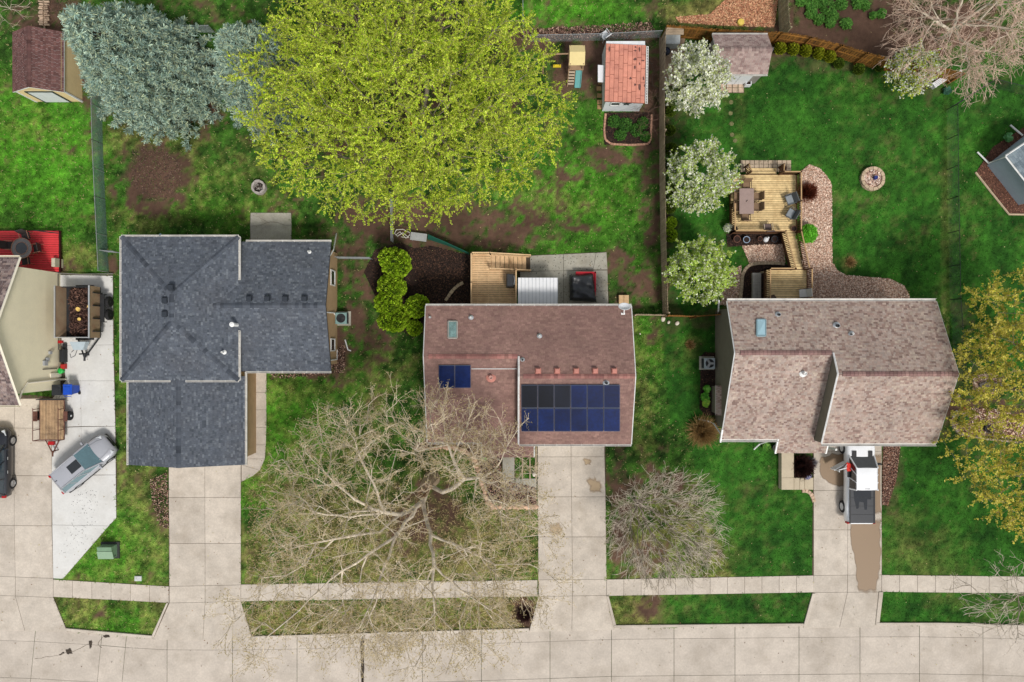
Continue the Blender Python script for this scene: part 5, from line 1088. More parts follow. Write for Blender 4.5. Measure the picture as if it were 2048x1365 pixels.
for k in range(1, 4): MB().box((-2.92 + .585 * k, 0, 1.189), (.02, 1.6, .012)).build('cover_seam', BLACKP, tno, world=False)
dp = MB(); V = []
for k, (x, y) in enumerate([(-.7, .6), (-.68, -.6), (-1.3, -.62), (-1.28, -.35), (-2.0, -.33), (-2.0, -.15), (-1.5, -.1), (-1.45, .2), (-1.9, .25), (-1.95, .4), (-1.3, .55)]): V.append((x, y, 1.1875))
dp.add(V, [tuple(range(len(V)))]); dp.build('water_film', mat('wet_black_cover', rgb(24, 28, 34), .12, .2, spec=.7), tno, world=False)
for s_ in (-1, 1):
    MB().cham((1.75, s_ * .55, 1.2), (.62, .3, .02), .006).build('bonnet_vent', BLACKP, tr, world=False)
    MB().cham((-2.95, s_ * .9, .92), (.12, .14, .36), .03).build('tail_light', TAILR, tr, world=False); MB().cham((2.75, s_ * .72, .92), (.14, .34, .18), .03).build('headlight', HEADL, tr, world=False)
    for x in (-1.96, 2.16): wheel(tr, x, s_ * .92, .42, .28, STEELW)
MB().cham((1.15, -1.15, 1.2), (.14, .26, .24), .03).build('wing_mirror', BLACKP, tr, world=False)
MB().tube([(1.15, -.95, 1.12), (1.15, -1.1, 1.16)], .03, 6).build('mirror_arm', BLACKP, tr, world=False)
MB().box((-.42, 0, 1.88), (.03, .35, .03)).build('third_brake_light', BLACKP, tr, world=False)
# the open door: hinged at its front edge, swung out about 60 degrees
hp = Vector((1.25, .97, 0)); da = math.radians(180 - 62); dv = Vector((math.cos(da), math.sin(da), 0)); dn = Vector((-dv.y, dv.x, 0))
DP = lambda u, t, z: tuple(hp + dv * u + dn * t + Vector((0, 0, z)))
dm = MB(); dm.add([DP(0, 0, .5), DP(1.05, 0, .5), DP(1.05, 0, 1.12), DP(0, 0, 1.12), DP(0, .09, .5), DP(1.05, .09, .5), DP(1.05, .09, 1.12), DP(0, .09, 1.12)], [(3, 2, 1, 0), (4, 5, 6, 7), (0, 1, 5, 4), (1, 2, 6, 5), (2, 3, 7, 6), (3, 0, 4, 7)])
for a, c in (((0.05, 1.12), (.45, 1.75)), ((.45, 1.75), (1.02, 1.78)), ((1.02, 1.78), (1.05, 1.12))): dm.tube([DP(a[0], .045, a[1]), DP(c[0], .045 - .12, c[1])], .035, 6)
do = dm.build('door', wp, tr, world=False)
MB().add([DP(.08, .045, 1.13), DP(1.02, .045, 1.13), DP(1.0, -.06, 1.74), (DP(.46, -.06, 1.72))], [(0, 1, 2, 3)]).build('door_window', mat('clear_pane', rgb(120, 130, 134), .08, .05, spec=.8), do, world=False)
MB().cham(DP(.15, .2, 1.15), (.14, .26, .24), .03, da).build('wing_mirror', BLACKP, do, world=False)
op = MB().box((.72, .9, 1.15), (.98, .2, .05)).build('door_opening', BLACKP, tr, world=False)
cl = MB()
for k in range(7): a = random.uniform(0, 6); cl.box((.9 + random.uniform(-.22, .22), .98 + random.uniform(-.08, .12), 1.22 + .02 * k), (random.uniform(.2, .42), random.uniform(.12, .22), .06), a, random.uniform(-.3, .3), random.uniform(-.3, .3))
cl.build('red_seat_cloth', mat('red_cloth', rgb(226, 62, 50), .8, .15), tr, world=False)

# ---- dump trailer filled with brush
TX0, TX1, TY0, TY1 = PX(117, 1.5), PX(188, 1.5), PY(676, 1.5), PY(573, 1.5)
dt = thing('dump_trailer', ((TX0 + TX1) / 2, (TY0 + TY1) / 2, .04), 'black dump trailer with wooden sides full of brush beside the beige wall', 'trailer')
zf = .75; PLY = mat('plywood_side', rgb(186, 160, 128), .85, .15, 3, dirt=rgb(140, 84, 60), dscale=1.5, damt=.6)
b = MB(); b.box(((TX0 + TX1) / 2, (TY0 + TY1) / 2, zf), (TX1 - TX0, TY1 - TY0, .08)); b.box(((TX0 + TX1) / 2, (TY0 + TY1) / 2, .55), (1.2, TY1 - TY0 + .3, .16)); b.build('floor', DARK, dt)
for nm, c, d in (('side_board', (TX0 + .05, (TY0 + TY1) / 2, zf + .62), (.06, TY1 - TY0, 1.15)), ('side_board', (TX1 - .05, (TY0 + TY1) / 2, zf + .62), (.06, TY1 - TY0, 1.15)), ('tail_board', ((TX0 + TX1) / 2, TY1 - .03, zf + .3), (TX1 - TX0 - .12, .06, .5)), ('head_board', ((TX0 + TX1) / 2, TY0 + .03, zf + .4), (TX1 - TX0 - .12, .06, .75))): MB().box(c, d).build(nm, PLY if nm == 'side_board' else DARK, dt)
for x in (TX0 + .05, TX1 - .05): MB().box((x, (TY0 + TY1) / 2, zf + 1.22), (.1, TY1 - TY0 + .05, .05)).build('top_rail', ALU, dt)
MB().box(((TX0 + TX1) / 2, TY0 + .02, zf + 1.2), (TX1 - TX0, .06, .05)).build('top_rail', ALU, dt)
for k in range(4): MB().box((TX1 + .03, TY0 + (TY1 - TY0) * (k + .5) / 4, zf + .4), (.08, .07, 1.0)).build('stake', DARK, dt)
fd = MB(); fd.box((TX1 + .18, PY(618), .86), (.3, 1.9, .05)); fd.box((TX1 + .18, PY(618) + .95, .7), (.3, .05, .3)); fd.box((TX1 + .18, PY(618) - .95, .7), (.3, .05, .3)); fd.build('mudguard', DARK, dt)
L0 = wloc(dt)
for py in (604, 630):
    M = Matrix.Rotation(math.pi / 2, 4, 'Y')
    for sx_, xx in ((1, TX1 + .38), (-1, TX0 - .02)):
        o = MB().lathe((xx, PY(py, .4), .4), [(.22, -.12), (.35, -.12), (.38, -.08), (.38, .08), (.35, .12), (.22, .12)], 24, M=M).build('wheel', RUBBER, dt)
        MB().lathe((xx, PY(py, .4), .4), [(.2, -.1), (.2, .09), (.08, .1), (.07, .13)], 16, M=M).build('rim', DARK, o)
tg = MB(); 
for s_ in (-.75, .75): tg.tube([((TX0 + TX1) / 2 + .25 + s_, TY0, .55), (PX(178), PY(716), .5)], .06, 6)
tg.tube([(PX(178), PY(706), .5), (PX(178), PY(722), .5)], .07, 8); tg.tube([(PX(176), PY(708), .1), (PX(176), PY(708), .95)], .05, 8); tg.box((PX(176), PY(708), .06), (.25, .25, .04)); tg.build('tongue', DARK, dt)
tb = MB(); tb.add([(PX(158), PY(684), .62), (PX(190), PY(684), .62), (PX(184), PY(700), .62), (PX(166), PY(700), .62), (PX(158), PY(684), 1.05), (PX(190), PY(684), 1.05), (PX(184), PY(700), 1.05), (PX(166), PY(700), 1.05)], [(3, 2, 1, 0)[::-1], (7, 6, 5, 4), (1, 0, 4, 5), (2, 1, 5, 6), (3, 2, 6, 7), (0, 3, 7, 4)]); tb.build('tool_box', mat('pale_blue_box', rgb(190, 205, 212), .4, .05), dt)
MB().cham((PX(138), PY(684), .9), (.3, .2, .2), .03).build('tail_light', TAILR, dt)
# the load: brush heap, cut logs
BR = [rgb(92, 66, 56, 1), rgb(70, 48, 42, 1), rgb(120, 90, 76, 1), rgb(48, 34, 30, 1)]
hx, hy = (TX0 + TX1) / 2 + .1, (TY0 + TY1) / 2 + .2
n = 5000; x = rng.uniform(TX0 + .5, TX1 - .12, n); y = rng.uniform(TY0 + .15, TY1 - .12, n); z = zf + .06 + rng.random(n) * (.62 * np.clip(1 - ((x - hx) / 1.3) ** 2, 0, 1) * np.clip(1 - ((y - hy) / 2.1) ** 2, 0.1, 1) + .05)
d_ = rand_dirs(n, .5); ln = rng.uniform(.04, .16, n); c_ = np.array(BR)[rng.integers(0, 4, n)] * rng.uniform(.6, 1.3, (n, 1))
tag(quads('brush_heap', np.stack([x, y, z], 1), d_ * ln[:, None], perp(d_) * (ln * .22)[:, None], c_, LITTER, None, 'stuff'), 'brown brush and bark heaped in the dump trailer', 'brush')
CUT = mat('fresh_cut_wood', rgb(226, 190, 104), .8, .12, 6); BARK = mat('log_bark', rgb(96, 76, 60), .9, .25, 6)
for i, (px, py, r_, lb) in enumerate(((155, 617, .17, 'largest'), (176, 612, .12, 'middle-sized'), (156, 638, .12, 'lowest'))):
    c = P(px, py, 1.5); q = thing('log', (c.x, c.y, 1.3), f'{lb} pale cut log lying on the brush in the dump trailer', 'log', 'cut logs in the trailer')
    M = Matrix.Rotation(.5 * i + .2, 4, 'Z') @ Matrix.Rotation(.35, 4, 'X'); lo = MB().lathe((0, 0, 0), [(r_ * 1.05, -.3), (r_, .0), (r_ * .98, .18)], 14, M=M).build('bark', BARK, q, world=False); MB().lathe((0, 0, 0), [(r_ * .9, .17), (r_ * .9, .19)], 14, M=M).build('cut_face', CUT, q, world=False)
# ---- small utility trailer with angle-iron rails
ut = thing('utility_trailer', P(104, 842), 'rusty utility trailer with open rails and plank floor on the old driveway', 'trailer')
RUST = mat('rusty_steel', rgb(110, 72, 60), .8, .3, 5, dirt=rgb(70, 50, 46), dscale=3, damt=.6); ux, uy = -32.15, PY(840, .5); UW, UL = 1.65, 2.75
PLANK = mat('trailer_plank', rgb(176, 146, 112), .85, .2, 3, orand=.1, dirt=rgb(96, 76, 62), dscale=1.2, damt=.7)
boards(ut, ux - UW / 2, ux + UW / 2, uy - UL / 2, uy + UL / 2, .55, PLANK, w=.2, along='y', name='floor_board')
fr = MB()
for zz in (.52, 1.0):
    if zz > .9: fr.tube([(ux - UW / 2 - .05, uy - UL / 2, zz + .2), (ux - UW / 2 - .05, uy + UL / 2 - .5, zz + .2)], .03, 4); fr.tube([(ux + UW / 2 + .05, uy - UL / 2, zz + .2), (ux + UW / 2 + .05, uy + UL / 2 - .5, zz + .2)], .03, 4); fr.tube([(ux - UW / 2 - .05, uy - UL / 2, zz + .2), (ux + UW / 2 + .05, uy - UL / 2, zz + .2)], .03, 4)
    else:
        for s_ in (-1, 1): fr.tube([(ux + s_ * (UW / 2 + .03), uy - UL / 2, zz), (ux + s_ * (UW / 2 + .03), uy + UL / 2, zz)], .04, 4); fr.tube([(ux - UW / 2, uy + s_ * UL / 2, zz), (ux + UW / 2, uy + s_ * UL / 2, zz)], .04, 4)
fr.build('frame', RUST, ut)
for s_ in (-1, 1):
    for k in range(4): MB().tube([(ux + s_ * (UW / 2 + .03), uy - UL / 2 + .72 * k, .5), (ux + s_ * (UW / 2 + .05), uy - UL / 2 + .72 * k, 1.22)], .025, 4).build('stake', RUST, ut)
    M = Matrix.Rotation(s_ * math.pi / 2, 4, 'Y'); wo_ = MB().lathe((ux + s_ * (UW / 2 + .28), PY(832, .33), .33), [(.18, -.1), (.3, -.1), (.33, -.06), (.33, .06), (.3, .1), (.18, .1)], 24, M=M).build('wheel', RUBBER, ut)
    MB().lathe((ux + s_ * (UW / 2 + .28), PY(832, .33), .33), [(.17, -.08), (.18, .07), (.08, .08), (.06, .13)], 16, M=M).build('rim', STEELW, wo_)
    MB().box((ux + s_ * (UW / 2 + .22), PY(832, .33), .7), (.28, .7, .03)).build('mudguard', RUST, ut)
tgm = MB()
for s_ in (-.5, .5): tgm.tube([(ux + s_, uy - UL / 2, .48), (ux, uy - UL / 2 - 1.0, .45)], .045, 4)
tgm.tube([(ux, uy - UL / 2 - .8, .45), (ux, uy - UL / 2 - 1.2, .45)], .05, 6); tgm.tube([(ux + .12, uy - UL / 2 - .8, .04), (ux + .12, uy - UL / 2 - .8, .75)], .04, 6); tgm.build('tongue', RUST, ut)
MB().box((ux, uy + UL / 2 + .07, .65), (UW + .1, .06, .5)).build('tail_gate', DARK, ut); MB().box((ux, uy - UL / 2 - .25, .55), (.4, .25, .2)).build('red_tray', TAILR, ut)
# ---- wheeled bins
def bin_(x, y, rz, m, label):
    t = thing('wheelie_bin', (x, y, .04), label, 'bin', 'bins by the beige house', rz)
    b = MB(); V = []
    for w_, d_2, z_ in ((.22, .25, .05), (.27, .32, .95), (.29, .34, .98)): V += [(-d_2, -w_, z_), (d_2, -w_, z_), (d_2, w_, z_), (-d_2, w_, z_)]
    b.add(V, [(3, 2, 1, 0)] + [(k + i, k + (i + 1) % 4, k + 4 + (i + 1) % 4, k + 4 + i) for k in (0, 4) for i in range(4)]); b.build('body', m, t, world=False)
    l_ = MB(); l_.cham((.02, 0, 1.02), (.74, .62, .07), .03); l_.cham((-.02, 0, 1.065), (.5, .4, .03), .015); l_.build('lid', m, t, world=False)
    MB().tube([(-.4, -.22, .98), (-.46, -.22, .98), (-.46, .22, .98), (-.4, .22, .98)], .02, 6).build('handle', m, t, world=False)
    for s_ in (-1, 1): MB().lathe((-.28, s_ * .24, .11), [(.11, -.03), (.11, .03)], 14, M=Matrix.Rotation(math.pi / 2, 4, 'X')).build('wheel', RUBBER, t, world=False)
bin_(-31.5, PY(779) + .0, math.pi / 2, mat('bin_black', (.02, .022, .025), .5, .15), 'black wheeled bin beside the blue one at the beige house corner')
bin_(-30.72, PY(778) + .0, math.pi / 2, mat('bin_blue', rgb(24, 78, 190), .45, .1), 'bright blue wheeled bin at the beige house corner')
tag(MB().lathe(P(126, 742, .03), [(.16, 0), (.2, .2), (.2, .32), (.12, .36), (.02, .37)], 12).build('green_bucket', mat('bright_green_plastic', rgb(40, 190, 80), .5)), 'bright green bucket by the downspout of the beige house', 'bucket')
tag(MB().cham((PX(131), PY(733), .2), (.3, .35, .34), .05).build('fuel_can', mat('red_plastic', rgb(190, 50, 44), .5)), 'red fuel can by the beige wall above the blue bin', 'can')
tag(MB().tube([P(143, 705, .06), P(150, 698, .06), P(158, 690, .06), P(150, 712, .05), P(142, 716, .05), P(140, 708, .05)], .02, 6).build('hose', BLACKP), 'thin black cable lying on the concrete by the trailer tongue', 'cable')
jk = MB(); jk.cham((PX(132), PY(712), .3), (.3, .9, .5), .06); jk.box((PX(132), PY(693), .12), (.24, .4, .2)); tag(jk.build('generator', BLACKP), 'small black machine on the concrete below the dump trailer', 'machine')
tag(MB().tube([P(68, 461, .9), P(116, 467, .7)], .035, 6).build('pole', DARK), 'dark pole leaning on the back edge of the red deck', 'pole')
tag(MB().cham((PX(124), PY(528), .5), (.25, .6, .9), .03).build('cabinet', mat('cream_box', rgb(204, 196, 172), .6)), 'small cream cabinet at the corner of the red deck', 'cabinet')
tag(MB().tube([P(104, 546, .3), P(160, 549, .25), P(226, 548, .2)], .04, 6).build('timber', mat('grey_timber', rgb(130, 126, 120), .8)), 'grey timber lying along the top edge of the new concrete', 'timber')

# ---------------------------------------------------------------- furniture and small things
def patio_chair(name, x, y, z, rz, seatm, framem, label, group, w=.55, arms=True, cush=None):
    t = thing(name, (x, y, z), label, 'chair', group, rz)
    s_ = MB(); s_.cham((0, 0, .42), (.5, w, .06), .015); s_.build('seat', seatm, t, world=False)
    k = MB(); k.box((-.3, 0, .72), (.05, w, .58), ry=-.22); k.build('backrest', seatm, t, world=False)
    for a in (-1, 1):
        for xx in (-.22, .24): MB().tube([(xx, a * w / 2, .4), (xx * 1.15, a * (w / 2 + .02), 0)], .018, 6).build('leg', framem, t, world=False)
        if arms: MB().tube([(-.32, a * (w / 2 + .02), .66), (.24, a * (w / 2 + .02), .63), (.24, a * (w / 2 + .01), .4)], .022, 6).build('armrest', framem, t, world=False)
    if cush: MB().cham((.02, 0, .48), (.46, w - .1, .08), .03).build('cushion', cush, t, world=False)
    return t
SLING = mat('taupe_sling', rgb(138, 112, 86), .8, .1); BRONZE = mat('bronze_frame', rgb(60, 48, 40), .5, .1); WICK = mat('grey_wicker', rgb(96, 100, 102), .8, .2, 20); CUSHG = mat('grey_cushion', rgb(142, 148, 152), .85, .08)
c0 = P(1493.5, 402.5, 1.2); tt = thing('dining_table', (c0.x, c0.y, zL), 'long grey-brown dining table on the lawn deck', 'table')
tw_, tl_ = 29 * (48 - 1.2) / F, 51 * (48 - 1.2) / F
MB().cham((0, 0, .72), (tw_, tl_, .04), .01).build('table_top', mat('table_laminate', rgb(160, 138, 130), .5, .08), tt, world=False)
for a in (-1, 1):
    for b_ in (-1, 1): MB().tube([(a * (tw_ / 2 - .08), b_ * (tl_ / 2 - .1), .7), (a * (tw_ / 2 - .06), b_ * (tl_ / 2 - .08), 0)], .03, 6).build('leg', BRONZE, tt, world=False)
MB().tube([(-.05, -.05, .76), (.06, .06, .77)], .02, 6).build('umbrella_plug', BRONZE, tt, world=False)
def fz(px, py, z=zL + .5): q = P(px, py, z); return q.x, q.y
for px, py, rz, lb in ((1493, 371, -90, 'at the top end of'), (1491, 434, 90, 'at the bottom end of'), (1475, 393, 0, 'at the upper left side of'), (1474, 414, 0, 'at the lower left side of'), (1513, 393, 180, 'at the upper right side of'), (1513, 414, 180, 'at the lower right side of')):
    x, y = fz(px, py); patio_chair('patio_chair', x, y, zL, math.radians(rz), SLING, BRONZE, f'brown sling chair {lb} the long deck table', 'chairs around the deck table')
for px, py, rz, lb in ((1580, 399, 200, 'upper'), (1582, 427, 150, 'lower')):
    x, y = fz(px, py); patio_chair('wicker_armchair', x, y, zL, math.radians(rz), WICK, WICK, f'{lb} grey wicker armchair by the right deck railing', 'grey wicker armchairs', .68, True, CUSHG)
x, y = fz(1536, 455); patio_chair('folding_chair', x, y, zL, math.radians(95), mat('dark_taupe_sling', rgb(104, 88, 84), .8), mat('pale_frame', rgb(206, 190, 160), .6), 'dark sling chair with pale arms at the bottom deck edge', None)
x, y = fz(1607, 587, zU + .5); patio_chair('patio_chair', x, y, zU, math.radians(185), mat('white_sling', rgb(226, 224, 218), .7), BRONZE, 'white chair on the small upper deck by the house', None)
x, y = fz(1545, 600, zU + .3); tag(MB().cham((x, y, zU + .25), (.5, .5, .5), .04, .6).build('side_cabinet', mat('dark_brown_box', rgb(92, 76, 62), .7)), 'brown box partly hidden by the taupe roof on the upper deck', 'box')
def pot(px, py, z, r, m, label, soil=True, h=None, plant=None):
    q = P(px, py, z); h = h or r * 1.5; t = thing('plant_pot', (q.x, q.y, z), label, 'pot')
    MB().lathe((0, 0, 0), [(r * .7, 0), (r * .95, h * .85), (r * 1.06, h * .87), (r * 1.06, h), (r * .9, h), (r * .88, h * .85)], 20).build('pot_body', m, t, world=False)
    MB().lathe((0, 0, 0), [(r * .86, h * .8), (r * .86, h * .86)], 16).build('soil', MULCHM, t, world=False); return t
BLUEPOT = mat('blue_glaze', rgb(70, 90, 130), .3, .1); BRPOT = mat('brown_glaze', rgb(120, 82, 66), .4, .15); DKPOT = mat('dark_pot', rgb(60, 64, 70), .6)
PALEB = mat('pale_blue_glaze', rgb(170, 190, 214), .3)
pot(1467, 460, zL, .2, DKPOT, 'dark grey bucket in the bottom left deck corner'); pot(1585, 459, zL, .19, BRPOT, 'brown pot beside the deck stairs top'); pot(1564, 339, .04, .2, BRPOT, 'dark pot at the top right of the deck steps')
pot(1471, 480, .03, .24, BRPOT, 'round brown-rimmed pot in the dark bed below the deck'); pot(1490, 481, .03, .23, PALEB, 'pale blue rimmed pot in the dark bed below the deck'); pot(1546, 480, .03, .22, DKPOT, 'dark pot in the bed beside the deck stairs'); 
pot(1549, 895, .03, .24, DKPOT, 'black pot by the white downspout in front of the taupe-roofed house'); pot(1971, 857, .05, .28, DKPOT, 'black pot in the bed with curved concrete edging'); pot(1518, 479, .03, .16, BRPOT, 'small pot with dark soil below the deck')
g_ = MB(); q = P(1530, 480); g_.lathe((q.x, q.y, .03), [(.14, 0), (.2, .12), (.16, .24), (.08, .3)], 12); g_.lathe((q.x + .12, q.y + .1, .03), [(.09, 0), (.1, .2), (.05, .36)], 10); tag(g_.build('garden_ornament', W_PAINT), 'white garden ornament in the dark bed below the deck', 'ornament')
# slatted grey bench against the little deck
sbn = thing('slatted_bench', P(1512, 575), 'pale grey slatted bench beside the small upper deck', 'bench'); GREYW = mat('pale_grey_wood', rgb(186, 182, 174), .8, .12, orand=.08)
a, c = P(1505, 603, .5), P(1520, 546, .5); me = None
for i in range(22): MB().box(((a.x + c.x) / 2, a.y + (c.y - a.y) * (i + .5) / 22, .5), (.52, .07, .03)).build('slat', GREYW, sbn)
for px in (1506, 1519): MB().box((PX(px, .25), (a.y + c.y) / 2, .25), (.06, c.y - a.y, .44)).build('side_frame', GREYW, sbn)
# red deck table, chairs
c0 = P(44, 497, 1.2); rt = thing('round_table', (c0.x, c0.y, .5), 'round glass-topped table on the red deck', 'table')
MB().lathe((0, 0, 0), [(.66, .7), (.7, .71), (.7, .74), (.66, .745)], 32).build('table_top', mat('smoked_glass', rgb(128, 122, 118), .25, .1, spec=.6), rt, world=False)
MB().lathe((0, 0, 0), [(.36, .745), (.42, .75), (.42, .765), (.1, .77)], 28).build('lazy_susan', mat('dark_smoked_glass', rgb(70, 74, 78), .2, spec=.6), rt, world=False)
ringm = mat('copper_frame', rgb(176, 128, 104), .5)
for r_ in (.42, .7): MB().tube([(r_ * math.cos(a), r_ * math.sin(a), .755) for a in [2 * math.pi * k / 32 for k in range(33)]], .022, 6).build('rim_ring', ringm, rt, world=False)
for k in range(4): a = math.pi / 4 + k * math.pi / 2; MB().tube([(.5 * math.cos(a), .5 * math.sin(a), .7), (.45 * math.cos(a), .45 * math.sin(a), 0)], .025, 6).build('leg', ringm, rt, world=False)
DKSL = mat('dark_sling', rgb(66, 60, 58), .8)
for px, py, rz, lb in ((20, 491, 0, 'left of'), (50, 473, -75, 'above'), (73, 497, 190, 'right of'), (50, 522, 100, 'below')):
    q = P(px, py, 1.0); patio_chair('patio_chair', q.x, q.y, .5, math.radians(rz), DKSL, ringm, f'dark sling chair {lb} the round table on the red deck', 'chairs around the red deck table')
# pale deck grill, patio awning, covered machine
q = P(1020, 561, zD + .8); gr = thing('grill', (q.x, q.y, zD), 'black covered grill on the pale wooden deck', 'grill')
g_ = MB(); V = []
for w_, d_2, z_ in ((.26, .45, 0.05), (.26, .46, .7), (.25, .44, .9), (.18, .38, 1.02)): V += [(-w_, -d_2, z_), (w_, -d_2, z_), (w_, d_2, z_), (-w_, d_2, z_)]
g_.add(V, [(3, 2, 1, 0), (12, 13, 14, 15)] + [(k + i, k + (i + 1) % 4, k + 4 + (i + 1) % 4, k + 4 + i) for k in (0, 4, 8) for i in range(4)]); g_.build('cover', mat('grill_cover', (.03, .031, .034), .45, .2, 3), gr, world=False)
MB().tube([(.27, -.3, .85), (.31, 0, .86), (.27, .3, .85)], .02, 6).build('handle', ALU, gr, world=False)
aw = thing('patio_awning', P(1076, 585), 'white ribbed metal awning over the rear patio', 'awning'); za = 2.25; ax0, ax1, ay0, ay1 = PX(1036, za), PX(1115, za), X2['yb'] - .35, PY(556, za)
n = 11; rm = MB()
for i in range(n):
    xa_, xb_ = ax0 + (ax1 - ax0) * i / n, ax0 + (ax1 - ax0) * (i + 1) / n
    MB().box(((xa_ + xb_) / 2, (ay0 + ay1) / 2, za), (xb_ - xa_ - .012, ay1 - ay0, .03)).build('roof_panel', mat('awning_white', rgb(240, 241, 242), .5, .03), aw)
    MB().box((xb_, (ay0 + ay1) / 2, za + .03), (.035, ay1 - ay0, .035)).build('rib', mat('awning_rib_grey', rgb(206, 209, 212), .5), aw)
for x in (ax0 + .05, ax1 - .05): MB().box((x, ay1 - .08, za / 2), (.07, .07, za)).build('post', W_TRIM, aw)
rb = thing('covered_machine', P(1168, 578), 'red machine half covered with a crumpled black tarp on the rear patio', 'machine')
REDM = mat('red_machine_paint', rgb(186, 28, 44), .45, .1); rx0, rx1, ry0_, ry1_ = PX(1152, .7), PX(1192, .7), PY(600, .7), PY(544, .7)
m_ = MB(); m_.box(((rx0 + rx1) / 2, (ry0_ + ry1_) / 2, .45), (rx1 - rx0, ry1_ - ry0_, .25)); m_.build('red_body', REDM, rb)
for x in (rx0 + .1, rx1 - .1):
    for y in (ry0_ + .3, ry1_ - .3): MB().lathe((x, y, .2), [(.2, -.08), (.2, .08)], 16, M=Matrix.Rotation(math.pi / 2, 4, 'Y')).build('wheel', RUBBER, rb)
rr = MB(); rr.box(((rx0 + rx1) / 2, ry1_ - .04, .62), (rx1 - rx0, .1, .12)); rr.box((rx1 - .04, (ry0_ + ry1_) / 2 + .3, .62), (.1, 1.4, .12)); rr.build('red_rim', REDM, rb)
# crumpled tarp as a height field
N_ = 26; tp = [P(1140, 549, 1.0), P(1188, 546, 1.0), P(1195, 604, 1.0), P(1141, 600, 1.0)]; V = []
for i in range(N_):
    for j in range(N_):
        u, v_ = i / (N_ - 1), j / (N_ - 1); p = tp[0].lerp(tp[1], u).lerp(tp[3].lerp(tp[2], u), v_); e = min(u, 1 - u, v_, 1 - v_)
        z_ = 1.0 + .06 * math.sin(9 * u + 5 * v_) + .05 * math.sin(14 * v_ - 6 * u + 1) + .04 * float(vnoise(np.array([u * 9]), np.array([v_ * 9]), 1, 5)[0])
        z_ = .12 + (z_ - .12) * min(1, e * 9 + .15) ** .5 if e < .1 else z_
        V.append((p.x + random.uniform(-.02, .02), p.y + random.uniform(-.02, .02), z_))
MB().add(V, [(i * N_ + j, i * N_ + j + 1, (i + 1) * N_ + j + 1, (i + 1) * N_ + j) for i in range(N_ - 1) for j in range(N_ - 1)]).build('tarp', mat('black_tarp', rgb(52, 54, 58), .4, .15, 4, spec=.5), rb, smooth=True)
wb = thing('planter_box', P(1246, 601), 'pale wooden planter box behind the satellite dish corner', 'planter'); 
for k in range(2): MB().box((PX(1241 + 10 * k), PY(600), .2), (.33, .6, .4)).build('crate', WOODLIGHT, wb)
# air conditioners
def aircon(px, py, m, label, w=.75, h=.75, fan=True):
    q = P(px, py, .5); t = thing('air_conditioner', (q.x, q.y, 0), label, 'air conditioner')
    MB().box((0, 0, .03), (w + .3, w + .2, .1)).build('pad', CONC_GREY, t, world=False); MB().cham((0, 0, .08 + h / 2), (w, w, h), .03).build('casing', m, t, world=False)
    g = MB(); g.lathe((0, 0, .08 + h), [(w * .4, -.01), (w * .4, .012), (w * .36, .012), (w * .34, .004)], 24); g.build('fan_well', BLACKP, t, world=False)
    f = MB()
    for k in range(3): a = k * 2.1; f.box((.16 * math.cos(a), .16 * math.sin(a), .1 + h), (.26, .15, .015), a, .2)
    f.lathe((0, 0, .09 + h), [(.07, 0), (.07, .03)], 12); f.build('fan', mat('fan_grey', rgb(170, 172, 172), .5) if fan else BLACKP, t, world=False)
    s_ = MB()
    for k in range(8):
        for xx in (-1, 1): s_.box((xx * (w / 2 + .005), 0, .15 + k * (h - .12) / 8), (.02, w - .08, .02))
    s_.build('louvres', BLACKP, t, world=False)
aircon(1417, 727, mat('ac_pale', rgb(178, 190, 194), .5), 'pale air conditioner with black fan in the dark bed by the olive wall'); aircon(683, 637, mat('ac_green', rgb(136, 168, 164), .5), 'pale green air conditioner beside the tan wall', .8, .6, False)
# fire pits
def ring_stones(name, px, py, r, w, n, h, z, m, label, cat='fire pit'):
    q = P(px, py, h); t = thing(name, (q.x, q.y, 0), label, cat)
    for lay in range(2):
        for k in range(n):
            a0_, a1_ = 2 * math.pi * (k + .5 * lay) / n + .02, 2 * math.pi * (k + 1 + .5 * lay) / n - .02; ro = r + random.uniform(-.015, .015); ri = r - w; V = []
            for zz in (h / 2 * lay + .003, h / 2 * (lay + 1) - .006):
                V += [(ri * math.cos(a0_), ri * math.sin(a0_), zz), (ro * math.cos(a0_), ro * math.sin(a0_), zz), (ro * math.cos((a0_ + a1_) / 2), ro * math.sin((a0_ + a1_) / 2), zz), (ro * math.cos(a1_), ro * math.sin(a1_), zz), (ri * math.cos(a1_), ri * math.sin(a1_), zz)]
            MB().add(V, [(4, 3, 2, 1, 0), (5, 6, 7, 8, 9)] + [(i, (i + 1) % 5, 5 + (i + 1) % 5, 5 + i) for i in range(5)]).build('stone', m, t, world=False)
    return t
fp = ring_stones('fire_pit', 1747, 357, .84, .2, 14, .3, 0, STONE, 'round tan stone fire pit filled with rubble on the lush right lawn')
MB().lathe((0, 0, 0), [(.62, .0), (.62, .17), (.3, .2), (.02, .2)], 20).build('rubble_bed', CHIPBED, fp, world=False)
c = fp.location; scatter('rubble', [(c.x + .6 * math.cos(a), c.y + .6 * math.sin(a)) for a in [k * .4 for k in range(16)]], 350, .09, [rgb(220, 196, 176, 1), rgb(196, 160, 140, 1), rgb(150, 116, 100, 1), rgb(236, 220, 206, 1)], .2, .5, label='pale stone rubble inside the tan fire pit', cat='rubble', aspect=.7)
tag(MB().lathe((c.x + .1, c.y + .02, .2), [(.13, 0), (.15, .22), (.13, .3), (.1, .28)], 16).build('blue_can', mat('navy_blue_metal', rgb(44, 56, 122), .4)), 'dark blue can standing inside the tan stone fire pit', 'can')
fp2 = ring_stones('fire_pit', 516, 374, .5, .13, 7, .42, 0, mat('grey_fire_ring', rgb(178, 170, 164), .85, .12, 5, orand=.06), 'small grey block fire ring on the middle-left lawn')
MB().lathe((0, 0, 0), [(.36, .0), (.36, .08), (.02, .1)], 16).build('ash_bed', MULCHM, fp2, world=False)
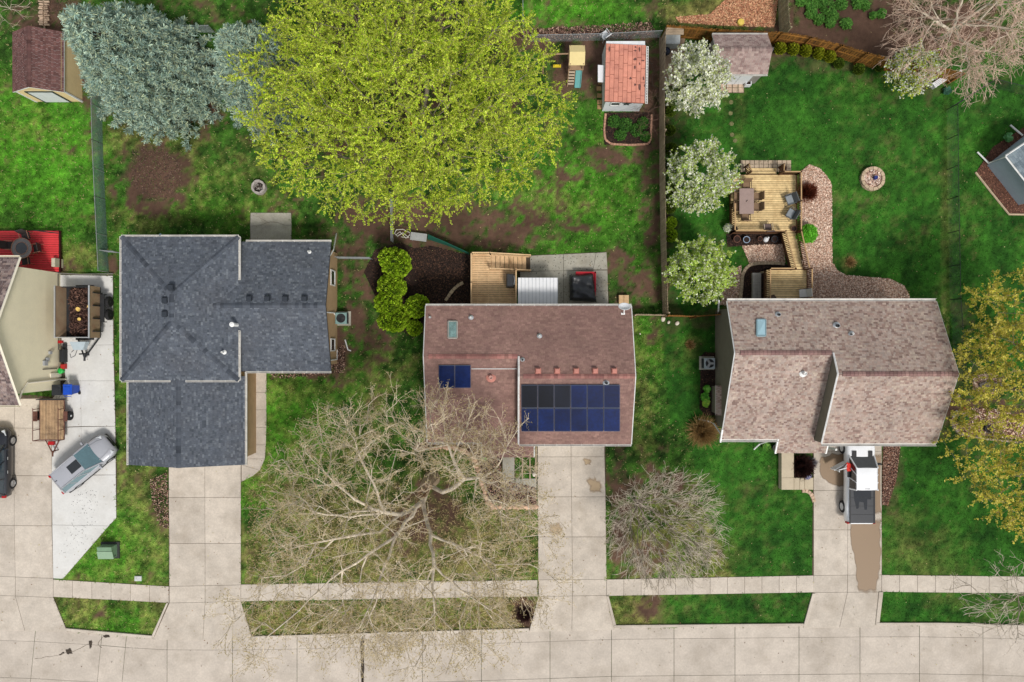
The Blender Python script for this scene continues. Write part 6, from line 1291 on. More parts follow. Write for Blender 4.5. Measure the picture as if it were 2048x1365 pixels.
c = fp2.location; scatter('burnt_wood', [(c.x + .33 * math.cos(a), c.y + .33 * math.sin(a)) for a in [k * .4 for k in range(16)]], 60, .12, [(.03, .025, .02), (.08, .06, .05), (.3, .28, .25)], .14, .3, label='charred wood pieces inside the grey fire ring', cat='wood', aspect=.4)
# transformer box, lid
tb = thing('transformer_box', P(222, 1102), 'green utility transformer box on the grass by the sidewalk', 'utility box'); GRB = mat('utility_green', rgb(118, 148, 118), .55, .08)
b = MB(); x, y = PX(222), PY(1100); V = [(x - .5, y - .42, .1), (x + .5, y - .42, .1), (x + .5, y + .42, .1), (x - .5, y + .42, .1), (x - .5, y - .42, .6), (x + .5, y - .42, .6), (x + .5, y + .42, .85), (x - .5, y + .42, .85)]
b.add(V, [(3, 2, 1, 0), (4, 5, 6, 7), (0, 1, 5, 4), (1, 2, 6, 5), (2, 3, 7, 6), (3, 0, 4, 7)]); bo = b.build('cabinet', GRB, tb); MB().box((x, y, .04), (1.3, 1.15, .14)).build('pad', mat('dark_pad', rgb(60, 62, 60), .9), tb)
ld = MB(); ld.slab3([(x - .54, y - .46, .61), (x + .54, y - .46, .61), (x + .54, y + .1, .79), (x - .54, y + .1, .79)], .03); ld.build('hood', mat('utility_green_pale', rgb(142, 170, 140), .5, .06), tb); MB().box((x + .51, y - .3, .4), (.03, .08, .1)).build('lock', DARK, tb)
tag(MB().cham((PX(277), PY(1157), .03), (.5, .35, .12), .02).build('meter_lid', mat('white_lid', rgb(206, 208, 206), .6)), 'pale water meter lid in the grass by the left sidewalk', 'lid')
# play set
ps = thing('play_tower', P(1154, 110), 'wooden play tower with cream canopy and teal slide', 'play set'); CRM = mat('cream_canopy', rgb(232, 212, 152), .8, .05); PLW = mat('play_wood', rgb(170, 140, 110), .8, .15)
x0, x1, y0, y1 = PX(1139, 2.1), PX(1170, 2.1), PY(129, 2.1), PY(89, 2.1); ym = PY(104, 2.3)
cn = MB(); cn.slab3([(x0, y0, 1.95), (x1, y0, 1.95), (x1, ym, 2.3), (x0, ym, 2.3)], .03); cn.slab3([(x0, ym, 2.3), (x1, ym, 2.3), (x1, y1, 1.95), (x0, y1, 1.95)], .03); cn.build('canopy', CRM, ps)
for x in (x0 + .08, x1 - .08):
    for y in (y0 + .08, y1 - .08): MB().box((x, y, 1.0), (.08, .08, 2.0)).build('post', PLW, ps)
MB().box(((x0 + x1) / 2, (y0 + y1) / 2, 1.1), (x1 - x0, y1 - y0, .06)).build('platform', PLW, ps)
sl = MB(); a, c = P(1159, 131, 1.15), P(1155, 176, .15); hw = .2
for o1, o2, h_ in ((-hw, hw, 0), ): sl.slab3([(a.x - hw, a.y + .2, 1.15), (a.x + hw, a.y + .2, 1.15), (c.x + hw, c.y, .15), (c.x - hw, c.y, .15)], .04)
for s_ in (-1, 1): sl.slab3([(a.x + s_ * hw - .02, a.y + .2, 1.27), (a.x + s_ * hw + .02, a.y + .2, 1.27), (c.x + s_ * hw + .02, c.y, .27), (c.x + s_ * hw - .02, c.y, .27)], .14)
sl.build('slide', mat('teal_plastic', rgb(92, 162, 160), .4, .08), ps)
for i in range(5): MB().box((PX(1141), y0 - .1 - .13 * i, 1.0 - .19 * i), (.4, .12, .04)).build('tread', mat('pale_tread', rgb(196, 178, 156), .8), ps)
for s_ in (-1, 1): MB().slab3([(PX(1141) + s_ * .22 - .02, y0, 1.1), (PX(1141) + s_ * .22 + .02, y0, 1.1), (PX(1141) + s_ * .22 + .02, y0 - .75, .08), (PX(1141) + s_ * .22 - .02, y0 - .75, .08)], .1).build('stringer', PLW, ps)
MB().tube([(x0, ym, 2.0), (PX(1085, 2), ym - .05, 2.0)], .05, 6).build('swing_beam', PLW, ps)
for s_ in (-.6, .6): MB().tube([(PX(1087, 2), ym, 2.0), (PX(1087, 1), ym + s_, .0)], .045, 6).build('beam_leg', PLW, ps)
for s_ in (-.2, .2): MB().tube([(PX(1113, 1.5) + s_, ym, 2.0), (PX(1115, 1) + s_, ym - .25, .55)], .012, 5).build('swing_chain', DARK, ps)
MB().box((PX(1115, 1), ym - .25, .54), (.55, .2, .04)).build('swing_seat', mat('yellow_plastic', rgb(222, 196, 40), .5), ps)
# things glimpsed through the big tree
tag(patio_chair('garden_chair', *P(888, 150)[:2], 0, .5, W_PAINT, W_PAINT, 'white garden chair seen through the big yellow-green tree', None), None)
ty = thing('toy_climber', P(838, 262), 'colourful toy climber seen through the big yellow-green tree', 'toy'); x, y = P(838, 262)[:2]
for dx, dy, m_, h_ in ((0, 0, mat('toy_blue', rgb(30, 140, 170), .4), .9), (-.35, .1, mat('toy_red', rgb(210, 50, 40), .4), 1.1), (.35, -.4, mat('toy_teal', rgb(20, 120, 120), .4), .6), (.2, .6, mat('toy_green', rgb(60, 190, 60), .4), .7)): MB().cham((x + dx, y + dy, h_ / 2), (.4, .5, h_), .05).build('toy_block', m_, ty)
# plastic white chair by the tiled shed, storage box, small grill, box planter
patio_chair('plastic_chair', *P(1208, 76)[:2], 0, 2.2, W_PAINT, W_PAINT, 'white plastic chair behind the salmon-roofed shed', None)
sb_ = thing('storage_box', P(1345, 80), 'pale grey storage box with sloped lid in the fence corner', 'box'); PBX = mat('pale_box', rgb(190, 196, 196), .5); x0, x1, y0, y1 = PX(1331, 1), PX(1359, 1), PY(86, 1), PY(66, 1)
MB().box(((x0 + x1) / 2, (y0 + y1) / 2, .5), (x1 - x0, y1 - y0, .92)).build('box_body', PBX, sb_); MB().slab3([(x0 - .04, y0 - .05, .98), (x1 + .04, y0 - .05, .98), (x1 + .04, y1 + .04, 1.12), (x0 - .04, y1 + .04, 1.12)], .06).build('lid', PBX, sb_)
for k in range(5): MB().slab3([(x0, y0 + .14 * k, .985 + .026 * k + .014), (x1, y0 + .14 * k, .985 + .026 * k + .014), (x1, y0 + .14 * k + .03, .99 + .026 * k + .014), (x0, y0 + .14 * k + .03, .99 + .026 * k + .014)], .02).build('lid_rib', PBX, sb_)
sbt = thing('bench_table', P(1350, 68), 'weathered wooden shelf against the brown fence corner', 'shelf')
for k in range(3): MB().box((PX(1349, 1.5), PY(57, 1.5) - .18 * k, 1.5), (1.25, .16, .04)).build('plank', WOODGREY, sbt)
for px in (1335, 1363): MB().box((PX(px, 1.2), PY(58, 1.2) - .05, .73), (.07, .3, 1.45)).build('leg', WOODGREY, sbt)
g2 = thing('kettle_grill', P(1326, 112), 'dark blue kettle grill on the pad beside the grey fence', 'grill'); x, y = P(1328, 112)[:2]
MB().lathe((x, y, .6), [(.05, -.12), (.25, -.02), (.29, .12), (.25, .28), (.1, .36), (.02, .37)], 20).build('kettle', mat('navy_enamel', rgb(30, 38, 56), .25), g2)
for k in range(3): a = k * 2.1; MB().tube([(x + .18 * math.cos(a), y + .18 * math.sin(a), .6), (x + .3 * math.cos(a), y + .3 * math.sin(a), 0)], .02, 6).build('leg', ALU, g2)
bx = thing('box_planter', P(1497, 165), 'white square planter by the door of the mauve shed', 'planter'); x, y = P(1497, 165, .4)[:2]; pb = MB()
for dx, dy, w_, d_2 in ((-.18, 0, .05, .42), (.18, 0, .05, .42), (0, -.18, .36, .05), (0, .18, .36, .05)): pb.box((x + dx, y + dy, .22), (w_, d_2, .44))
pb.build('planter_sides', W_PAINT, bx); MB().box((x, y, .15), (.33, .33, .3)).build('soil', MULCHM, bx)
# grey lounger and its folded white frame
lg = thing('lounger', P(836, 473), 'grey plastic lounger with folded white frame at the end of the green screen', 'lounger'); c = P(837, 474, .4); rz = -.13
MB().cham((c.x, c.y, .38), (1.15, .55, .06), .015, rz).build('bed', mat('grey_plastic', rgb(168, 170, 168), .6), lg)
for k in range(9): t = -.48 + k * .12; MB().box((c.x + t * math.cos(rz), c.y + t * math.sin(rz), .415), (.03, .5, .02), rz).build('slat', mat('grey_plastic', ()), lg)
fw = MB(); 
for pts in ([(820, 466, .4), (806, 459, .3), (793, 460, .3), (789, 467, .2), (796, 474, .2)], [(820, 470, .4), (812, 477, .25), (800, 464, .3), (792, 470, .2)], [(818, 476, .3), (806, 466, .3), (796, 472, .25)], [(820, 468, .35), (815, 476, .2), (802, 474, .2)]): fw.tube([P(*q_) for q_ in pts], .025, 6)
fw.build('folded_frame', mat('pale_tube', rgb(216, 212, 202), .5), lg)
for dx in (-.45, .45): MB().tube([(c.x + dx, c.y - .22, .36), (c.x + dx, c.y - .22, 0)], .025, 6).build('leg', ALU, lg); MB().tube([(c.x + dx, c.y + .22, .36), (c.x + dx, c.y + .22, 0)], .025, 6).build('leg', ALU, lg)
# stones: front bed edging, rocks, curved edgings
def rock(px, py, r, m, label, group=None, name='rock', z=0.0):
    q = P(px, py); n1, n2 = 9, 6; V = []; r_ = random.Random(int(px * 13 + py)); sx, sy, sz = r * r_.uniform(.85, 1.25), r * r_.uniform(.75, 1.05), r * r_.uniform(.55, .8); a0_ = r_.uniform(0, 6)
    for i in range(n2 + 1):
        for j in range(n1):
            t, a = -math.pi / 2 + math.pi * i / n2, 2 * math.pi * j / n1; k = r_.uniform(.85, 1.12); x_, y_ = sx * math.cos(t) * math.cos(a) * k, sy * math.cos(t) * math.sin(a) * k
            V.append((q.x + x_ * math.cos(a0_) - y_ * math.sin(a0_), q.y + x_ * math.sin(a0_) + y_ * math.cos(a0_), z + sz * .6 + sz * math.sin(t)))
    Fc = [(i * n1 + j, i * n1 + (j + 1) % n1, (i + 1) * n1 + (j + 1) % n1, (i + 1) * n1 + j) for i in range(n2) for j in range(n1)]
    o = MB().add(V, Fc).build(name, m, smooth=True); return tag(o, label, 'rock', group)
ROCKM = mat('field_stone', rgb(214, 178, 150), .9, .2, 5, bump=.4, bscale=30, orand=.22); ROCKW = mat('white_stone', rgb(226, 216, 200), .9, .12, 5, orand=.1)
def along(pix, n):
    d = [0]
    for a, b_ in zip(pix[:-1], pix[1:]): d.append(d[-1] + math.dist(a, b_))
    out = []
    for i in range(n):
        t = d[-1] * i / (n - 1); k = max(j for j in range(len(d) - 1) if d[j] <= t + 1e-9); f = (t - d[k]) / (d[k + 1] - d[k]); out.append(lerp(pix[k], pix[k + 1], f))
    return out
for i, (px, py) in enumerate(along([(833, 896), (850, 897), (880, 894), (915, 896), (930, 902), (945, 912), (952, 925), (955, 940), (962, 955), (966, 975), (974, 1000), (985, 1014), (1010, 1016), (1040, 1013), (1070, 1014)], 46)):
    rock(px + random.uniform(-1, 1), py + random.uniform(-1, 1), random.uniform(.13, .24), ROCKM, 'rounded field stone edging the bed in front of the mauve-roofed house', 'stones edging the front bed', 'edging_stone')
for i, (px, py, r_) in enumerate(((1326, 638, .17), (1337, 645, .14), (1354, 647, .16), (1280, 668, .07))): rock(px, py, r_, ROCKW, ('white rock nearest the grey fence end', 'middle white rock in front of short brown fence', 'right white rock in front of short brown fence', 'tiny pale rock on grass by the mauve house')[i], 'white rocks by the short fence')
for i, (px, py, r_, lb) in enumerate(((1907, 832, .2, 'leftmost pale rock at the curved concrete edging'), (1915, 831, .18, 'pale rock touching the leftmost rock at the curved edging'), (1912, 824, .11, 'smallest pale rock above the pair at the curved edging'), (1937, 826, .14, 'white rock right of the green hosta leaves'), (1951, 837, .09, 'little white rock below the green hosta leaves'), (1912, 793, .24, 'grey rock beside the black wire fence near the taupe roof'))): rock(px, py, r_, ROCKW if i < 5 else STONE, lb, 'rocks in the right bed')
rock(1927, 818, .16, mat('terracotta_ball', rgb(180, 92, 66), .8), 'rust-red round stone above the white rocks', None)
def edging(pix, n, m, label, w=.16, h=.16, name='stone_edging', piece='stone', L=None):
    pts = along(pix, n + 1); t = thing(name, P(*pts[0]), label, 'edging')
    for a, b_ in zip(pts[:-1], pts[1:]):
        A_, B_ = P(*a), P(*b_); d = B_ - A_; MB().cham(tuple((A_ + B_) / 2 + Vector((0, 0, h / 2 - .02))), (d.length * .94, w * random.uniform(.9, 1.1), h), .02, math.atan2(d.y, d.x) + random.uniform(-.05, .05)).build(piece, m, t)
edging([(1478, 606), (1482, 580), (1484, 552), (1490, 538), (1500, 530), (1515, 527), (1545, 527), (1568, 528)], 22, STONE, 'curved row of tan blocks between chips and dark mulch by the deck', .22)
edging([(891, 602), (898, 592), (904, 583), (912, 575), (920, 569), (927, 566)], 6, STONE, 'short curved row of tan blocks in the black mulch', .22)
edging([(1603, 981), (1612, 981), (1620, 986), (1625, 995), (1627, 1004)], 6, mat('pink_block', rgb(206, 178, 152), .9, .12, orand=.08), 'curved row of pinkish blocks below the front steps', .26)
edging([(1211, 228), (1208, 260), (1210, 280), (1222, 289), (1260, 291), (1296, 289), (1301, 280), (1303, 230)], 34, BRICKRED, 'row of red bricks around the bed below the salmon-roofed shed', .14, .14, 'brick_edging', 'brick')
edging([(1899, 838), (1904, 852), (1914, 865), (1930, 872), (1960, 876), (1990, 880), (2040, 885)], 10, mat('concrete_edging', rgb(176, 160, 142), .9, .12), 'curved concrete edging of the bed right of the taupe-roofed house', .14, .2, 'concrete_edging', 'edging_block')
for i, (px, py) in enumerate(((1462, 205), (1461, 227), (1463, 248), (1464, 270), (1470, 282))): tag(MB().lathe(P(px, py, .0), [(.15, -.02), (.16, .02), (.14, .03)], 9).build('stepping_stone', mat('mossy_stone', rgb(120, 118, 78), .9, .3, 5)), ('top', 'second', 'third', 'fourth', 'lowest')[i] + ' stepping stone in the lawn between the blossoming trees', 'stepping stone', 'stepping stones in the lush lawn')
for i, (px, py) in enumerate(((1201, 166), (1198, 178), (1199, 192), (1199, 205), (1199, 215))): tag(MB().cham((PX(px), PY(py), .03), (.34, .3, .1), .02).build('paver', mat('brown_paver', rgb(168, 136, 96), .9, .15, orand=.15)), ('first', 'second', 'third', 'fourth', 'last')[i] + ' brown paver from the top beside the white shed wall', 'paver', 'pavers by the white shed')
# slab bench on the right, front steps
sbk = tag(MB().prism(pts2([(1955, 768), (1968, 763), (1995, 766), (2014, 768), (2012, 782), (1975, 784), (1958, 778)]), -.05, .22).build('stone_slab', mat('grey_slab', rgb(120, 112, 104), .9, .2, 4)), 'grey stone slab among dry leaves under the golden tree', 'slab')
fs = thing('front_steps', P(1595, 945), 'concrete stoop with three steps in front of the taupe-roofed house', 'steps')
for a, b_, z_ in (((1563, 897), (1588, 956), .55), ((1563, 956), (1588, 980), .549), ((1588, 956), (1599, 980), .42), ((1599, 956), (1609, 980), .28), ((1609, 956), (1627, 980), .14)):
    p_, q_ = P(*a, z_), P(*b_, z_); MB().cham(((p_.x + q_.x) / 2, (p_.y + q_.y) / 2, z_ / 2), (abs(q_.x - p_.x) - .01, abs(q_.y - p_.y) - .01, z_), .015).build('step', mat('step_concrete', rgb(200, 186, 160), .9, .08, 2), fs)
# timbers by the small front path of the solar house
tm = thing('timber_border', P(1050, 935), 'thin wooden bed border strips beside the front door path', 'border')
for px, py0, py1 in ((1045, 892, 958), (1060, 905, 958), (1072, 893, 958)): MB().box((PX(px), (PY(py0) + PY(py1)) / 2, .06), (.09, abs(PY(py0) - PY(py1)), .14)).build('timber', WOODGREY, tm)
rock(1069, 949, .2, ROCKW, 'pale angular rock beside the front path and driveway')
# garden bench by the right-hand blossoming shrub and white ornaments
gb = thing('garden_bench', P(1871, 168), 'white garden bench beside the right blossoming shrub', 'bench'); c = P(1872, 168); rz = .6
for k in range(4): MB().box((c.x - math.sin(rz) * (.1 * k - .15), c.y + math.cos(rz) * (.1 * k - .15), .42), (1.0, .08, .03), rz).build('slat', W_PAINT, gb)
for s_ in (-.42, .42): MB().box((c.x + s_ * math.cos(rz), c.y + s_ * math.sin(rz), .2), (.06, .4, .42), rz).build('leg', W_PAINT, gb)
tag(MB().tube([P(1912, 150, .05), P(1922, 142, .9)], .08, 8).build('white_post', W_PAINT), 'short white leaning post under the pinkish bare tree', 'post')
tag(MB().lathe(P(1480, 47, 0), [(.2, 0), (.25, .12), (.22, .25), (.05, .3)], 16).build('yellow_ball', mat('yellow_rubber', rgb(232, 204, 96), .6)), 'yellow ball on the orange leaves beyond the brown fence', 'ball')
tag(MB().lathe(P(1542, 103, 0), [(.07, 0), (.09, .3), (.05, .42), (.08, .5), (.03, .6)], 12).build('white_statuette', W_PAINT), 'small white statuette at the right end of the mauve shed', 'statuette')
lp = thing('stacked_logs', P(88, 25), 'row of pale stacked firewood logs behind the tan shed', 'firewood')
for k in range(11):
    for s_ in (-1, 1): MB().tube([P(88, 4 + 4.6 * k, .2) + Vector((s_ * .05, 0, 0)), P(88, 4 + 4.6 * k, .2) + Vector((s_ * random.uniform(.25, .4), random.uniform(-.05, .05), 0))], random.uniform(.05, .08), 8).build('log', mat('pale_log', rgb(204, 178, 152), .85, .2, orand=.2), lp)
MB().tube([P(87, -5, .1), P(89, 58, .1)], .06, 6).build('rack_rail', WOODGREY, lp)
for k in range(5): MB().box(tuple(P(88, 5 + 11 * k, .05)), (.5, .08, .26)).build('rack_foot', WOODGREY, lp)
# ---------------------------------------------------------------- trees and plants
def segs_mesh(name, A_, B_, ra, rb, m, parent, kind=None, col=None):
    """tapered branch segments; thick ones six-sided, thin ones three-sided, in one mesh"""
    Vs, Fs, base_ = [], [], 0
    for n, sel in ((7, ra > .05), (3, ra <= .05)):
        a, b, r0, r1 = A_[sel], B_[sel], ra[sel], rb[sel]; k = len(a)
        if not k: continue
        t = b - a; L = np.linalg.norm(t, axis=1)[:, None]; t = t / np.maximum(L, 1e-6); ref = np.where(np.abs(t[:, 2:3]) < .9, [[0, 0, 1.0]], [[1.0, 0, 0]])
        u = np.cross(t, ref); u /= np.maximum(np.linalg.norm(u, axis=1)[:, None], 1e-6); w = np.cross(t, u)
        an = 2 * np.pi * np.arange(n) / n; ring = u[:, None, :] * np.cos(an)[None, :, None] + w[:, None, :] * np.sin(an)[None, :, None]
        b2 = b + t * (r1[:, None] * .5)
        V = np.concatenate([a[:, None, :] + ring * r0[:, None, None], b2[:, None, :] + ring * r1[:, None, None]], 1)
        i = (np.arange(k) * 2 * n)[:, None]; j = np.arange(n)[None, :]; j2 = (j + 1) % n
        f = np.stack([i + j, i + n + j, i + n + j2, i + j2], 2).reshape(-1, 4) + base_
        Vs.append(V.reshape(-1, 3)); Fs.append(f); base_ += k * 2 * n
    return raw_mesh(name, np.concatenate(Vs), np.concatenate(Fs), m, parent, True, None, False, kind)
class Tree:
    """greedy minimum-path branching: crown points are joined one by one to the nearest existing wood"""
    def __init__(s, trunk):
        s.p = [np.array(trunk[0], float)]; s.par = [-1]; s.len = [0.0]
        for q in trunk[1:]: s.link(len(s.p) - 1, np.array(q, float), .8)
    def link(s, i, q, seg=.6, arch=.0):
        a = s.p[i]; d = np.linalg.norm(q - a); n = max(1, int(d / seg))
        for k in range(1, n + 1):
            t = k / n; x = a + (q - a) * t; x = x + (rng.normal(0, .035 * min(d, 3) ** .5, 3) if k < n else 0); x[2] += arch * d * math.sin(math.pi * t)
            s.p.append(x); s.par.append(i); s.len.append(s.len[i] + np.linalg.norm(x - s.p[i])); i = len(s.p) - 1
        return i
    def limb(s, pts):
        d = [np.linalg.norm(np.array(pts[0]) - q) for q in s.p]; i = int(np.argmin(d))
        for q in pts[1:]: i = s.link(i, np.array(q, float), .7)
    def fill(s, tips, bf=.35, seg=.6, arch=0.0):
        o = np.array(s.p[-1]) if len(s.p) < 4 else np.mean(np.array(s.p[:3]), 0); tips = tips[np.argsort(np.linalg.norm(tips - s.p[0], axis=1))]
        for q in tips:
            Pn = np.array(s.p); d = np.linalg.norm(Pn - q, axis=1); c = d + bf * np.array(s.len); c[0] += 1e3 if len(s.p) > 3 else 0; s.link(int(np.argmin(c)), q, seg, arch)
    def wood(s, rt=.012, ex=.45, rmax=.5):
        n = len(s.p); cnt = np.zeros(n); kids = [0] * n
        for i in range(n - 1, 0, -1):
            if kids[i] == 0: cnt[i] += 1
            cnt[s.par[i]] += cnt[i]; kids[s.par[i]] += 1
        Pn = np.array(s.p); r = np.minimum(rt * np.maximum(cnt, 1) ** ex, rmax); par = np.array(s.par[1:]); s.term = np.array([k == 0 for k in kids]); s.cnt = cnt; s.r = r; s.P = Pn
        return Pn[par], Pn[1:], np.minimum(r[par], r[1:] * 1.35), r[1:]
def twigs(a, b, n, l0, l1, spread, r, grav=0.0):
    """n random side twigs on every segment a-b"""
    k = len(a); t = rng.uniform(.2, 1.0, (k, n, 1)); o = a[:, None] + (b - a)[:, None] * t; d = (b - a) / np.maximum(np.linalg.norm(b - a, axis=1)[:, None], 1e-6)
    d = d[:, None] + rng.normal(0, spread, (k, n, 3)); d[..., 2] += grav; d /= np.linalg.norm(d, axis=2)[..., None]; e = o + d * rng.uniform(l0, l1, (k, n, 1))
    o, e = o.reshape(-1, 3), e.reshape(-1, 3); mid = (o + e) / 2 + rng.normal(0, .04, o.shape) * np.linalg.norm(e - o, axis=1)[:, None]
    return np.concatenate([o, mid]), np.concatenate([mid, e]), np.full(len(o) * 2, r), np.full(len(o) * 2, r * .8)
def dome(n, c, rx, ry, rz_, shell=.5, zmin=-.3):
    out = []
    while len(out) < n:
        d = rand_dirs(1)[0]
        if d[2] < zmin: continue
        r = (shell + (1 - shell) * random.random()) ** .7; out.append((c[0] + d[0] * rx * r, c[1] + d[1] * ry * r, c[2] + d[2] * rz_ * r))
    return np.array(out)
BARK_G = mat('grey_bark', rgb(150, 138, 122), .9, .2, 4, bump=.4, bscale=30); BARK_P = mat('pale_bark', rgb(204, 192, 172, 1), .9, .4, 2.2, bump=.4, bscale=30); BARK_D = mat('dark_bark', rgb(92, 78, 66), .95, .25, 4, bump=.5, bscale=30)
TW_B = mat('beige_twigs', rgb(206, 190, 162, 1), .9, .4, 1.3); TW_P = mat('pinkish_twigs', rgb(208, 180, 160, 1), .9, .35, 1.3); TW_G = mat('grey_twigs', rgb(204, 192, 174, 1), .9, .35, 1.3)
LEAF = mat('leaves', attr=True, rough=.6, var=0, spec=.2, transl=.45)
NEED = mat('needles', attr=True, rough=.65, var=0, spec=.15, transl=.15)
def leaf_quads(name, o, d, size, cols, parent, asp=.5, bright=(.7, 1.3), flat=.55, clus=None):
    """leaves whose faces lean upwards (flat = how strongly)"""
    n = len(o); s = rng.uniform(size * .6, size, n)[:, None]; nr = rand_dirs(n) * (1 - flat) + np.array([[0, 0, flat]]); nr /= np.linalg.norm(nr, axis=1)[:, None]
    d = d - nr * (d * nr).sum(1)[:, None]; d /= np.maximum(np.linalg.norm(d, axis=1)[:, None], 1e-6); u = np.cross(nr, d)
    c = np.array(cols)[rng.integers(0, len(cols), n)] * rng.uniform(*bright, (n, 1))
    if clus is not None: c = c * clus[:, None]
    return quads(name, o + d * s, d * s, u * s * asp, c, LEAF, parent, 'stuff')
# ---- big yellow-green maple
mp = thing('maple_tree', P(862, 292), 'huge spreading yellow-green maple at the top of the photo', 'tree')
b0 = P(862, 292); T = Tree([b0, b0 + Vector((-.2, .3, 2.0)), b0 + Vector((-.3, .6, 3.4))])
cc = P(798, 182, 7.0); tips = dome(1700, (cc.x, cc.y, 5.6), 10.3, 7.9, 6.0, .2, -.2)
T.fill(tips, .3, .9); A_, B_, ra, rb = T.wood(.012, .46, .42)
segs_mesh('trunk', A_, B_, ra, rb, BARK_G, mp)
out = T.cnt[1:] <= 4
a2, b2, r2, _ = twigs(A_[out], B_[out], 5, .45, 1.25, .75, .008); k2 = len(a2) // 2; a3, b3 = a2[:k2], b2[k2:]
segs_mesh('twigs', a2, b2, r2, _, mat('olive_twigs', rgb(150, 136, 90), .9), mp, 'stuff')
m_ = 27; t = rng.uniform(.1, 1.08, (k2, m_, 1)); o = (a3[:, None] + (b3 - a3)[:, None] * t).reshape(-1, 3) + rng.normal(0, .022, (k2 * m_, 3))
dd = rand_dirs(k2 * m_); dd += np.repeat((b3 - a3), m_, axis=0) * .4; dd /= np.linalg.norm(dd, axis=1)[:, None]
cl = np.repeat(rng.uniform(.62, 1.2, k2), m_) 
MAPC = [rgb(216, 230, 70, 1), rgb(194, 216, 54, 1), rgb(230, 236, 112, 1), rgb(154, 194, 40, 1), rgb(206, 222, 78, 1)]
leaf_quads('crown', o, dd, .046, MAPC, mp, .55, (.7, 1.25), clus=cl)
# ---- golden budding tree at the right edge
def leafy(name, label, px, py, trunk_h, ccx, ccy, ccz, rx, ry, rz_, ntips, cols, lsize, per, twn=3, bark=BARK_G, leafn=8, asp=.6, zmin=-.3, shell=.45, tl=(.3, .8), bright=(.7, 1.25), rmax=.22, tw_m=None, label_cat='tree', group=None):
    t_ = thing(name, P(px, py), label, 'tree', group); b = P(px, py); T = Tree([b, b + Vector((0, 0, trunk_h))]); c = P(ccx, ccy, ccz)
    T.fill(dome(ntips, (c.x, c.y, ccz), rx, ry, rz_, shell, zmin), .3, .6); A_, B_, ra, rb = T.wood(.01, .45, rmax); segs_mesh('trunk', A_, B_, ra, rb, bark, t_)
    out = T.cnt[1:] <= 3; a2, b2, r2, r3 = twigs(A_[out], B_[out], twn, tl[0], tl[1], .8, .005); segs_mesh('twigs', a2, b2, r2, r3, tw_m or mat('olive_twigs', ()), t_, 'stuff'); k2 = len(a2) // 2; a3, b3 = a2[:k2], b2[k2:]
    t = rng.uniform(.15, 1.05, (k2, leafn, 1)); o = (a3[:, None] + (b3 - a3)[:, None] * t).reshape(-1, 3) + rng.normal(0, .03, (k2 * leafn, 3)); d = rand_dirs(len(o))
    leaf_quads('crown', o, d, lsize, cols, t_, asp, bright, clus=np.repeat(rng.uniform(.68, 1.25, k2), leafn)); return t_
GOLD = [rgb(216, 202, 90, 1), rgb(200, 190, 74, 1), rgb(228, 214, 118, 1), rgb(180, 184, 64, 1)]
leafy('budding_tree', 'golden-yellow budding tree at the right photo edge', 1985, 775, 2.5, 2052, 800, 6.0, 4.9, 8.6, 4.4, 780, GOLD, .055, 1, 4, BARK_G, 19, .6, -.3, .3, (.35, 1.0))
# ---- blossoming pear trees
WH = [rgb(240, 240, 228, 1), rgb(226, 230, 208, 1), rgb(246, 246, 240, 1), rgb(206, 214, 160, 1)]
MIX1 = WH + [rgb(176, 196, 96, 1), rgb(160, 184, 78, 1)]; MIX2 = [rgb(236, 238, 216, 1), rgb(176, 200, 90, 1), rgb(160, 190, 74, 1), rgb(190, 208, 110, 1), rgb(226, 230, 190, 1)]; MIX3 = [rgb(178, 204, 88, 1), rgb(164, 194, 72, 1), rgb(196, 212, 116, 1), rgb(236, 238, 214, 1)]
leafy('pear_tree', 'topmost white-blossomed pear tree beside the mauve shed', 1378, 195, 1.3, 1396, 156, 3.6, 2.15, 2.25, 2.2, 250, WH + [rgb(190, 200, 130, 1)], .055, 1, 5, BARK_D, 12, .8, -.7, .25, (.25, .6), group='blossoming trees along the grey fence')
leafy('pear_tree', 'middle blossoming pear tree beside the lawn deck, white and green', 1375, 382, 1.3, 1402, 354, 3.6, 2.35, 2.4, 2.2, 270, MIX1 + MIX2, .055, 1, 5, BARK_D, 12, .8, -.7, .25, (.25, .6), group='blossoming trees along the grey fence')
leafy('pear_tree', 'lowest and greenest blossoming tree by the curved tan blocks', 1380, 560, 1.3, 1402, 540, 3.4, 2.2, 2.1, 2.1, 270, MIX3, .055, 1, 5, BARK_D, 13, .8, -.7, .25, (.25, .55), group='blossoming trees along the grey fence')
def shrubby(name, label, px, py, r, h, cols, n, lsize, group=None, cat='shrub', asp=.5, stems=10, upw=.5):
    q = P(px, py); t_ = thing(name, q, label, cat, group); tips = dome(stems, (q.x, q.y, h * .45), r, r, h * .5, .5, -.4); T = Tree([q, q + Vector((0, 0, h * .25))]); T.fill(tips, .3, .3); A_, B_, ra, rb = T.wood(.006, .45, .05); segs_mesh('stem', A_, B_, ra, rb, BARK_D, t_)
    o = dome(n, (q.x, q.y, h * .42), r, r, h * .55, .55, -.6); o[:, 2] = np.maximum(o[:, 2], .03); d = rand_dirs(n); d[:, 2] = np.abs(d[:, 2]) * upw + .1; d /= np.linalg.norm(d, axis=1)[:, None]
    leaf_quads('foliage', o, d, lsize, cols, t_, asp); return t_
sp = leafy('pear_tree', 'half white, half lime flowering tree at the curved brown fence', 1812, 165, .6, 1825, 140, 2.2, 1.6, 1.6, 1.5, 190, WH[:3] + [rgb(196, 206, 70, 1), rgb(176, 196, 60, 1), rgb(186, 200, 66, 1)], .05, 1, 4, BARK_D, 9, .8, -.6, .4, (.25, .55))
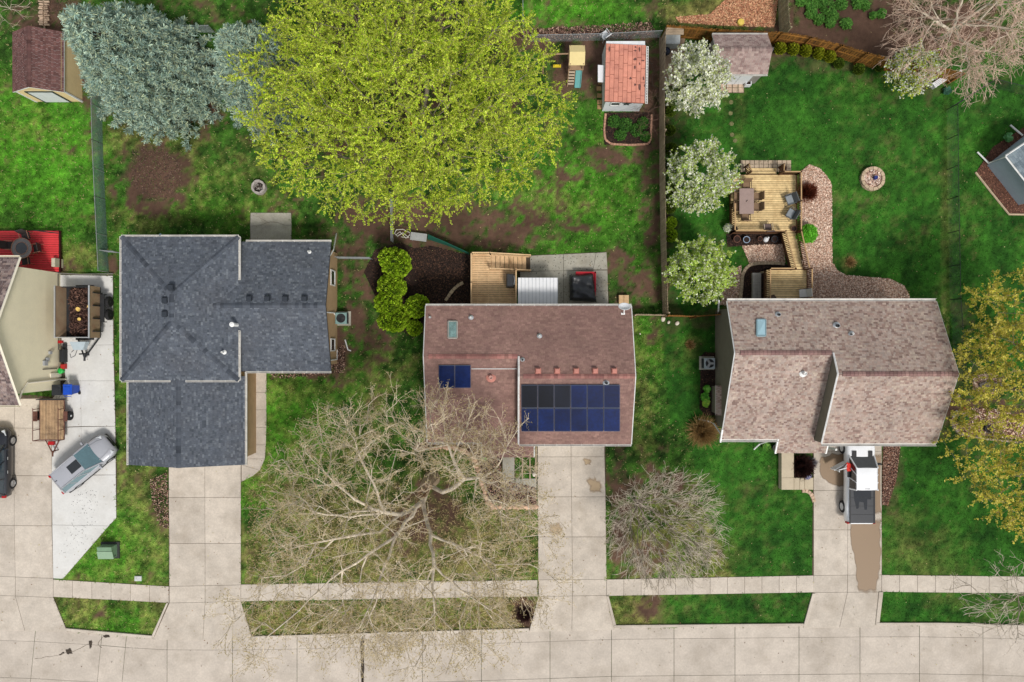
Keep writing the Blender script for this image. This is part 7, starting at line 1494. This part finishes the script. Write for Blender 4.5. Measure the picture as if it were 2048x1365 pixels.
# ---- blue spruces
def spruce(label, bx, by, h, r, cols, seed, wh=30):
    t_ = thing('spruce_tree', P(bx, by), label, 'tree', 'blue spruces behind the left lawns'); q = np.array(P(bx, by)); MB().tube([q, q + [0, 0, h * .97]], [r * .07, .03], 9).build('trunk', BARK_D, t_)
    sa, sb, sr = [], [], []; O, D, S = [], [], []
    for i in range(wh):
        f = (i + .5) / wh; z = .6 + f * (h - .8); rr = r * (1 - f) ** .72 * (1 + .1 * math.sin(i * 2.3)) + .08; nb = max(6, int(20 * (1 - f) + 6))
        for j in range(nb):
            a = 2 * math.pi * (j + random.random() * .8) / nb + i * .7; L = rr * random.uniform(.78, 1.1); z0 = z + random.uniform(-.2, .2); dz = -L * .12 + f * .4; tip = q + [L * math.cos(a), L * math.sin(a), z0 + dz]; bs = q + [0, 0, z0]
            sa.append(bs); sb.append(tip); sr.append(.02)
            nt = max(4, int(L * 5.5))
            for k in range(nt):
                t = 1 - (k / nt) ** 1.25 * .8; p = bs + (tip - bs) * t; w = .34 * L * (1 - t) + .1; off = random.uniform(-1, 1) * w
                p = p + [-math.sin(a) * off, math.cos(a) * off, -abs(off) * .25 + .05]; dv = np.array([math.cos(a) - math.sin(a) * off * 1.2, math.sin(a) + math.cos(a) * off * 1.2, .35]); O.append(p); D.append(dv / np.linalg.norm(dv)); S.append(random.uniform(.7, 1.25))
    sa, sb, sr = np.array(sa), np.array(sb), np.array(sr); segs_mesh('branches', sa, sb, sr, sr * .3, BARK_D, t_, 'stuff')
    O, D, S = np.array(O), np.array(D), np.array(S); m_ = 16; n = len(O) * m_; d = np.repeat(D, m_, axis=0) * .55 + rand_dirs(n) * .8; d[:, 2] += .15; d /= np.linalg.norm(d, axis=1)[:, None]
    s = rng.uniform(.09, .17, n)[:, None]; c = np.array(cols)[rng.integers(0, len(cols), n)] * np.repeat(S, m_)[:, None] * rng.uniform(.8, 1.2, (n, 1)); o = np.repeat(O, m_, axis=0)
    quads('crown', o + d * s, d * s, perp(d) * s * .13, c, NEED, t_, 'stuff')
SPC = [rgb(160, 184, 168, 1), rgb(138, 164, 154, 1), rgb(184, 202, 178, 1), rgb(114, 140, 130, 1), rgb(184, 194, 158, 1)]
spruce('large pale blue spruce beside the tan shed', 335, 172, 10.5, 4.4, SPC, 1); spruce('second blue spruce half hidden under the yellow-green maple', 560, 182, 8.8, 3.5, SPC, 2, 26)
# ---- bare trees
def bare(name, label, trunk, limbs, tips, barkm, twm, tw1=(3, .5, 1.3, .7), tw2=(3, .25, .7, .8), rt=.01, rmax=.4, bf=.3, seg=.6, buds=None, grav=0.0, group=None, tr=.006, c1=4):
    t_ = thing(name, trunk[0], label, 'tree', group); T = Tree(trunk)
    for l in limbs: T.limb(l)
    T.fill(tips, bf, seg); A_, B_, ra, rb = T.wood(rt, .45, rmax); segs_mesh('trunk', A_, B_, ra, rb, barkm, t_); out = T.cnt[1:] <= c1
    a2, b2, r2, r3 = twigs(A_[out], B_[out], tw1[0], tw1[1], tw1[2], tw1[3], tr * 1.4, grav); k = len(a2) // 2
    a4, b4, r4, r5 = twigs(a2[k:], b2[k:], tw2[0], tw2[1], tw2[2], tw2[3], tr, grav)
    tw = segs_mesh('twigs', np.concatenate([a2, a4]), np.concatenate([b2, b4]), np.concatenate([r2, r4]), np.concatenate([r3, r5]), twm, t_, 'stuff')
    if buds:
        kk = len(a4) // 2; e = b4[kk:]; m_ = buds[1]; o = np.repeat(e, m_, axis=0) + rng.normal(0, .06, (kk * m_, 3)); leaf_quads('buds', o, rand_dirs(len(o)), buds[2], buds[0], t_, .45)
    return t_
W3 = lambda l: [np.array(P(*q)) for q in l]
bt = bare('bare_tree', 'huge spreading bare tree with broken trunk over the front lawn and street', W3([(866, 955, 0), (862, 962, 1.5), (860, 972, 2.6)]),
    [W3(l) for l in ([(860, 972, 2.6), (885, 985, 3.6), (915, 970, 4.4), (928, 958, 4.8), (905, 915, 6.0), (890, 865, 7.0), (880, 810, 8.2)], [(905, 915, 6.0), (930, 860, 7.2), (948, 815, 8.2)], [(928, 958, 4.8), (965, 955, 5.5), (990, 940, 6.2), (1010, 900, 7.2), (1035, 860, 8.2)], [(965, 955, 5.5), (985, 1000, 6.4), (1010, 1040, 7.2), (1040, 1075, 8.0)], [(990, 940, 6.2), (1030, 965, 6.8), (1070, 985, 7.2)],
     [(862, 962, 1.5), (845, 1005, 3.2), (800, 1030, 4.8), (770, 1025, 5.8), (735, 945, 7.0), (715, 900, 7.8), (690, 840, 8.6)], [(770, 1025, 5.8), (710, 1000, 7.0), (655, 950, 8.0), (610, 905, 8.8)], [(770, 1025, 5.8), (700, 1035, 6.8), (630, 1025, 7.6), (575, 1005, 8.4)], [(800, 1030, 4.8), (760, 1065, 6.2), (690, 1075, 7.4), (610, 1090, 8.2), (545, 1110, 9.0)],
     [(845, 1005, 3.2), (790, 1075, 6.4), (735, 1110, 7.8), (660, 1160, 9.2), (600, 1220, 10.0), (550, 1262, 10.4)], [(790, 1075, 6.4), (770, 1130, 8.2), (750, 1190, 9.4), (720, 1255, 10.0)], [(845, 1005, 3.2), (862, 1070, 6.0), (868, 1130, 7.6), (866, 1190, 8.8), (870, 1260, 9.6)], [(868, 1130, 7.6), (920, 1180, 8.8), (980, 1220, 9.6), (1030, 1260, 10.0)], [(862, 1070, 6.0), (930, 1100, 7.4), (990, 1130, 8.2)])],
    np.concatenate([dome(420, (*P(800, 1065, 9)[:2], 7.0), 9.0, 7.9, 4.6, .5, -.25), dome(45, (*P(940, 900, 7.5)[:2], 7.2), 3.4, 3.0, 1.6, .3, -.5), dome(60, (*P(830, 1250, 9.5)[:2], 9.0), 8.0, 3.0, 2.0, .3, -.5), dome(26, (*P(1070, 1130, 9)[:2], 8.6), 2.6, 3.6, 1.5, .3, -.5), dome(26, (*P(520, 1240, 9)[:2], 9.0), 2.8, 2.6, 1.5, .3, -.5), dome(22, (*P(780, 1310, 10)[:2], 9.8), 6.0, 1.6, 1.2, .3, -.5)]), BARK_P, TW_B, (4, .4, 1.3, .7), (4, .2, .65, .75), .019, .5, .35, .8, ([rgb(196, 180, 134, 1), rgb(168, 152, 104, 1)], 3, .04), grav=.05, tr=.009)
stb = MB(); q = P(850, 978, 3.0); stb.tube([P(864, 957, .0), P(860, 962, 1.2), P(852, 972, 2.9), P(847, 974, 4.0)], [.6, .5, .42, .22], 9)
for k in range(11): a = k * .57; stb.tube([q + Vector((.26 * math.cos(a), .26 * math.sin(a), .8)), q + Vector((.3 * math.cos(a), .3 * math.sin(a), random.uniform(1.1, 2.0)))], [.15, .02], 5)
stb.build('broken_stub', mat('torn_wood', rgb(184, 160, 132), .9, .25, 6), bt)
bare('bare_tree', 'small dense bare tree right of the middle driveway', W3([(1270, 1000, 0), (1275, 1006, .9)]), [], dome(300, (*P(1335, 1068, 4.5)[:2], 3.7), 3.9, 3.9, 2.6, .55, -.35), BARK_G, TW_G, (2, .4, 1.0, .45), (2, .2, .6, .55), .013, .16, .9, .5, tr=.009, c1=3)
bare('bare_tree', 'pinkish bare tree in the top right corner', W3([(1880, 80, 0), (1895, 70, 2.0), (1905, 60, 3.2)]), [W3(l) for l in ([(1905, 60, 3.2), (1935, 90, 6.0), (1938, 150, 7.0), (1928, 200, 7.6)], [(1905, 60, 3.2), (1960, 40, 7.0), (2010, 60, 8.0), (2035, 100, 8.4)], [(1905, 60, 3.2), (1870, 40, 6), (1830, 20, 7.5), (1795, 20, 8)], [(1935, 90, 6.0), (1960, 130, 7.2), (1975, 175, 8)])],
     np.concatenate([dome(320, (*P(1962, 8, 8)[:2], 6.8), 4.8, 4.4, 3.4, .5, -.3)]), BARK_P, TW_P, (4, .4, 1.1, .5), (4, .2, .6, .65), .015, .28, .6, .6, tr=.0085)
bare('bare_tree', 'thin bare branches entering at the lower right photo edge', W3([(2085, 1130, 0), (2090, 1150, 3)]), [W3([(2090, 1150, 3), (2060, 1180, 5.5), (2010, 1205, 7.0), (1960, 1225, 8)])], dome(110, (*P(2075, 1200, 6)[:2], 5.5), 5.0, 3.2, 2.6, .4, -.4), BARK_G, TW_G, (2, .4, 1.1, .6), (2, .2, .6, .7), .013, .15, .3, .6, tr=.01)
bare('bare_shrub', 'thin bare branches in the top left corner', W3([(-20, 5, 0), (-10, 10, 1.5)]), [W3([(-10, 10, 1.5), (20, 18, 3.5), (50, 40, 4.5)]), W3([(-10, 10, 1.5), (10, 40, 3.5), (28, 58, 4.2)])], dome(30, (*P(0, 15, 3)[:2], 3.0), 2.0, 2.0, 1.5, .3, -.3), BARK_P, TW_P, (1, .4, .9, .5), (1, .2, .5, .6), .008, .06, tr=.005)
bare('bare_shrub', 'tangled bare vines between the salmon-roofed shed and the grey fence', W3([(1298, 222, 0), (1297, 222, .4)]), [], np.concatenate([dome(70, (*P(1296, 200, .8)[:2], .8), 1.0, 2.8, .7, .3, -.4), dome(40, (*P(1260, 75, .8)[:2], .7), 1.8, .6, .5, .3, -.4)]), BARK_D, mat('vine_twigs', rgb(130, 100, 86), .9, .2), (2, .3, .7, .8), (1, .2, .4, .8), .006, .04, tr=.006)
bare('bare_shrub', 'bare vines behind the tan shed and the spruce', W3([(118, 22, 0), (118, 22, .3)]), [], dome(60, (*P(120, 22, .8)[:2], .7), 1.4, 1.1, .6, .3, -.4), BARK_D, mat('vine_twigs', ()), (2, .3, .7, .8), (1, .2, .4, .8), .006, .03, tr=.006)
bare('bare_shrub', 'dark bare shrub left of the mauve house front corner', W3([(842, 872, 0), (842, 872, .3)]), [], dome(70, (*P(842, 872, .8)[:2], .7), .75, .9, .6, .3, -.4), BARK_D, mat('dark_twigs', rgb(120, 96, 84), .9, .2), (2, .2, .5, .8), (2, .1, .3, .8), .005, .03, tr=.005)
bare('bare_shrub', 'thin bare shrub beside the top bright green shrub', W3([(752, 500, 0), (752, 500, .3)]), [], dome(16, (*P(748, 492, .8)[:2], .7), .8, .7, .6, .3, -.4), BARK_D, mat('vine_twigs', ()), (1, .2, .5, .6), (1, .1, .3, .6), .005, .02, tr=.004)
# ---- arborvitae: upright sprays over a lumpy core
ARBC = [rgb(158, 188, 44, 1), rgb(142, 174, 36, 1), rgb(176, 200, 60, 1), rgb(112, 148, 26, 1)]; ARBD = [rgb(84, 108, 34, 1), rgb(70, 94, 28, 1), rgb(104, 122, 40, 1)]
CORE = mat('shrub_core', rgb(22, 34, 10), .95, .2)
def arbor(label, bx, by, tx, ty_, r, h, cols, group, n=5200, name='arborvitae', lobes=5):
    q = P(bx, by); t_ = thing(name, q, label, 'shrub', group); top = P(tx, ty_, h); ax = (top - q); MB().tube([q, q + ax * .6], [.06, .03], 7).build('trunk', BARK_D, t_)
    r_ = random.Random(int(bx + by)); L = [(0.5, 0, 0, r, .52)] + [(r_.uniform(.35, .85), math.cos(a) * r * .5, math.sin(a) * r * .5, r * r_.uniform(.5, .68), .26) for a in [6.28 * k / lobes + r_.random() for k in range(lobes)]]
    core = MB(); O, D, K = [], [], []
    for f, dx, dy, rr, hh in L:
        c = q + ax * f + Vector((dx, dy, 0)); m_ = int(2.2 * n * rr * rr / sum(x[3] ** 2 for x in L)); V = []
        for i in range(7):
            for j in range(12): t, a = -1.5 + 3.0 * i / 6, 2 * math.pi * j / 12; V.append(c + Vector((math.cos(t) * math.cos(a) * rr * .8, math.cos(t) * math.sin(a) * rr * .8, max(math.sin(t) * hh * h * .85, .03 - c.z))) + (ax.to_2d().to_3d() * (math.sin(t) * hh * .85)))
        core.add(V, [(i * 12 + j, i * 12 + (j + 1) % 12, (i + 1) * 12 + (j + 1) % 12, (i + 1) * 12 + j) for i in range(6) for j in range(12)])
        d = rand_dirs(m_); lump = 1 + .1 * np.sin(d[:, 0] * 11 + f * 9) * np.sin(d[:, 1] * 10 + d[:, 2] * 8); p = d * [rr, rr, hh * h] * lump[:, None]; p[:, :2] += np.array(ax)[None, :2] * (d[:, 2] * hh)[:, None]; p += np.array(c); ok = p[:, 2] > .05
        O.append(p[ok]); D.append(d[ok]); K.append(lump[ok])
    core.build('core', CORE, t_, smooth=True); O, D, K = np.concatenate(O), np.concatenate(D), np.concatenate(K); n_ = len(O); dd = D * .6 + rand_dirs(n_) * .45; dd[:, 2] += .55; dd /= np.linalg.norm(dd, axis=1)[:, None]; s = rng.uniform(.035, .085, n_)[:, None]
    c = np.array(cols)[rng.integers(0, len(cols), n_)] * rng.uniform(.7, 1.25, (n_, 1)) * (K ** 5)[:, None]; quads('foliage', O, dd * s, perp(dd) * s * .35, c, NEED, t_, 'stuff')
GA = 'bright green shrubs between the two middle houses'
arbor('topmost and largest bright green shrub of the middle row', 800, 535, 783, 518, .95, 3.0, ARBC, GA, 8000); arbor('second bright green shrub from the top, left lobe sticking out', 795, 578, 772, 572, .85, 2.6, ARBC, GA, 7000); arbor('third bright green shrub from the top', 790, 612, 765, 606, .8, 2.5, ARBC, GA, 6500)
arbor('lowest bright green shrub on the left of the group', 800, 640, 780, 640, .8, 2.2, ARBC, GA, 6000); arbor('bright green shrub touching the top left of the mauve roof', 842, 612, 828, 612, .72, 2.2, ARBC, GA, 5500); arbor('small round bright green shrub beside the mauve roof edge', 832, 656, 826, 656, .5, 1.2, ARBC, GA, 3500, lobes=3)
GB = 'small upright shrubs along the curved brown fence'
for i, (px, py, lb) in enumerate(((1559, 100, 'first'), (1585, 102, 'second'), (1610, 105, 'third'), (1636, 110, 'fourth'), (1658, 116, 'fifth'), (1676, 130, 'sixth'), (1716, 142, 'seventh'), (1757, 136, 'eighth'))):
    arbor(f'{lb} small green shrub from the left along the curved brown fence', px, py, px + 3, py - 6, .38 if i < 5 else .34, 1.2 if i < 5 else .6, [rgb(132, 140, 30, 1), rgb(112, 126, 26, 1), rgb(150, 152, 40, 1)] if i < 5 else ARBD, GB, 1600, 'upright_shrub', 2)
GC = 'dark shrubs along the grey fence'
for i, (px, py) in enumerate(((1338, 195), (1340, 225), (1338, 262), (1340, 300), (1339, 335), (1341, 380), (1338, 415), (1341, 447), (1340, 472))):
    arbor(f"{('topmost', 'second', 'third', 'fourth', 'fifth', 'sixth', 'seventh', 'eighth', 'lowest')[i]} dark green shrub down the right side of the grey fence", px, py, px + 2, py - 2, random.uniform(.3, .45), random.uniform(.8, 1.2), ARBD if i < 7 else ARBC, GC, 1500, 'hedge_shrub', 2)
arbor('dark shrub between the mauve shed and the fence', 1452, 86, 1452, 80, .5, 1.0, ARBD, None, 1800, 'hedge_shrub', 2)
# ---- loose shrubs, grasses, garden plants
BG = [rgb(110, 190, 50, 1), rgb(92, 170, 40, 1), rgb(130, 206, 70, 1)]
shrubby('round_shrub', 'bright fresh green shrub beside the deck stairs', 1610, 470, .62, 1.1, BG, 2600, .07); shrubby('leafy_shrub', 'small leafy shrub between brown pot and deck stairs', 1589, 478, .28, .7, BG, 500, .07)
def tuft(label, px, py, r, h, cols, n, name='ornamental_grass', w=.008, tilt=.9, group=None):
    q = np.array(P(px, py)); a = rng.uniform(0, 2 * np.pi, n); t = np.abs(rng.normal(0, tilt * .6, n)).clip(0, 1.35); L = rng.uniform(.6, 1.0, n) * h; d = np.stack([np.cos(a) * np.sin(t), np.sin(a) * np.sin(t), np.cos(t)], 1)
    rr = rng.random(n) ** .5 * r * .45; o = q + np.stack([np.cos(a) * rr, np.sin(a) * rr, np.zeros(n)], 1); s = L[:, None] / 2; sc = r / max(h * math.sin(1.0), .05); d[:, :2] *= min(sc, 2.0)
    c = np.array(cols)[rng.integers(0, len(cols), n)] * rng.uniform(.6, 1.25, (n, 1)); u = np.stack([-np.sin(a), np.cos(a), np.zeros(n)], 1)
    return tag(quads(name, o + d * s, d * s, u * w, c, LEAF, None), label, 'grass', group)
STRAW = [rgb(196, 168, 116, 1), rgb(170, 140, 92, 1), rgb(150, 120, 76, 1)]; REDG = [rgb(120, 62, 44, 1), rgb(150, 86, 60, 1), rgb(90, 44, 34, 1)]; DKRED = [rgb(60, 38, 36, 1), rgb(44, 28, 28, 1), rgb(84, 56, 50, 1)]
tuft('straw-coloured ornamental grass clump beside the olive wall downspout', 1405, 862, 1.0, .9, STRAW, 2600); tuft('rust-red ornamental grass beside the right deck railing', 1612, 387, .6, .8, REDG, 1600); tuft('dark purple grass clump beside the front steps', 1600, 932, .75, .8, DKRED, 3200, w=.012); tuft('dry straw tuft on the lush lawn near the taupe house', 1700, 525, .35, .25, STRAW, 500); tuft('dry straw tuft on the grass right of the mauve house', 1380, 690, .4, .2, STRAW, 400)
tuft('dark dead grass clump at the street corner of the middle driveway', 1049, 1228, .7, .3, DKRED, 1600); tuft('pale dead grass clump by the lamp beside the front steps', 1622, 925, .35, .5, [rgb(190, 186, 190, 1), rgb(150, 146, 150, 1)], 500)
HOST = [rgb(120, 200, 70, 1), rgb(150, 214, 96, 1), rgb(96, 176, 56, 1)]
def hosta(label, px, py, r, cols, group=None, n=60): 
    q = np.array(P(px, py)); a = rng.uniform(0, 2 * np.pi, n); rr = rng.random(n) ** .6 * r; o = q + np.stack([np.cos(a) * rr * .6, np.sin(a) * rr * .6, .1 + .2 * rng.random(n)], 1); d = np.stack([np.cos(a), np.sin(a), np.full(n, .35)], 1); d /= np.linalg.norm(d, axis=1)[:, None]
    u = np.stack([-np.sin(a), np.cos(a), np.zeros(n)], 1); s = rng.uniform(.08, .15, n)[:, None]; c = np.array(cols)[rng.integers(0, len(cols), n)] * rng.uniform(.75, 1.2, (n, 1)); t_ = thing('leafy_plant', q, label, 'plant', group)
    MB().tube([q, q + [0, 0, .25]], [.03, .015], 6).build('stem', mat('green_stem', rgb(80, 120, 40), .8), t_); st = MB()
    quads('leaves', o, d * s, u * s * .6, c, LEAF, t_)
GH = 'lime plants by the olive wall'
hosta('upper lime-green plant in the bed by the olive wall', 1412, 778, .28, HOST, GH); hosta('middle lime-green plant in the bed by the olive wall', 1408, 794, .36, HOST, GH, 90); hosta('lowest yellow-lime plant in the bed by the olive wall', 1410, 806, .34, [rgb(190, 220, 90, 1), rgb(160, 210, 80, 1)], GH, 80)
hosta('green plant in the reddish mulch beside the blue-grey shed', 2012, 277, .4, [rgb(130, 190, 130, 1), rgb(104, 170, 96, 1)], None, 90); hosta('dark green leaves among the white rocks on the right', 1922, 840, .5, [rgb(60, 110, 50, 1), rgb(90, 140, 60, 1)], None, 110); hosta('bluish plant beside the white garden bench', 1890, 185, .35, [rgb(70, 120, 96, 1), rgb(60, 100, 80, 1)], None, 60); hosta('green plant beside the white front downspout', 1530, 892, .34, [rgb(90, 150, 60, 1), rgb(120, 170, 70, 1)], None, 80)
hosta('lone green plant in the dark bed by the mauve house corner', 843, 880, .2, HOST, None, 30); hosta('green plant beside the mauve front roof corner', 968, 916, .2, HOST, None, 30); hosta('pale lavender flowers beside the front steps', 1613, 950, .3, [rgb(190, 190, 220, 1), rgb(170, 170, 200, 1)], None, 60)
GRN = [rgb(104, 160, 70, 1), rgb(124, 176, 80, 1), rgb(88, 144, 60, 1)]
for i, (px, py, r) in enumerate(((1622, 10, .5), (1640, 6, .45), (1620, 28, .4), (1655, 20, .55), (1662, 35, .4), (1636, 42, .35), (1658, 48, .35), (1690, 50, .4), (1714, 8, .45), (1728, 14, .3), (1743, 34, .2), (1760, 30, .3), (1600, 5, .35), (1680, 12, .4))):
    shrubby('garden_plant', f'pale green clump {("first","second","third","fourth","fifth","sixth","seventh","eighth","ninth","tenth","eleventh","twelfth","thirteenth","fourteenth")[i]} of the group on the dark soil beyond the brown fence', px, py, r, .4, GRN, 420, .07, 'green clumps on the dark garden soil', 'plant', .6, 6)
for i, (px, py, r) in enumerate(((1228, 245, .45), (1250, 252, .5), (1272, 262, .45), (1285, 248, .4), (1240, 272, .4), (1290, 275, .35))): shrubby('garden_plant', ('upper left', 'centre', 'lower right', 'upper right', 'lower left', 'far right corner')[i] + ' green plant in the brick-edged bed', px, py, r, .4, [rgb(70, 120, 46, 1), rgb(90, 140, 56, 1), rgb(50, 90, 36, 1)], 600, .06, 'plants in the brick-edged bed', 'plant', .5, 6)
shrubby('white_flowering_plant', 'white flowering plant outside the lower left deck railing', 1453, 458, .3, .9, WH, 500, .05)
